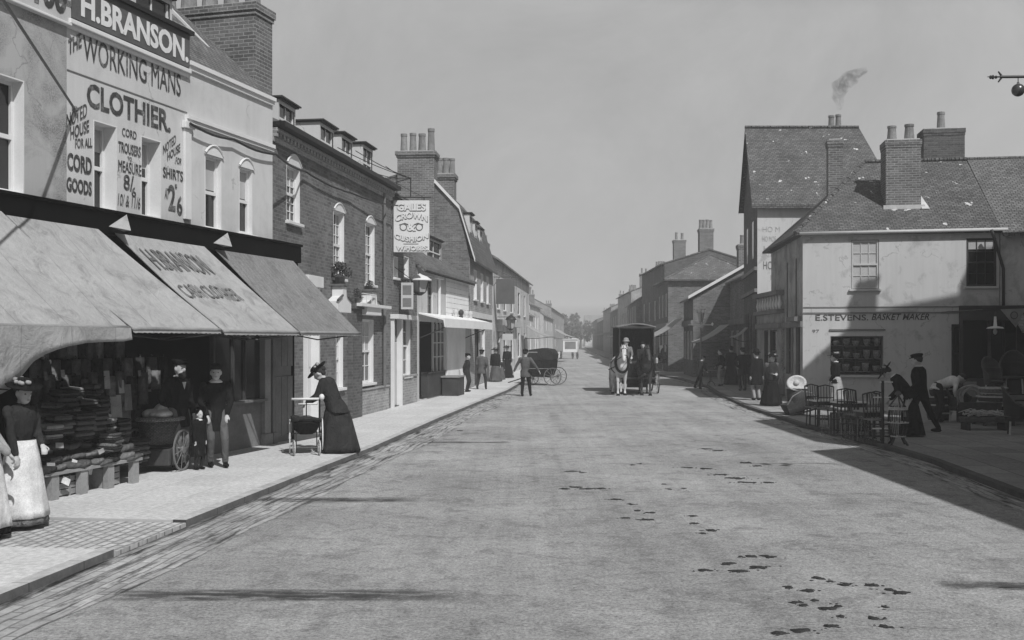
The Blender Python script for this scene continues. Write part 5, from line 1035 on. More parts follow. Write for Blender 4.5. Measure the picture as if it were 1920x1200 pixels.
# hanging balls of the shop sign at the top right
o = thing('hanging_ball_sign', 'dark glossy balls hanging from a spear pointed bracket at the top right', 'sign', (8.85, 14.0, 0)); pz = at(1905, 143, 14.0); tip = at(1876, 144, 14.0); 
rel = lambda v: Vector(v)-Vector((8.85, 14.0, 0))
b = MB(); b.tube([rel(tip), rel((8.85, 14.0, tip.z+.02))], .02, 8); t0 = rel(tip); b.tube([t0, t0-Vector((.17, 0, .0))], [.012, .006], 6)
for q, r_ in ((.06, .022), (.1, .03), (.13, .026)): b.ell(t0-Vector((q, 0, .005)), (.02, .02, r_), 8, 5)
for sg in (-1, 1): b.tube([t0+Vector((.02, 0, 0)), t0+Vector((-.03, 0, sg*.07))], [.016, .009], 6)
b.tube([rel((8.85, 14, tip.z-.9)), rel((7.6, 14, tip.z))], .018, 6); b.build('bracket', 'iron', o)
M['ball'] = plain('dark gilded ball', .05, .25, .2, 6, 20, 0, .8)
for px, py in ((1909, 169), (1960, 169), (1934, 205)):
    c_ = rel(at(px, py, 14.0)); b = MB(); b.ell(c_, (.083,)*3, 24, 14); q = b.build('ball', 'ball', o, smooth=True); b = MB(); b.tube([c_+Vector((0, 0, .08)), Vector((c_.x, c_.y, t0.z))], .006, 5); b.torus(c_+Vector((0, 0, .09)), (0, 1, 0), .015, .004, 10, 4); b.build('hanger', 'iron', q)
# gas lamp and pennant in front of the adjoining range
d_ = 31; p_ = at(1866, 616, d_); o = thing('gas_lamp', 'gas lamp with a flat pale reflector hanging before the dark shop at the right', 'lamp', p_); b = MB(); b.lathe((0, 0, 0), [(.24, 0), (.2, .04), (.05, .07), (.03, .35)], 16); b.build('reflector', 'white_paint', o, smooth=True)
b = MB(); b.ell((0, 0, -.09), (.06, .06, .09), 10, 6); b.build('globe', 'lamp_glass', o, smooth=True); b = MB(); b.tube([(0, 0, .3), (0, 0, .5), (-.35, 0, .55), (-.35, 3.0, .55)], .015, 6); b.build('pipe', 'iron', o)
d_ = 30.5; p_ = at(1896, 580, d_); o = thing('pennant', 'triangular printed pennant hanging before the dark shop at the right', 'pennant', p_); b = MB(); b.prism([(-.3, 0, 0), (.42, 0, .03), (.14, 0, -.52)], (0, .015, 0)); q = b.build('cloth', 'cloth_light', o)
b = MB(); b.torus((.08, -.006, -.17), (0, 1, 0), .1, .014, 14, 5); b.build('device', 'letter_faded', q)
b = MB(); b.tube([(-1.0, .02, -.03), (1.6, .02, .05)], .012, 6); b.build('line', 'iron', o)
# smoke
m, t, p = newmat('chimney smoke'); t.nodes.remove(p); pv = t.nodes.new('ShaderNodeVolumePrincipled'); pv.inputs['Color'].default_value = gm(.35); co = t.nodes.new('ShaderNodeTexCoord')
n_ = noise(t, 3.4, 7, .75, co.outputs['Object'], .8); t.links.new(rng(t, n_, .45, .66, .0, 3.0), pv.inputs['Density']); t.links.new(pv.outputs[0], t.nodes['Material Output'].inputs['Volume']); M['smoke'] = m
b = MB(); p0_ = at(1574, 206, 49.3)
rings = []
for i, (px, py, r_) in enumerate(((1574, 207, .13), (1574.5, 196, .2), (1571, 182, .3), (1577, 168, .38), (1583, 156, .62), (1592, 146, .5), (1604, 136, .55), (1618, 128, .2))):
    c_ = at(px, py, 49.3)-p0_; rings.append([(c_.x+r_*math.cos(a/12*6.283), c_.y+r_*math.sin(a/12*6.283), c_.z) for a in range(12)])
b.loft(rings); o = b.build('smoke', 'smoke'); o.location = p0_; tag(o, 'thin dark smoke drifting from the tall house chimney pot', 'smoke', kind='stuff')
# ---- haze
m, t, p = newmat('street haze'); t.nodes.remove(p); pv = t.nodes.new('ShaderNodeVolumePrincipled'); pv.inputs['Color'].default_value = gm(1.0); pv.inputs['Density'].default_value = .0017; pv.inputs['Anisotropy'].default_value = -.2
t.links.new(pv.outputs[0], t.nodes['Material Output'].inputs['Volume']); M['haze'] = m
b = MB(); b.box(-1510, 1510, -310, 2510, -1.1, 17); o = b.build('haze', 'haze'); o['kind'] = 'stuff'

# ================================================================ PEOPLE
def ik(a, c, l1, l2, hint):
    a = Vector(a); c = Vector(c); d = c-a; L = min(d.length, (l1+l2)*.999); dn = d.normalized(); c = a+dn*L
    x = (l1*l1-l2*l2+L*L)/(2*L); h = math.sqrt(max(0, l1*l1-x*x)); hv = Vector(hint)-dn*Vector(hint).dot(dn)
    hv = hv.normalized() if hv.length > 1e-5 else Vector((0, 1, 0)); return a+dn*x+hv*h, c
def person(label, x, y, rz, H=1.72, z0=PZ, lean=0, hands=None, feet=None, pitch=0, yaw=0, hipz=.93, coat='cloth_dark', hem=.68, legs='cloth_dark', skirt=None, hat=None, hatm='cloth_black', hair=True, beard=False, collar=None, apron=None, near=False, bulk=1.0, shawl=None, bun=False, waist=False, elbow=None, bustle=.0, sw=1.0):
    P = thing('person', label, 'person', (x, y, z0), rz); k = H/1.75; P.scale = (k, k, k); vx = .011 if near else .018
    hip = Vector((0, 0, hipz)); Ub = Matrix.Translation(hip) @ Matrix.Rotation(-R(lean), 4, 'X') @ Matrix.Translation(-Vector((0, 0, .93)))
    U = lambda v: Ub @ Vector(v)
    def Bn(v):                                     # bends smoothly at the hips
        v = Vector(v); f = max(0, min(1, (v.z-.78)/.28)); q = Matrix.Translation(hip) @ Matrix.Rotation(-R(lean*f), 4, 'X') @ Matrix.Translation(-Vector((0, 0, .93))); return q @ v
    hands = hands or ((.27, .02, .80), (-.27, .02, .80)); feet = feet or ((.10, 0), (-.10, .02))
    Hm = Ub @ Matrix.Translation((0, .03, 1.49)) @ Matrix.Rotation(R(yaw), 4, 'Z') @ Matrix.Rotation(-R(pitch), 4, 'X') @ Matrix.Translation((0, 0, .118)) @ Matrix.Scale(1.13, 4)
    b = MB(); c = MB(); tr = MB(); bt = MB()
    # head, neck, trunk
    b.ell((0, .0, .02), (.076, .098, .112), 16, 10, Hm); b.ell((0, .03, -.05), (.058, .065, .062), 12, 8, Hm); b.ell((0, .1, -.01), (.014, .022, .026), 8, 6, Hm); b.ell((0, .085, .022), (.045, .018, .012), 8, 5, Hm); b.ell((0, .088, -.055), (.026, .014, .012), 8, 5, Hm)
    for sg in (-1, 1): b.ell((sg*.078, 0, 0), (.012, .022, .032), 8, 5, Hm)
    b.caps(U((0, 0, 1.42)), Hm @ Vector((0, -.01, -.04)), .06, .052)
    b.caps(U((0, 0, 1.0)), U((0, 0, 1.28)), .085, .095); b.caps(U((-.12, 0, 1.38)), U((.12, 0, 1.38)), .07, .07)
    bk = bulk; N = 20
    rings = []; prof = [(1.49, .068, .066, 0), (1.455, .125, .09, 0), (1.41, .2, .115, 0), (1.28, .195, .132, .01), (1.15, .172, .125, .005), (1.03, .155 if not waist else .13, .118 if not waist else .105, 0), (.93, .172, .13, -.005)]
    if hem < .9: prof += [(.82, .19, .145, -.005-bustle*.5), (hem, .2+.02*(hem < .6), .155, -.005-bustle)]
    for zz, rx, ry, oy in prof: rings.append([Bn((rx*bk*math.cos(6.2832*j/N), oy+ry*bk*math.sin(6.2832*j/N), zz)) if hipz > .8 or zz > .85 else Bn((rx*bk*math.cos(6.2832*j/N), oy+.05+ry*1.3*bk*math.sin(6.2832*j/N), max(zz, .80))) for j in range(N)])
    c.loft(rings)
    for sg, hd in ((1, hands[0]), (-1, hands[1])):
        sh = U((sg*.19, 0, 1.405)); hint = (sg*.6, -1, -.2) if elbow is None else (sg*elbow[0], elbow[1], elbow[2])
        el, wr = ik(sh, hd, .29, .255, hint)
        b.caps(sh, el, .05, .04); b.caps(el, wr, .04, .028); c.caps(sh, el, .068*bk, .056*bk); c.caps(el, el.lerp(wr, .93), .056*bk, .044*bk)
        d = (wr-el).normalized(); side = d.cross(Vector((0, 0, 1)));
        if side.length < .2: side = Vector((0, 1, 0))
        side.normalize(); up = side.cross(d).normalized(); fr_ = Matrix((( side.x, d.x, up.x, wr.x), (side.y, d.y, up.y, wr.y), (side.z, d.z, up.z, wr.z), (0, 0, 0, 1)))
        b.ell((0, .05, 0), (.036, .05, .018), 10, 6, fr_)
        for q, (fx, fl) in enumerate(((-.027, .062), (-.009, .074), (.009, .07), (.026, .055))):
            r_ = .0105 if near else .012
            b.caps((fx, .085, 0), (fx*1.15, .085+fl*.55, -.012), r_, r_, 6, fr_); b.caps((fx*1.15, .085+fl*.55, -.012), (fx*1.1, .085+fl*.85, -.042), r_, r_*.9, 6, fr_)
        b.caps((-.03, .03, 0), (-.062, .07, -.012), .013, .011, 6, fr_); b.caps((-.062, .07, -.012), (-.058, .1, -.02), .011, .009, 6, fr_)
    fts = []
    for sg, ft in ((1, feet[0]), (-1, feet[1])):
        hp = Vector((sg*.095, 0, hipz)); fz = ft[2] if len(ft) > 2 else 0; an = Vector((ft[0], ft[1]-.02, .085+fz)); kn, an = ik(hp, an, .44, .43, (sg*.1, 1, 0)); fts.append(an)
        b.caps(hp, kn, .085, .055); b.caps(kn, an, .055, .036)
        tr.caps(hp, kn, .105, .075); tr.caps(kn, an+Vector((0, 0, .02)), .075, .055)
        bt.ell(an+Vector((0, .05, -.035)), (.045, .125, .045), 10, 6); bt.ell(an+Vector((0, 0, .02)), (.045, .052, .07), 10, 6)
    b.build('body', 'skin', P, remesh=vx, sm=1); c.build('jacket', coat, P, remesh=.016 if near else .022, sm=3)
    if not skirt:
        tr.ell(hip, (.16, .125, .13), 14, 8); tr.build('trousers', legs, P, remesh=.018 if near else .024, sm=2)
    bt.build('boots', 'cloth_black', P, remesh=.012 if near else .02, sm=1)
    if skirt:
        s_ = MB(); rings = []; n = 56; cx = (fts[0].x+fts[1].x)/2; cy = (fts[0].y+fts[1].y)/2
        for i in range(13):
            f = i/12; zz = 1.04-(1.04-.03)*f; base = (.15+.185*f**.9)*sw*(1.06 if bulk > 1.1 else 1); ring = []
            for j in range(n):
                a = 6.2832*j/n; fold = 1+(.012+.05*f)*math.sin(a*11+f*1.5+.6*math.sin(a*3))+.03*f*math.sin(a*4+2); q = Vector((base*math.cos(a)*fold, base*.9*math.sin(a)*fold-.08*f*(math.sin(a) < 0)-bustle*math.sin(min(1, f*2.4)*1.57)*max(0, -math.sin(a)), zz))
                if zz > .78: q = Bn(q)
                else: q += Vector((cx*f, cy*f, 0))+(Bn(Vector((0, 0, .78)))-Vector((0, 0, .78)))*(1-f)*1.2
                ring.append(q)
            rings.append(ring)
        s_.loft(rings); s_.build('skirt', skirt, P, smooth=True)
        if apron:
            s_ = MB(); vs = []; m_ = 18
            for i in range(12):
                for j in range(m_+1):
                    jj = (n/4)+(j/m_-.5)*n*.5; j0 = int(jj) % n; q = rings[i+(0)][j0].lerp(rings[i][(j0+1) % n], jj-int(jj)); o_ = Vector((q.x, q.y, 0)).normalized()*.018; vs.append(q+o_)
            fs = [(i*(m_+1)+j, i*(m_+1)+j+1, (i+1)*(m_+1)+j+1, (i+1)*(m_+1)+j) for i in range(11) for j in range(m_)]; s_.add(vs, fs); o = s_.build('apron', apron, P, smooth=True); mo = o.modifiers.new('t', 'SOLIDIFY'); mo.thickness = .008
    if shawl:
        s_ = MB(); rings = []
        for zz, rx, ry in ((1.49, .09, .085), (1.42, .19, .13), (1.3, .235, .17), (1.1, .25, .19), (.92, .24, .19), (.84, .2, .17)): rings.append([Bn((rx*math.cos(6.2832*j/28)*(1+.04*math.sin(j*2.1)), .01+ry*math.sin(6.2832*j/28), zz)) for j in range(28)])
        s_.loft(rings); s_.build('shawl', shawl, P, smooth=True)
    if hair:
        s_ = MB(); s_.ell((0, -.018, .042), (.083, .097, .1), 14, 8, Hm)
        if bun: s_.ell((0, -.11, .03), (.05, .045, .05), 10, 6, Hm); s_.ell((0, -.06, -.02), (.07, .05, .06), 10, 6, Hm)
        s_.build('hair', 'hair', P, smooth=True)
    if beard:
        s_ = MB(); s_.ell((0, .05, -.085), (.056, .058, .062), 12, 8, Hm); s_.ell((0, .1, -.045), (.035, .018, .014), 8, 5, Hm); s_.build('beard', 'hair', P, smooth=True)
    if near:
        for sg in (-1, 1): s_ = MB(); s_.ell((sg*.031, .088, .008), (.013, .008, .008), 8, 5, Hm); s_.build('eye', 'eye', P, smooth=True)
        s_ = MB(); s_.ell((0, .1, -.056), (.022, .005, .004), 8, 4, Hm); s_.build('mouth', 'cloth_grey', P)
    if collar:
        s_ = MB(); s_.lathe((0, 0, 0), [(.068, 1.44), (.072, 1.505), (.078, 1.505), (.08, 1.43)] if collar == 1 else [(.068, 1.50), (.085, 1.485), (.115, 1.46), (.12, 1.445), (.07, 1.44)], 18, Ub); 
        if collar == 1: s_.prism([(Ub @ Vector(v)) for v in ((-.035, .135, 1.40), (.035, .135, 1.40), (0, .142, 1.28))], (Ub.to_3x3() @ Vector((0, .006, 0))))
        s_.build('collar', 'cloth_white', P, smooth=True)
    if hat:
        s_ = MB(); Hh = Hm @ Matrix.Translation((0, -.005, .07)) @ Matrix.Rotation(R(-6), 4, 'X')
        if hat == 'bowler': s_.lathe((0, 0, 0), [(.135, -.005), (.14, .004), (.095, .012), (.094, .06), (.08, .1), (.045, .122), (.01, .126)], 18, Hh, sy=1.15)
        if hat == 'cap': s_.lathe((0, 0, 0), [(.088, -.005), (.094, .02), (.112, .042), (.1, .066), (.05, .078), (.01, .08)], 16, Hh, sy=1.12); s_.prism([(-.065, .085, .008), (-.045, .135, -.004), (0, .152, -.008), (.045, .135, -.004), (.065, .085, .008)] if 0 else [Hh @ Vector(v) for v in ((-.065, .085, .008), (-.045, .135, -.004), (0, .152, -.008), (.045, .135, -.004), (.065, .085, .008))], Hh.to_3x3() @ Vector((0, 0, .008)))
        if hat == 'brim': s_.lathe((0, 0, 0), [(.19, .01), (.195, .018), (.1, .012), (.092, .07), (.07, .09), (.01, .095)], 18, Hh, sy=1.1, wob=lambda u, zz: .05*math.sin(u*12.6))
        if hat == 'boater': s_.lathe((0, 0, 0), [(.17, .0), (.172, .01), (.098, .01), (.095, .075), (.09, .08), (.01, .082)], 20, Hh, sy=1.1)
        if hat == 'round': s_.lathe((0, 0, 0), [(.088, -.01), (.093, .03), (.08, .06), (.04, .075), (.01, .077)], 16, Hh, sy=1.12)
        ho = s_.build('hat', hatm, P, smooth=hat not in ('boater',))
        if hat in ('brim', 'boater'):
            s_ = MB()
            if hat == 'boater': s_.lathe((0, 0, 0), [(.099, .012), (.1, .035), (.095, .035), (.09, .012)], 20, Hh, sy=1.1); s_.build('hat_band', 'cloth_white' if hatm == 'cloth_black' else 'cloth_black', ho)
            else:
                rr = random.Random(int(x*100))
                for i in range(7): a = rr.uniform(0, 6.28); s_.ell((.09*math.cos(a), .1*math.sin(a), .05+.03*rr.random()), (.03, .03, .025), 7, 4, Hh)
                s_.build('trimming', 'cloth_light', ho, smooth=True)
    return P
def gp(px, py, zz=PZ): return G(px, py, zz)
# --- left footway
x, y = gp(2, 1000); person('woman cut off by the left edge in a long white apron over a black skirt', x-.12, y-.15, R(-60), 1.6, hands=((.2, .25, .95), (-.15, .3, .9)), coat='cloth_light', skirt='cloth_black', apron='cloth_white', near=True, waist=True, hem=.95, hat='brim', bun=True)
x, y = gp(48, 985); person('woman in a dark bodice, long white apron and flowered hat at the left shopfront', x-.05, y, R(-115), 1.6, hands=((.2, .16, .82), (-.12, .22, .98)), coat='cloth_dark', skirt='cloth_mid', apron='cloth_white', near=True, waist=True, hem=.95, hat='brim', bun=True, pitch=8, yaw=-10)
x, y = gp(335, 880); person('bearded man in a dark jacket and cap standing beside the basket cart', x, y, R(-125), 1.74, hands=((.16, -.08, .92), (-.2, .12, .9)), coat='cloth_black', legs='cloth_mid', hat='cap', beard=True, collar=1, near=True, bulk=1.05, yaw=0, feet=((.1, .05), (-.1, -.03)))
x, y = gp(404, 876); person('youth in a dark open coat and grey trousers with a round cap and white collar', x, y, R(-150), 1.66, hands=((.17, .1, .90), (-.17, .1, .90)), coat='cloth_black', hem=.62, legs='cloth_grey', hat='round', collar=2, near=True, feet=((.08, -.02), (-.13, .16)), yaw=-14, elbow=(1, -.5, 0))
x, y = gp(374, 880); person('small child in a dark dress with a white collar standing in front of the youth', x, y-.05, R(-120), .95, hands=((.2, .08, .85), (-.2, .08, .85)), coat='cloth_black', hem=.4, skirt=None, legs='cloth_dark', collar=2, near=True, bulk=1.2)
x, y = gp(627, 848); person('woman in a black fitted jacket and long dark skirt bending over the perambulator', x, y, R(84), 1.64, lean=21, hands=((.12, .50, 1.02), (-.18, .48, .98)), coat='cloth_dark', bulk=1.38, hem=.78, skirt='cloth_dark', hat='brim', bun=True, near=True, bustle=.1, pitch=18, feet=((.1, -.06), (-.1, .08)))
x, y = gp(876, 735); person('boy in breeches leaning by the cottage shop with hands behind', x, y, R(-100), 1.5, coat='cloth_dark', hem=.75, legs='cloth_dark', hat='cap', hands=((.1, -.14, .9), (-.12, -.14, .9)))
x, y = gp(903, 730); person('man with his back turned and feet apart in a grey coat on the left footway', x, y, R(-15), 1.62, coat='cloth_grey', hem=.7, legs='cloth_dark', hat='cap', feet=((.2, 0), (-.2, 0)), hands=((.16, .14, .95), (-.16, .14, .95)))
x, y = gp(929, 716); person('woman in a shoulder cape, left of the two far women on the footway', x, y, R(170), 1.62, coat='cloth_dark', skirt='cloth_grey', hat='brim', hem=.9, shawl='cloth_black')
x, y = gp(951, 709); person('woman in a full length black dress, right of the two far women on the footway', x, y, R(150), 1.7, coat='cloth_black', skirt='cloth_black', hat='brim', hem=.9)
x, y = gp(940, 712); person('small girl with a white collar between the two far women', x, y, R(180), 1.1, coat='cloth_dark', skirt='cloth_grey', collar=2, hem=.9)
x, y = G(985, 743); person('man in a short grey jacket striding across the road with arms held out', x, y, R(-20), 1.76, z0=0, coat='cloth_grey', hem=.72, legs='cloth_black', hat='round', hands=((.52, .1, .93), (-.50, .0, .84)), feet=((.13, .22), (-.07, -.16)), elbow=(1, -.2, -.4))
# --- right side
x, y = G(1312, 728, .12); person('boy stepping off the end of the right kerb leaning forward', x, y, R(-60), 1.4, coat='cloth_dark', legs='cloth_black', hat='cap', lean=16, collar=1, feet=((.0, -.35), (-.05, .05)), hands=((.2, .3, .95), (-.15, .28, .9)))
x, y = gp(1352, 724); person('bareheaded man in a dark jacket and pale trousers standing behind the small table', x, y, R(65), 1.62, coat='cloth_black', hem=.85, legs='cloth_light', hands=((.14, -.1, .95), (-.14, .2, .95)), feet=((.1, .0), (-.1, .0)))
x, y = gp(1371, 722); person('tall woman in a plain full length black cloak', x, y, R(0), 1.74, coat='cloth_black', skirt='cloth_black', hat='round', hem=.9, shawl='cloth_black')
x, y = gp(1393, 733); person('man in a black suit with hands on hips', x, y, R(20), 1.72, coat='cloth_black', legs='cloth_black', hat='round', hands=((.2, .05, .98), (-.2, .05, .98)), elbow=(1.2, -.2, 0), bulk=1.08)
x, y = gp(1409, 722); person('man half hidden behind the man with hands on hips', x, y, R(160), 1.66, coat='cloth_black', legs='cloth_black', hat='cap')
x, y = gp(1419, 751); person('man in a long black coat and striped grey trousers and brimmed hat', x, y, R(25), 1.68, coat='cloth_black', hem=.55, legs='cloth_light', hat='bowler', bulk=1.12)
x, y = gp(1447, 761); person('woman wrapped in a heavy shawl over a long dark skirt with a dark bonnet', x, y, R(-165), 1.6, coat='cloth_grey', skirt='cloth_black', shawl='cloth_dark', hat='brim', hem=.9, bulk=1.15, hands=((.06, .2, 1.08), (-.06, .2, 1.1)))
x, y = gp(1474, 742); person('person in a black coat and pale skirt leaning over behind the shawled woman', x, y, R(-130), 1.58, coat='cloth_black', skirt='cloth_mid', hat='round', hem=.88, lean=18, hands=((.2, .3, .95), (-.2, .3, .9)))
x, y = gp(1567, 770); person('girl in a black jacket and pale skirt with a flat trimmed hat facing left', x, y, R(62), 1.66, coat='cloth_black', skirt='cloth_light', hat='brim', hem=.86, bulk=1.15, waist=True, collar=1, near=True, hands=((.1, .14, .92), (-.1, .14, .92)))
x, y = gp(1706, 818); person('woman in black stooping over the tall wicker stand with a striped hat', x, y, R(76), 1.66, lean=40, pitch=10, bulk=1.15, coat='cloth_black', skirt='cloth_black', hat='brim', hem=.88, near=True, waist=True, collar=1, hands=((.1, .42, .86), (-.1, .42, .84)), sw=.72)
x, y = gp(1725, 815); person('man in a dark suit, peaked cap and white neckcloth walking away to the left', x, y, R(52), 1.74, coat='cloth_black', hem=.76, legs='cloth_black', hat='cap', collar=1, near=True, lean=3, hands=((.2, .24, 1.0), (-.24, .1, .98)), feet=((.08, -.36, .03), (-.08, .2)), bulk=1.22)
x, y = gp(1757, 792); person('man in a white shirt stooping to the right behind the barrels', x, y, R(-85), 1.68, lean=68, coat='cloth_white', hem=.86, legs='cloth_dark', hands=((.15, .45, .6), (-.15, .5, .62)), pitch=10)

# ================================================================ HORSES AND VEHICLES
def horse(lab, x, y, rz, mat, grp=None, stride=0, head_turn=0):
    o = thing('horse', lab, 'horse', (x, y, 0), rz, grp); b = MB(); N = 18; hv = []
    prof = [(-.82, .10, .12, 1.25), (-.72, .22, .28, 1.2), (-.5, .27, .33, 1.17), (-.15, .27, .34, 1.13), (.2, .25, .35, 1.12), (.5, .24, .36, 1.13), (.68, .19, .3, 1.18), (.78, .1, .16, 1.22)]
    b.loft([[(rx*math.cos(6.2832*j/N), yy, zz+rz_2*math.sin(6.2832*j/N)) for j in range(N)] for yy, rx, rz_2, zz in prof])
    Hh = Matrix.Translation((0, 1.08, 1.78)) @ Matrix.Rotation(R(head_turn), 4, 'Z')
    b.caps((0, .55, 1.25), (0, .82, 1.5), .21, .16); b.caps((0, .82, 1.5), (0, 1.02, 1.74), .16, .11)
    b.caps((0, 0, 0), (0, .2, -.22), .115, .085, 12, Hh); b.caps((0, .2, -.22), (0, .32, -.4), .085, .062, 12, Hh); b.ell((0, .34, -.43), (.058, .06, .055), 10, 6, Hh)
    for sg in (-1, 1): b.caps((sg*.06, -.03, .1), (sg*.075, -.03, .22), .028, .01, 8, Hh)
    for sg in (-1, 1):
        f = stride*sg; fx = sg*.15
        b.caps((fx, .5, 1.05), (fx, .5+f*.12, .58), .11, .062); b.caps((fx, .5+f*.12, .58), (fx, .5+f*.2, .16), .055, .042); b.ell((fx, .5+f*.12, .57), (.06, .065, .07), 10, 6)
        b.caps((fx, .5+f*.2, .16), (fx, .54+f*.22, .07), .045, .055); hv.append((fx, .55+f*.22, 0))
        b.caps((fx, -.6, 1.1), (fx, -.45-f*.1, .78), .17, .1); b.caps((fx, -.45-f*.1, .78), (fx, -.72-f*.16, .52), .085, .055); b.caps((fx, -.72-f*.16, .52), (fx, -.66-f*.18, .16), .05, .04); b.caps((fx, -.66-f*.18, .16), (fx, -.62-f*.18, .07), .045, .055); hv.append((fx, -.61-f*.18, 0))
    b.build('body', mat, o, remesh=.024, sm=3); 
    for q in hv: hs = MB(); hs.lathe(q, [(.075, 0), (.055, .08)], 12); hs.build('hoof', 'cloth_black', o)
    b = MB()
    for i in range(9): t_ = i/8; b.caps((0, .62-.02*i+t_*.42, 1.52+t_*.36), (.05*(-1)**i, .5+t_*.42, 1.42+t_*.32), .035, .02, 6)
    b.caps((0, 1.1, 1.92), (0, 1.24, 1.8), .035, .02, 6); b.build('mane', mat if mat == 'horse_white' else 'hair', o, remesh=.02)
    b = MB(); b.caps((0, -.83, 1.32), (0, -.98, 1.1), .05, .06, 8); b.caps((0, -.98, 1.1), (0, -.96, .6), .06, .03, 8); b.build('tail', 'hair', o, remesh=.02)
    b = MB(); b.tube([(.25*math.cos(6.2832*j/20), .64+.10*math.sin(6.2832*j/20)*-1, 1.25+.36*math.sin(6.2832*j/20)) for j in range(20)], .05, 8, True); b.build('collar', 'cloth_black', o, smooth=True)
    b = MB(); b.torus((0, 1.13, 1.73), (0, 1, -.9), .115, .012, 16, 5); b.torus((0, 1.3, 1.5), (0, 1, -1.2), .088, .012, 16, 5)
    for sg in (-1, 1): b.box(sg*.105-.01, sg*.105+.01, 1.1, 1.22, 1.66, 1.78); b.tube([(sg*.09, 1.3, 1.5), (sg*.24, .7, 1.35), (sg*.27, 0, 1.3), (sg*.26, -.7, 1.2)], .014, 5); b.tube([(sg*.27, .6, 1.1), (sg*.3, -.8, .95)], .018, 5)
    b.torus((0, 0, 1.13), (0, 1, 0), .33, .016, 20, 5); b.build('harness', 'cloth_black', o); return o
def wheel(par, c, axis, Rr, mat='grey_wood', n=12, w_=.05, tyre='iron'):
    a = Vector(axis).normalized(); u = a.orthogonal().normalized(); v = a.cross(u); c = Vector(c); b = MB()
    b.tube([c-a*w_*1.6, c+a*w_*1.6], Rr*.11+.02, 12)
    for i in range(n): t_ = 6.2832*i/n; d = u*math.cos(t_)+v*math.sin(t_); b.tube([c+d*Rr*.1, c+d*(Rr*.95)], [w_*.4, w_*.28], 6)
    o = b.build('wheel', mat, par)
    b = MB()
    for k, (r0, r1, q) in enumerate(((Rr*.9, Rr*.97, w_*.5),)):
        nn = 36; vs = []
        for i in range(nn):
            t_ = 6.2832*i/nn; d = u*math.cos(t_)+v*math.sin(t_); vs += [c+d*r0-a*q, c+d*r1-a*q, c+d*r1+a*q, c+d*r0+a*q]
        b.add(vs, [(i*4+j, i*4+(j+1) % 4, ((i+1) % nn)*4+(j+1) % 4, ((i+1) % nn)*4+j) for i in range(nn) for j in range(4)])
    b.build('rim', mat, o); b = MB(); nn = 36; vs = []; q = w_*.52
    for i in range(nn):
        t_ = 6.2832*i/nn; d = u*math.cos(t_)+v*math.sin(t_); vs += [c+d*Rr*.971-a*q, c+d*Rr-a*q, c+d*Rr+a*q, c+d*Rr*.971+a*q]
    b.add(vs, [(i*4+j, i*4+(j+1) % 4, ((i+1) % nn)*4+(j+1) % 4, ((i+1) % nn)*4+j) for i in range(nn) for j in range(4)]); b.build('tyre', tyre, o); return o
# covered van drawn by a pair
vx, vy = G(1191, 741); hx0 = (1163-960)/F*vy; hx1 = (1211-960)/F*vy
Vn = thing('covered_van', 'covered horse drawn van with a pale curved canopy and dark open front', 'van', (vx+.22, vy+1.6, 0), R(180), None)   # local +y points at the camera
W2 = .70
b = MB(); b.box(-W2, W2, -2.4, .0, .62, 1.5); b.box(-W2, W2, .001, .5, .62, 1.05); b.box(-W2+.02, W2-.02, .5, .62, .45, 1.2); b.build('van_body', 'cloth_black', Vn, bevel=.02)
b = MB(); b.box(-W2, -W2+.03, -2.4, .05, 1.501, 2.66); b.box(W2-.03, W2, -2.4, .05, 1.501, 2.66); b.box(-W2+.03, W2-.03, -2.4, -2.36, 1.501, 2.66); b.box(-W2+.031, W2-.031, -.9, -.88, 1.501, 2.6); b.build('side_curtain', 'cloth_black', Vn)
b = MB(); n = 14; pr_ = [(-W2-.06+(2*W2+.12)*i/n, 2.66+.13*math.sin(math.pi*i/n)) for i in range(n+1)]
b.prism([(x_, .25, zz) for x_, zz in pr_]+[(x_, .25, zz-.05) for x_, zz in pr_[::-1]], (0, -2.75, 0)); b.build('canopy', 'canvas_worn', Vn)
b = MB(); b.box(-W2-.05, W2+.05, .2, .24, 2.58, 2.66)
for sg in (-1, 1): b.tube([(sg*(W2-.02), .22, 1.2), (sg*(W2-.02), .22, 2.62)], .02, 6)
b.build('canopy_frame', 'dark_wood', Vn); b = MB(); b.box(-.6, .6, -.12, .3, 1.2, 1.28); b.build('driver_seat', 'dark_wood', Vn)
b = MB(); b.box(-.62, .62, .5, .75, .40, .46); b.box(-.4, .4, .3, .55, .25, .8); b.build('footboard', 'cloth_black', Vn)
for sg in (-1, 1): wheel(Vn, (sg*(W2+.14), -1.8, .56), (1, 0, 0), .56, 'cream_paint'); wheel(Vn, (sg*(W2+.14), .15, .42), (1, 0, 0), .42, 'cream_paint')
b = MB(); b.tube([(0, .6, .6), (0, 2.8, .85)], .04, 8); b.tube([(-.7, .75, .62), (.7, .75, .62)], .035, 8); b.tube([(-W2-.2, -1.8, .56), (W2+.2, -1.8, .56)], .035, 8); b.tube([(-W2-.2, .15, .42), (W2+.2, .15, .42)], .035, 8); b.build('pole_and_axles', 'dark_wood', Vn)
for sg in (-1, 1): b = MB(); b.lathe((sg*(W2+.08), .3, 1.2), [(.05, 0), (.06, .16), (.02, .22)], 8); b.build('carriage_lamp', 'lamp_glass', Vn)
horse('white horse, left of the pair drawing the covered van', hx0, vy+.35, R(183), 'horse_white', None, .5, -6)
horse('dark horse, right of the pair drawing the covered van', hx1, vy+.35, R(178), 'horse_dark', None, -.5, 8)
person('driver in a grey coat and pale hat seated at the front of the covered van', vx-.18, vy+1.62, R(180), 1.72, z0=.42, hipz=.93, coat='cloth_mid', legs='cloth_mid', feet=((.14, .42, .25), (-.14, .42, .25)), hands=((.18, .38, 1.05), (-.18, .38, 1.05)), hat='bowler', hatm='cloth_light', collar=1, hem=.9)
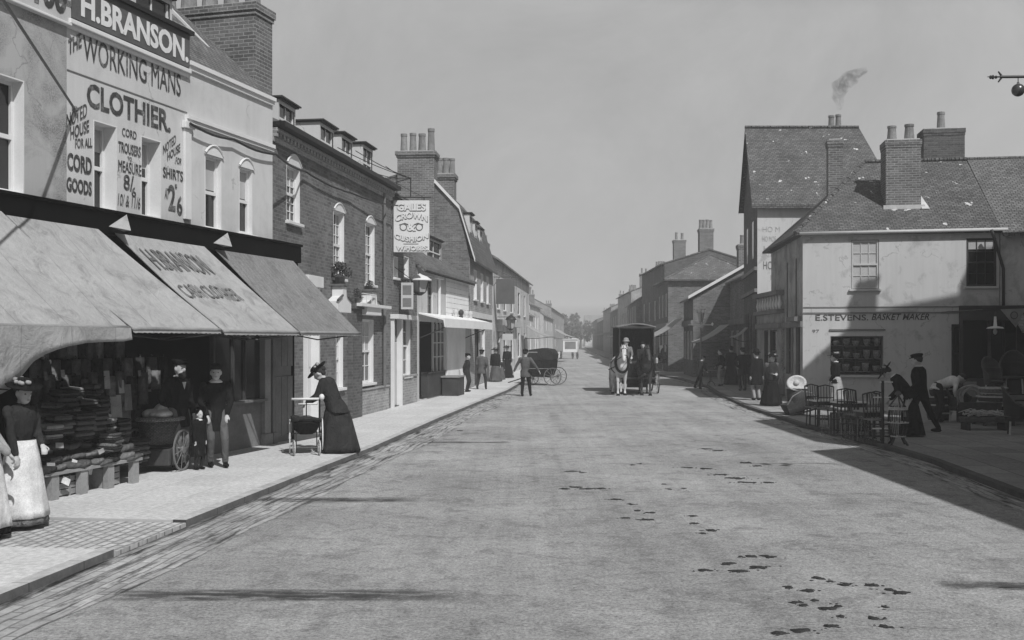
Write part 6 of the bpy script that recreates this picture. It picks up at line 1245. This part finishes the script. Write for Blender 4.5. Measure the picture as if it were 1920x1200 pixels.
person('passenger in dark clothes seated inside the covered van', vx+.5, vy+1.75, R(180), 1.62, z0=.40, coat='cloth_dark', legs='cloth_black', feet=((.12, .42, .25), (-.12, .42, .25)), hands=((.15, .3, 1.0), (-.15, .3, 1.0)), hat='round', hem=.9)
# gig standing behind the van to the right
gx, gy = G(1246, 697); g = thing('gig', 'small dark two wheeled gig behind the covered van on its right', 'gig', (gx, gy, 0), R(170)); b = MB(); b.box(-.42, .42, -.5, .45, .75, 1.25); b.box(-.42, .42, -.5, -.4, 1.251, 1.6); b.build('gig_body', 'cloth_black', g, bevel=.03)
for sg in (-1, 1): wheel(g, (sg*.56, 0, .6), (1, 0, 0), .6, 'cream_paint')
b = MB(); b.tube([(-.6, 0, .6), (.6, 0, .6)], .03, 6); b.tube([(-.35, .4, .8), (-.35, 2.2, 1.0)], .03, 6); b.tube([(.35, .4, .8), (.35, 2.2, 1.0)], .03, 6); b.build('shafts', 'dark_wood', g)
b = MB(); b.box(.1, .32, .2, .25, 1.25, 1.75); b.build('side_board', 'white_paint', g)
horse('dark horse standing in the shafts of the small gig', gx-.2, gy-1.6, R(172), 'horse_dark', None, .2)
# hooded truck on the left
hx, hy = G(1017, 722); Tk = thing('hooded_carriage', 'black hooded carriage standing on the road behind the striding man', 'carriage', (hx, hy, 0), R(-14))
b = MB(); b.loft([[(-.72, -.55, .42), (.42, -.55, .38), (.42, .55, .38), (-.72, .55, .42)], [(-.75, -.6, .8), (.58, -.6, .78), (.58, .6, .78), (-.75, .6, .8)], [(-.74, -.6, 1.15), (.62, -.6, 1.2), (.62, .6, 1.2), (-.74, .6, 1.15)]]); b.build('carriage_body', 'cloth_black', Tk, bevel=.02)
b = MB(); pr_ = [(-.62, 1.15), (-.66, 1.5), (-.5, 1.66), (.1, 1.74), (.5, 1.68), (.66, 1.45), (.62, 1.2)]; b.prism([(x_, -.62, zz) for x_, zz in pr_], (0, 1.24, 0)); b.build('hood', 'cloth_dark', Tk, bevel=.03)
b = MB(); b.box(-.6, -.1, -.64, -.622, 1.52, 1.57); b.box(-.6, .5, -.63, -.602, .78, .80); b.build('trim', 'cloth_light', Tk)
for sg in (-1, 1): wheel(Tk, (.62, sg*.66, .42), (0, 1, 0), .42, 'grey_wood', 12, .03); wheel(Tk, (-.6, sg*.62, .28), (0, 1, 0), .28, 'grey_wood', 10, .03)
b = MB(); b.tube([(.62, -.7, .42), (.62, .7, .42)], .03, 6); b.tube([(-.6, -.66, .3), (-.6, .66, .3)], .03, 6); b.tube([(-.7, 0, .4), (-1.6, 0, .12)], .03, 6); b.tube([(-1.6, -.2, .12), (-1.6, .2, .12)], .025, 6); b.build('draw_bar', 'dark_wood', Tk)
# white wagon far off
wx, wy = G(1063, 673); wg = thing('white_wagon', 'small white covered wagon far down the street before the trees', 'wagon', (wx, wy, 0), R(10)); b = MB(); b.box(-.8, .8, -1.6, 1.6, .75, 2.1); b.box(-.9, .9, -1.7, 1.7, 2.101, 2.2); b.build('wagon_body', 'white_paint', wg, bevel=.02)
for sg in (-1, 1):
    for yy in (-1.1, 1.1): wheel(wg, (sg*.9, yy, .45), (1, 0, 0), .45, 'dark_wood', 10)
b = MB(); b.box(-.6, .6, -1.62, -1.601, 1.1, 1.9); b.build('door', 'grey_wood', wg)
# perambulator
px_, py_ = gp(574, 850); pr = thing('perambulator', 'old perambulator with a dark boat shaped body and thin pale wheels', 'perambulator', (px_, py_, PZ), R(12))
b = MB(); b.loft([[(x_*sc, y_*sc*1.0+oy, zz) for x_, y_ in ((-.2, -.34), (0, -.4), (.2, -.34), (.24, 0), (.2, .34), (0, .4), (-.2, .34), (-.24, 0))] for zz, sc, oy in ((.36, .55, 0), (.42, .85, 0), (.56, 1.05, 0), (.60, 1.1, 0), (.60, .98, 0), (.46, .8, 0))]); b.build('body', 'cloth_black', pr, smooth=True)
b = MB(); b.lathe((-.2, -.3, .62), [(.02, -.02), (.07, 0), (.08, .08), (.02, .1)], 10); b.tube([(-.26, -.36, .62), (-.1, -.42, .66), (.1, -.42, .66), (.26, -.36, .62)], .035, 8); b.build('padded_edge', 'cloth_dark', pr, smooth=True)
b = MB(); b.tube([(-.24, -.2, .35), (-.24, -.25, 1.0), (.24, -.25, 1.0), (.24, -.2, .35)], .014, 6); b.tube([(.0, -.25, 1.0), (0, -.2, .4)], .012, 6); b.tube([(-.24, .25, .35), (-.24, .25, .95)], .012, 6); b.tube([(.24, .25, .35), (.24, .25, .95)], .012, 6); b.build('frame', 'iron', pr)
b = MB(); b.tube([(-.26, -.26, 1.0), (.22, -.26, 1.0)], .022, 8); b.ell((.27, -.26, 1.03), (.05, .05, .06), 10, 6); b.tube([(-.14, -.1, .9), (.2, -.1, .9)], .016, 8); b.build('handle', 'white_paint', pr, smooth=True)
b = MB(); b.ell((0, .0, .62), (.15, .26, .07), 12, 7); b.build('blanket', 'cloth_grey', pr, smooth=True)
for sg in (-1, 1): wheel(pr, (sg*.29, .08, .31), (1, 0, .0), .31, 'cream_paint', 12, .018, 'letter_white'); wheel(pr, (sg*.22, -.40, .14), (1, .15, 0), .14, 'cream_paint', 8, .016, 'cream_paint')
b = MB(); b.tube([(-.34, .08, .36), (.34, .08, .36)], .012, 6); b.tube([(-.24, -.4, .14), (.24, -.4, .14)], .012, 6)
for sg in (-1, 1): b.tube([(sg*.18, .08, .36), (sg*.18, 0, .46)], .012, 6); b.tube([(sg*.18, -.4, .14), (sg*.18, -.3, .42)], .012, 6)
b.build('springs', 'iron', pr)
# basket cart
cx_, cy_ = gp(305, 882); bc = thing('basket_cart', 'wicker basket cart heaped with a pale bundle beside the bearded man', 'cart', (cx_-.05, cy_+.1, PZ), L1.rz-R(90)+R(8))
b = MB(); b.loft([[(x_*sc, y_*sc, zz) for x_, y_ in [(.30*math.cos(6.2832*j/20)*(1.15 if abs(math.cos(6.2832*j/20)) > .7 else 1.05), .42*math.sin(6.2832*j/20)) for j in range(20)]] for zz, sc in ((.42, .8), (.6, .92), (.8, 1.02), (.80, .94), (.7, .9))]); b.build('basket', 'wicker', bc, smooth=True)
b = MB(); b.tube([(.36*math.cos(6.2832*j/20), .45*math.sin(6.2832*j/20), .82) for j in range(20)], .035, 7, True); b.build('basket_rim', 'wicker_pale', bc, smooth=True)
b = MB(); b.box(-.30, .30, -.36, .36, .10, .36); b.build('lower_box', 'dark_wood', bc, bevel=.02)
for sg in (-1, 1): wheel(bc, (sg*.40, -.1, .33), (1, 0, 0), .33, 'grey_wood', 10, .016, 'grey_iron')
b = MB(); b.tube([(-.42, -.1, .36), (.42, -.1, .36)], .015, 6); b.tube([(-.3, .3, .4), (-.3, .75, .9), (.3, .75, .9), (.3, .3, .4)], .02, 6)
b.tube([(-.2, .35, .4), (-.2, .4, .0)], .02, 6); b.tube([(.2, .35, .4), (.2, .4, .0)], .02, 6); b.build('frame', 'mid_wood', bc)
b = MB(); rr = random.Random(9)
for i in range(9): b.ell((rr.uniform(-.16, .16), rr.uniform(-.22, .22), .86+rr.uniform(0, .06)), (.14, .16, .07), 10, 6)
b.ell((.02, 0, .97), (.13, .14, .09), 12, 7); q = b.build('linen_heap', 'cloth_white', None, remesh=.015, sm=4); q.location = bc.location; q.rotation_euler = bc.rotation_euler; tag(q, 'pale heap of linen piled in the basket cart', 'linen')
# white dog on the footway by the window
dx, dy = gp(478, 832); dg = thing('dog', 'small pale dog sitting by the shop pilaster', 'dog', (dx, dy+.1, PZ), R(-150)); b = MB()
b.ell((0, -.05, .14), (.1, .14, .13), 12, 8); b.caps((0, 0, .18), (0, .06, .33), .1, .07); b.ell((0, .09, .40), (.065, .075, .065), 12, 8); b.caps((0, .12, .39), (0, .2, .36), .04, .025)
for sg in (-1, 1): b.caps((sg*.05, .05, .24), (sg*.055, .09, .03), .035, .025); b.ell((sg*.05, .12, .02), (.03, .04, .02), 8, 5); b.ell((sg*.09, -.04, .08), (.05, .1, .07), 8, 6); b.ell((sg*.055, .07, .44), (.018, .02, .045), 8, 5)
b.caps((0, -.18, .05), (.12, -.24, .03), .02, .012); b.build('body', 'cloth_light', dg, remesh=.013, sm=2); b = MB(); b.ell((0, .215, .365), (.014, .012, .012), 8, 5)
for sg in (-1, 1): b.ell((sg*.03, .15, .42), (.009, .009, .009), 6, 4)
b.build('nose_and_eyes', 'eye', dg)

# ================================================================ GOODS ON THE RIGHT FOOTWAY
def chair(lab, grp, mat='dark_wood', hb=.5):
    o = thing('chair', lab, 'chair', (0, 0, 0), 0, grp)
    for sx_, sy_ in ((-1, -1), (1, -1), (-1, 1), (1, 1)): b = MB(); b.tube([(sx_*.19, sy_*.18, 0), (sx_*.17, sy_*.16, .44)], [.014, .018], 6); b.build('leg', mat, o)
    b = MB(); b.box(-.21, .21, -.2, .2, .44, .47); b.build('seat', 'wicker_pale', o, bevel=.01)
    b = MB(); b.tube([(-.18, .18, .45), (-.19, .24, .45+hb)], .014, 6); b.tube([(.18, .18, .45), (.19, .24, .45+hb)], .014, 6); b.tube([(-.19, .24, .45+hb), (0, .26, .45+hb+.04), (.19, .24, .45+hb)], .016, 6)
    for i in range(4): b.tube([(-.1+i*.066, .19, .46), (-.1+i*.066, .245, .46+hb)], .009, 5)
    b.tube([(-.185, .2, .45+hb*.5), (.185, .2, .45+hb*.5)], .012, 5); b.build('backrest', mat, o)
    b = MB(); b.tube([(-.18, -.17, .2), (.18, -.17, .2)], .01, 5); b.tube([(-.18, -.17, .24), (-.18, .17, .24)], .01, 5); b.tube([(.18, -.17, .24), (.18, .17, .24)], .01, 5); b.build('stretcher', mat, o); return o
ch0 = chair('x', 'chairs stood out on the right footway')
cl = [(1535, 800, 20, 'tall slatted chair at the far end of the furniture'), (1552, 803, -10, 'slatted chair, second from the far end of the furniture'), (1590, 812, 160, 'chair turned away among the furniture in the middle'), (1612, 818, 30, 'chair just left of the small box table'), (1630, 822, 200, 'chair beside the dark post, facing away'), (1648, 830, 10, 'nearest chair, left of the tall wicker stand')]
for i, (px, py, a, lb) in enumerate(cl):
    o = ch0 if i == 0 else dup(ch0, (0, 0, 0)); X, Y = gp(px, py); o.location = (X, Y+.1, PZ); o.rotation_euler = (0, 0, R(a)); o['label'] = lb
def table(lab, px, py, w_, d_, h_, rz=0, top='mid_wood', grp=None, legm='dark_wood'):
    X, Y = gp(px, py); o = thing('table', lab, 'table', (X, Y+d_/2, PZ), R(rz), grp); b = MB(); b.box(-w_/2, w_/2, -d_/2, d_/2, h_-.03, h_); b.build('table_top', top, o, bevel=.005)
    for sx_ in (-1, 1):
        for sy_ in (-1, 1): b = MB(); b.tube([(sx_*(w_/2-.05), sy_*(d_/2-.05), 0), (sx_*(w_/2-.06), sy_*(d_/2-.06), h_-.03)], .02, 6); b.build('leg', legm, o)
    b = MB(); b.box(-w_/2+.04, w_/2-.04, -d_/2+.04, d_/2-.04, h_-.12, h_-.031); b.build('apron_rail', legm, o); return o
table('long low table with a pale top behind the chairs', 1562, 800, .9, .55, .62, 8, 'letter_white')
table('middle table stacked with pale boards', 1600, 812, .7, .5, .68, 8, 'letter_white')
table('small square table next to the dark post', 1638, 826, .5, .45, .6, 10, 'mid_wood')
X, Y = gp(1590, 808); o = thing('open_chest', 'dark open chest with a slanting lid under the tables', 'chest', (X, Y-.05, PZ), R(12)); b = MB(); b.box(-.36, .36, -.2, .2, 0.02, .42); b.build('chest_body', 'dark_wood', o, bevel=.01); b = MB(); b.box(-.36, .36, -.02, .0, 0, .3, Matrix.Translation((0, -.21, .2)) @ Matrix.Rotation(R(38), 4, 'X')); b.build('lid', 'mid_wood', o)
for i, (px, py, lb) in enumerate(((1580, 815, 'low slatted rack of canes in front of the chest'), (1620, 826, 'low slatted rack of canes before the square table'))):
    X, Y = gp(px, py); o = thing('cane_rack', lb, 'rack', (X, Y-.05, PZ), R(-14)); b = MB(); rr = random.Random(i)
    for k in range(13): xx = -.45+k*.075; b.tube([(xx, 0, 0), (xx+rr.uniform(-.03, .03), rr.uniform(-.03, .03), .42+rr.uniform(-.06, .1))], .011, 5)
    b.build('canes', 'wicker_pale', o); b = MB(); b.tube([(-.48, 0, .1), (.48, 0, .1)], .016, 6); b.tube([(-.48, 0, .34), (.48, 0, .34)], .016, 6); b.build('rails', 'dark_wood', o)
X, Y = gp(1655, 832); o = thing('dark_post', 'slim black post with two pale crossbars among the furniture', 'post', (X, Y, PZ)); b = MB(); b.tube([(0, 0, 0), (0, 0, 1.25)], .03, 8); b.build('shaft', 'black_paint', o); b = MB(); b.tube([(-.18, 0, .92), (.16, 0, .92)], .014, 6); b.tube([(-.06, 0, 1.22), (.2, 0, 1.22)], .014, 6); b.tube([(-.2, 0, .3), (.18, 0, .3)], .016, 6); b.build('crossbar', 'white_paint', o)
X, Y = gp(1684, 834); o = thing('wicker_stand', 'tall barrel shaped wicker plant stand on splayed legs by the kerb', 'stand', (X, Y, PZ)); b = MB()
prf = [(.13, .17), (.17, .3), (.19, .45), (.18, .62), (.14, .76)]
for j in range(14): a = 6.2832*j/14; b.tube([(r_*math.cos(a), r_*math.sin(a), zz) for r_, zz in prf], .011, 5)
b.build('staves', 'wicker_dark', o); b = MB()
for r_, zz in ((.135, .17), (.19, .44), (.175, .70), (.17, .73)): b = MB(); b.torus((0, 0, zz), (0, 0, 1), r_, .015, 24, 6); b.build('hoop', 'straw', o)
b = MB()
for k in range(3): a = 6.2832*k/3+.4; b.tube([(.18*math.cos(a), .18*math.sin(a), .74), (0, 0, .98)], .016, 6)
b.lathe((0, 0, .96), [(.02, 0), (.07, .03), (.05, .07), (.02, .1)], 12); b.build('arched_top', 'wicker', o); 
for k in range(4): a = 6.2832*k/4+.6; b = MB(); b.tube([(.09*math.cos(a), .09*math.sin(a), .2), (.14*math.cos(a), .14*math.sin(a), .1), (.22*math.cos(a), .22*math.sin(a), 0)], .022, 6); b.build('leg', 'dark_wood', o)
def basket(lab, x_, y_, zz, r0, r1, h_, mat='wicker', grp=None, lid=False, tilt=0):
    o = thing('basket', lab, 'basket', (x_, y_, zz), 0, grp); o.rotation_euler = (R(tilt), 0, 0); b = MB(); b.lathe((0, 0, 0), [(.02, 0), (r0, .005), ((r0+r1)/2*1.05, h_*.5), (r1, h_), (r1-.02, h_), ((r0+r1)/2, h_*.5), (r0-.02, .03), (.02, .03)], 24); b.build('side', mat, o, smooth=True)
    b = MB(); b.torus((0, 0, h_), (0, 0, 1), r1, .022, 24, 6); b.torus((0, 0, .02), (0, 0, 1), r0, .018, 24, 6); b.build('rim', 'straw', o, smooth=True)
    return o
X, Y = gp(1762, 790)
for i in range(4): basket(('lowest', 'second', 'third', 'topmost')[i]+' basket in the stack beside the stooping man', X-.02+.02*i, Y, PZ+i*.2, .24, .3, .22, 'wicker_dark', 'stacked round baskets')
X, Y = gp(1845, 806); o = thing('bath_chair', 'low wicker bench heaped with tangled cane before the dark shop', 'bench', (X, Y, PZ), R(0)); b = MB(); b.box(-.5, .5, -.22, .22, .18, .3); b.build('seat', 'wicker', o, bevel=.03)
for sx_ in (-1, 1): b = MB(); b.box(sx_*.42-.03, sx_*.42+.03, -.2, .2, 0, .18); b.build('leg', 'dark_wood', o)
b = MB(); b.box(-.5, .5, .18, .24, .3, .62); b.build('backrest', 'wicker_dark', o, bevel=.02); o.name = 'wicker_bench'
b = MB(); rr = random.Random(11)
for i in range(70):
    c = Vector((rr.uniform(-.45, .45), rr.uniform(-.18, .15), .36+rr.uniform(0, .12))); a = rr.uniform(0, 6.28); l = rr.uniform(.08, .2); b.tube([c-Vector((math.cos(a)*l, math.sin(a)*l*.5, 0)), c+Vector((0, 0, rr.uniform(.0, .06))), c+Vector((math.cos(a)*l, math.sin(a)*l*.5, 0))], .01, 5)
o = b.build('cane_heap', 'straw'); o.location = (X, Y, PZ-.05); tag(o, 'tangled heap of pale cane on the low wicker bench', 'cane')
X, Y = gp(1818, 792); o = thing('cane_coil', 'big coil of twisted cane standing behind the wicker bench', 'coil', (X, Y, PZ)); b = MB(); rr = random.Random(4)
for i in range(16): b.torus((rr.uniform(-.05, .05), rr.uniform(-.08, .08), .62+rr.uniform(-.04, .04)), (rr.uniform(-.3, .3), 1, rr.uniform(-.3, .3)), .3+rr.uniform(-.07, .05), .012, 24, 5)
b.build('coil', 'straw', o); b = MB(); b.box(-.25, .25, -.2, .2, 0, .34); b.build('box', 'dark_wood', o, bevel=.01)
for i in range(3): basket(('wide flat basket lowest on the right hand pile', 'wide flat basket midway up the right hand pile', 'shallow basket on top of the right hand pile')[i], gp(1880, 800)[0], gp(1880, 800)[1]+.5, PZ+.35+i*.2, .34-.03*i, .42-.05*i, .14, ('wicker_dark', 'wicker', 'wicker_pale')[i], 'flat baskets piled at the right')
X, Y = gp(1880, 800); o = thing('market_stand', 'plain dark stand carrying the flat baskets at the right', 'stand', (X, Y+.5, PZ)); b = MB(); b.box(-.4, .4, -.35, .35, .28, .34); b.build('stand_top', 'dark_wood', o)
for sx_ in (-1, 1):
    for sy_ in (-1, 1): b = MB(); b.box(sx_*.34-.03, sx_*.34+.03, sy_*.3-.03, sy_*.3+.03, 0, .28); b.build('leg', 'dark_wood', o)
def armchair(lab, px, py, rz, zz=0, mat='wicker_dark'):
    X, Y = gp(px, py); o = thing('wicker_armchair', lab, 'armchair', (X, Y, PZ+zz), R(rz), 'wicker armchairs piled at the right edge'); b = MB(); N = 14; vs = []
    for i in range(N+1):
        a_ = math.pi*(-.12+1.24*i/N); hh = .62+.42*max(0, math.sin(math.pi*i/N))**2
        for zz_, rr_ in ((.3, .27), (.45, .29), (hh, .33)): vs.append((rr_*math.cos(a_), rr_*math.sin(a_)*.95, zz_))
    b.add(vs, [(i*3+j, i*3+3+j, i*3+4+j, i*3+1+j) for i in range(N) for j in range(2)]); q = b.build('backrest', mat, o); md = q.modifiers.new('t', 'SOLIDIFY'); md.thickness = .03
    b = MB(); b.tube([vs[i*3+2] for i in range(N+1)], .025, 6); b.build('rim', 'wicker', q, smooth=True)
    b = MB(); b.lathe((0, 0, .36), [(.01, 0), (.27, 0), (.29, .03), (.27, .06), (.01, .06)], 18); b.build('seat', 'wicker', o)
    for k in range(4): a_ = .8+k*1.57; b = MB(); b.tube([(.24*math.cos(a_), .24*math.sin(a_), 0), (.22*math.cos(a_), .22*math.sin(a_), .36)], .022, 6); b.build('leg', 'straw' if k % 2 else mat, o)
armchair('upright wicker armchair left of the cane coil', 1800, 792, 30); armchair('wicker armchair at the right edge facing left', 1908, 815, 70); armchair('wicker armchair set up on the dark crates at the right edge', 1902, 795, -20, .75)
armchair('wicker armchair raised behind the flat baskets', 1866, 781, 15, .55, 'wicker')
for px, py, lb in ((1902, 795, 'dark slatted crate carrying an armchair at the right edge'), (1866, 781, 'dark slatted crate behind the flat baskets')):
    X, Y = gp(px, py); o = thing('crate', lb, 'crate', (X, Y, PZ)); hh = .75 if px > 1890 else .55; b = MB()
    for k in range(5): b.box(-.35, .35, -.3, -.285, hh*k/5+.01, hh*(k+.8)/5); b.box(-.35, -.335, -.284, .3, hh*k/5+.01, hh*(k+.8)/5)
    b.build('slats', 'mid_wood', o); b = MB(); b.box(-.33, .36, -.28, .3, 0, hh); b.build('crate_box', 'dark_wood', o)
X, Y = gp(1500, 778); o = thing('wicker_cradle', 'dark wicker cradle tipped on its rockers near the shawled woman', 'cradle', (X, Y, PZ), R(12)); o.rotation_euler = (0, R(-14), R(12)); b = MB()
b.loft([[(x_*sc, y_*sc, zz) for x_, y_ in ((-.42, -.2), (.42, -.2), (.45, 0), (.42, .2), (-.42, .2), (-.45, 0))] for zz, sc in ((.12, .8), (.25, .92), (.4, 1.0), (.4, .93), (.2, .8))]); b.build('cradle_body', 'wicker_dark', o)
b = MB(); b.tube([(-.38, -.2, .4), (-.2, -.22, .58), (.1, -.22, .66), (.4, -.2, .52), (.46, -.18, .38)], .018, 6); b.build('hood_hoop', 'wicker_pale', o); b = MB(); b.box(-.45, .5, -.22, -.18, .06, .1); b.box(-.45, .5, .18, .22, .06, .1); b.build('rocker', 'dark_wood', o)
X, Y = gp(1497, 778); o = thing('straw_lid', 'round pale straw tray leaning above the wicker cradle', 'tray', (X, Y+.2, PZ+.86), 0); o.rotation_euler = (R(62), R(-14), 0); b = MB(); b.lathe((0, 0, 0), [(.27, 0), (.275, .02), (.21, .03), (.2, .012), (.02, .012)], 24, sy=.85); b.build('tray', 'straw', o, smooth=True)
b = MB(); b.lathe((0, 0, .03), [(.08, 0), (.07, .04), (.01, .05)], 16); b.build('tray_boss', 'straw', o, smooth=True)
basket('tall dark basket standing behind the wicker cradle under the straw tray', X+.05, Y+.35, PZ, .2, .28, .72, 'wicker_dark')
X, Y = gp(1332, 724); o = thing('small_table', 'small three legged round table at the end of the right kerb', 'table', (X, Y, PZ)); b = MB(); b.lathe((0, 0, .68), [(.3, 0), (.3, .03)], 20); b.build('table_top', 'mid_wood', o)
b = MB(); b.lathe((0, 0, 0), [(.03, .2), (.04, .4), (.025, .68)], 10); b.build('pedestal', 'dark_wood', o)
for k in range(3): a = k*2.094; b = MB(); b.tube([(0, 0, .25), (.15*math.cos(a), .15*math.sin(a), .15), (.22*math.cos(a), .22*math.sin(a), 0)], .018, 6); b.build('leg', 'dark_wood', o)

# ================================================================ FINISH: bake the modifiers into plain meshes
bpy.context.view_layer.update(); dgp = bpy.context.evaluated_depsgraph_get(); done = {}
for o in [q for q in bpy.data.objects if q.type == 'MESH' and q.modifiers]:
    me = bpy.data.meshes.new_from_object(o.evaluated_get(dgp)); sm_ = any(m_.type in ('REMESH', 'SMOOTH') for m_ in o.modifiers); done[o] = (me, sm_)
for o, (me, sm_) in done.items():
    mt = o.data.materials[0]; o.modifiers.clear(); o.data = me
    if not me.materials: me.materials.append(mt)
    if sm_:
        for pg in me.polygons: pg.use_smooth = True
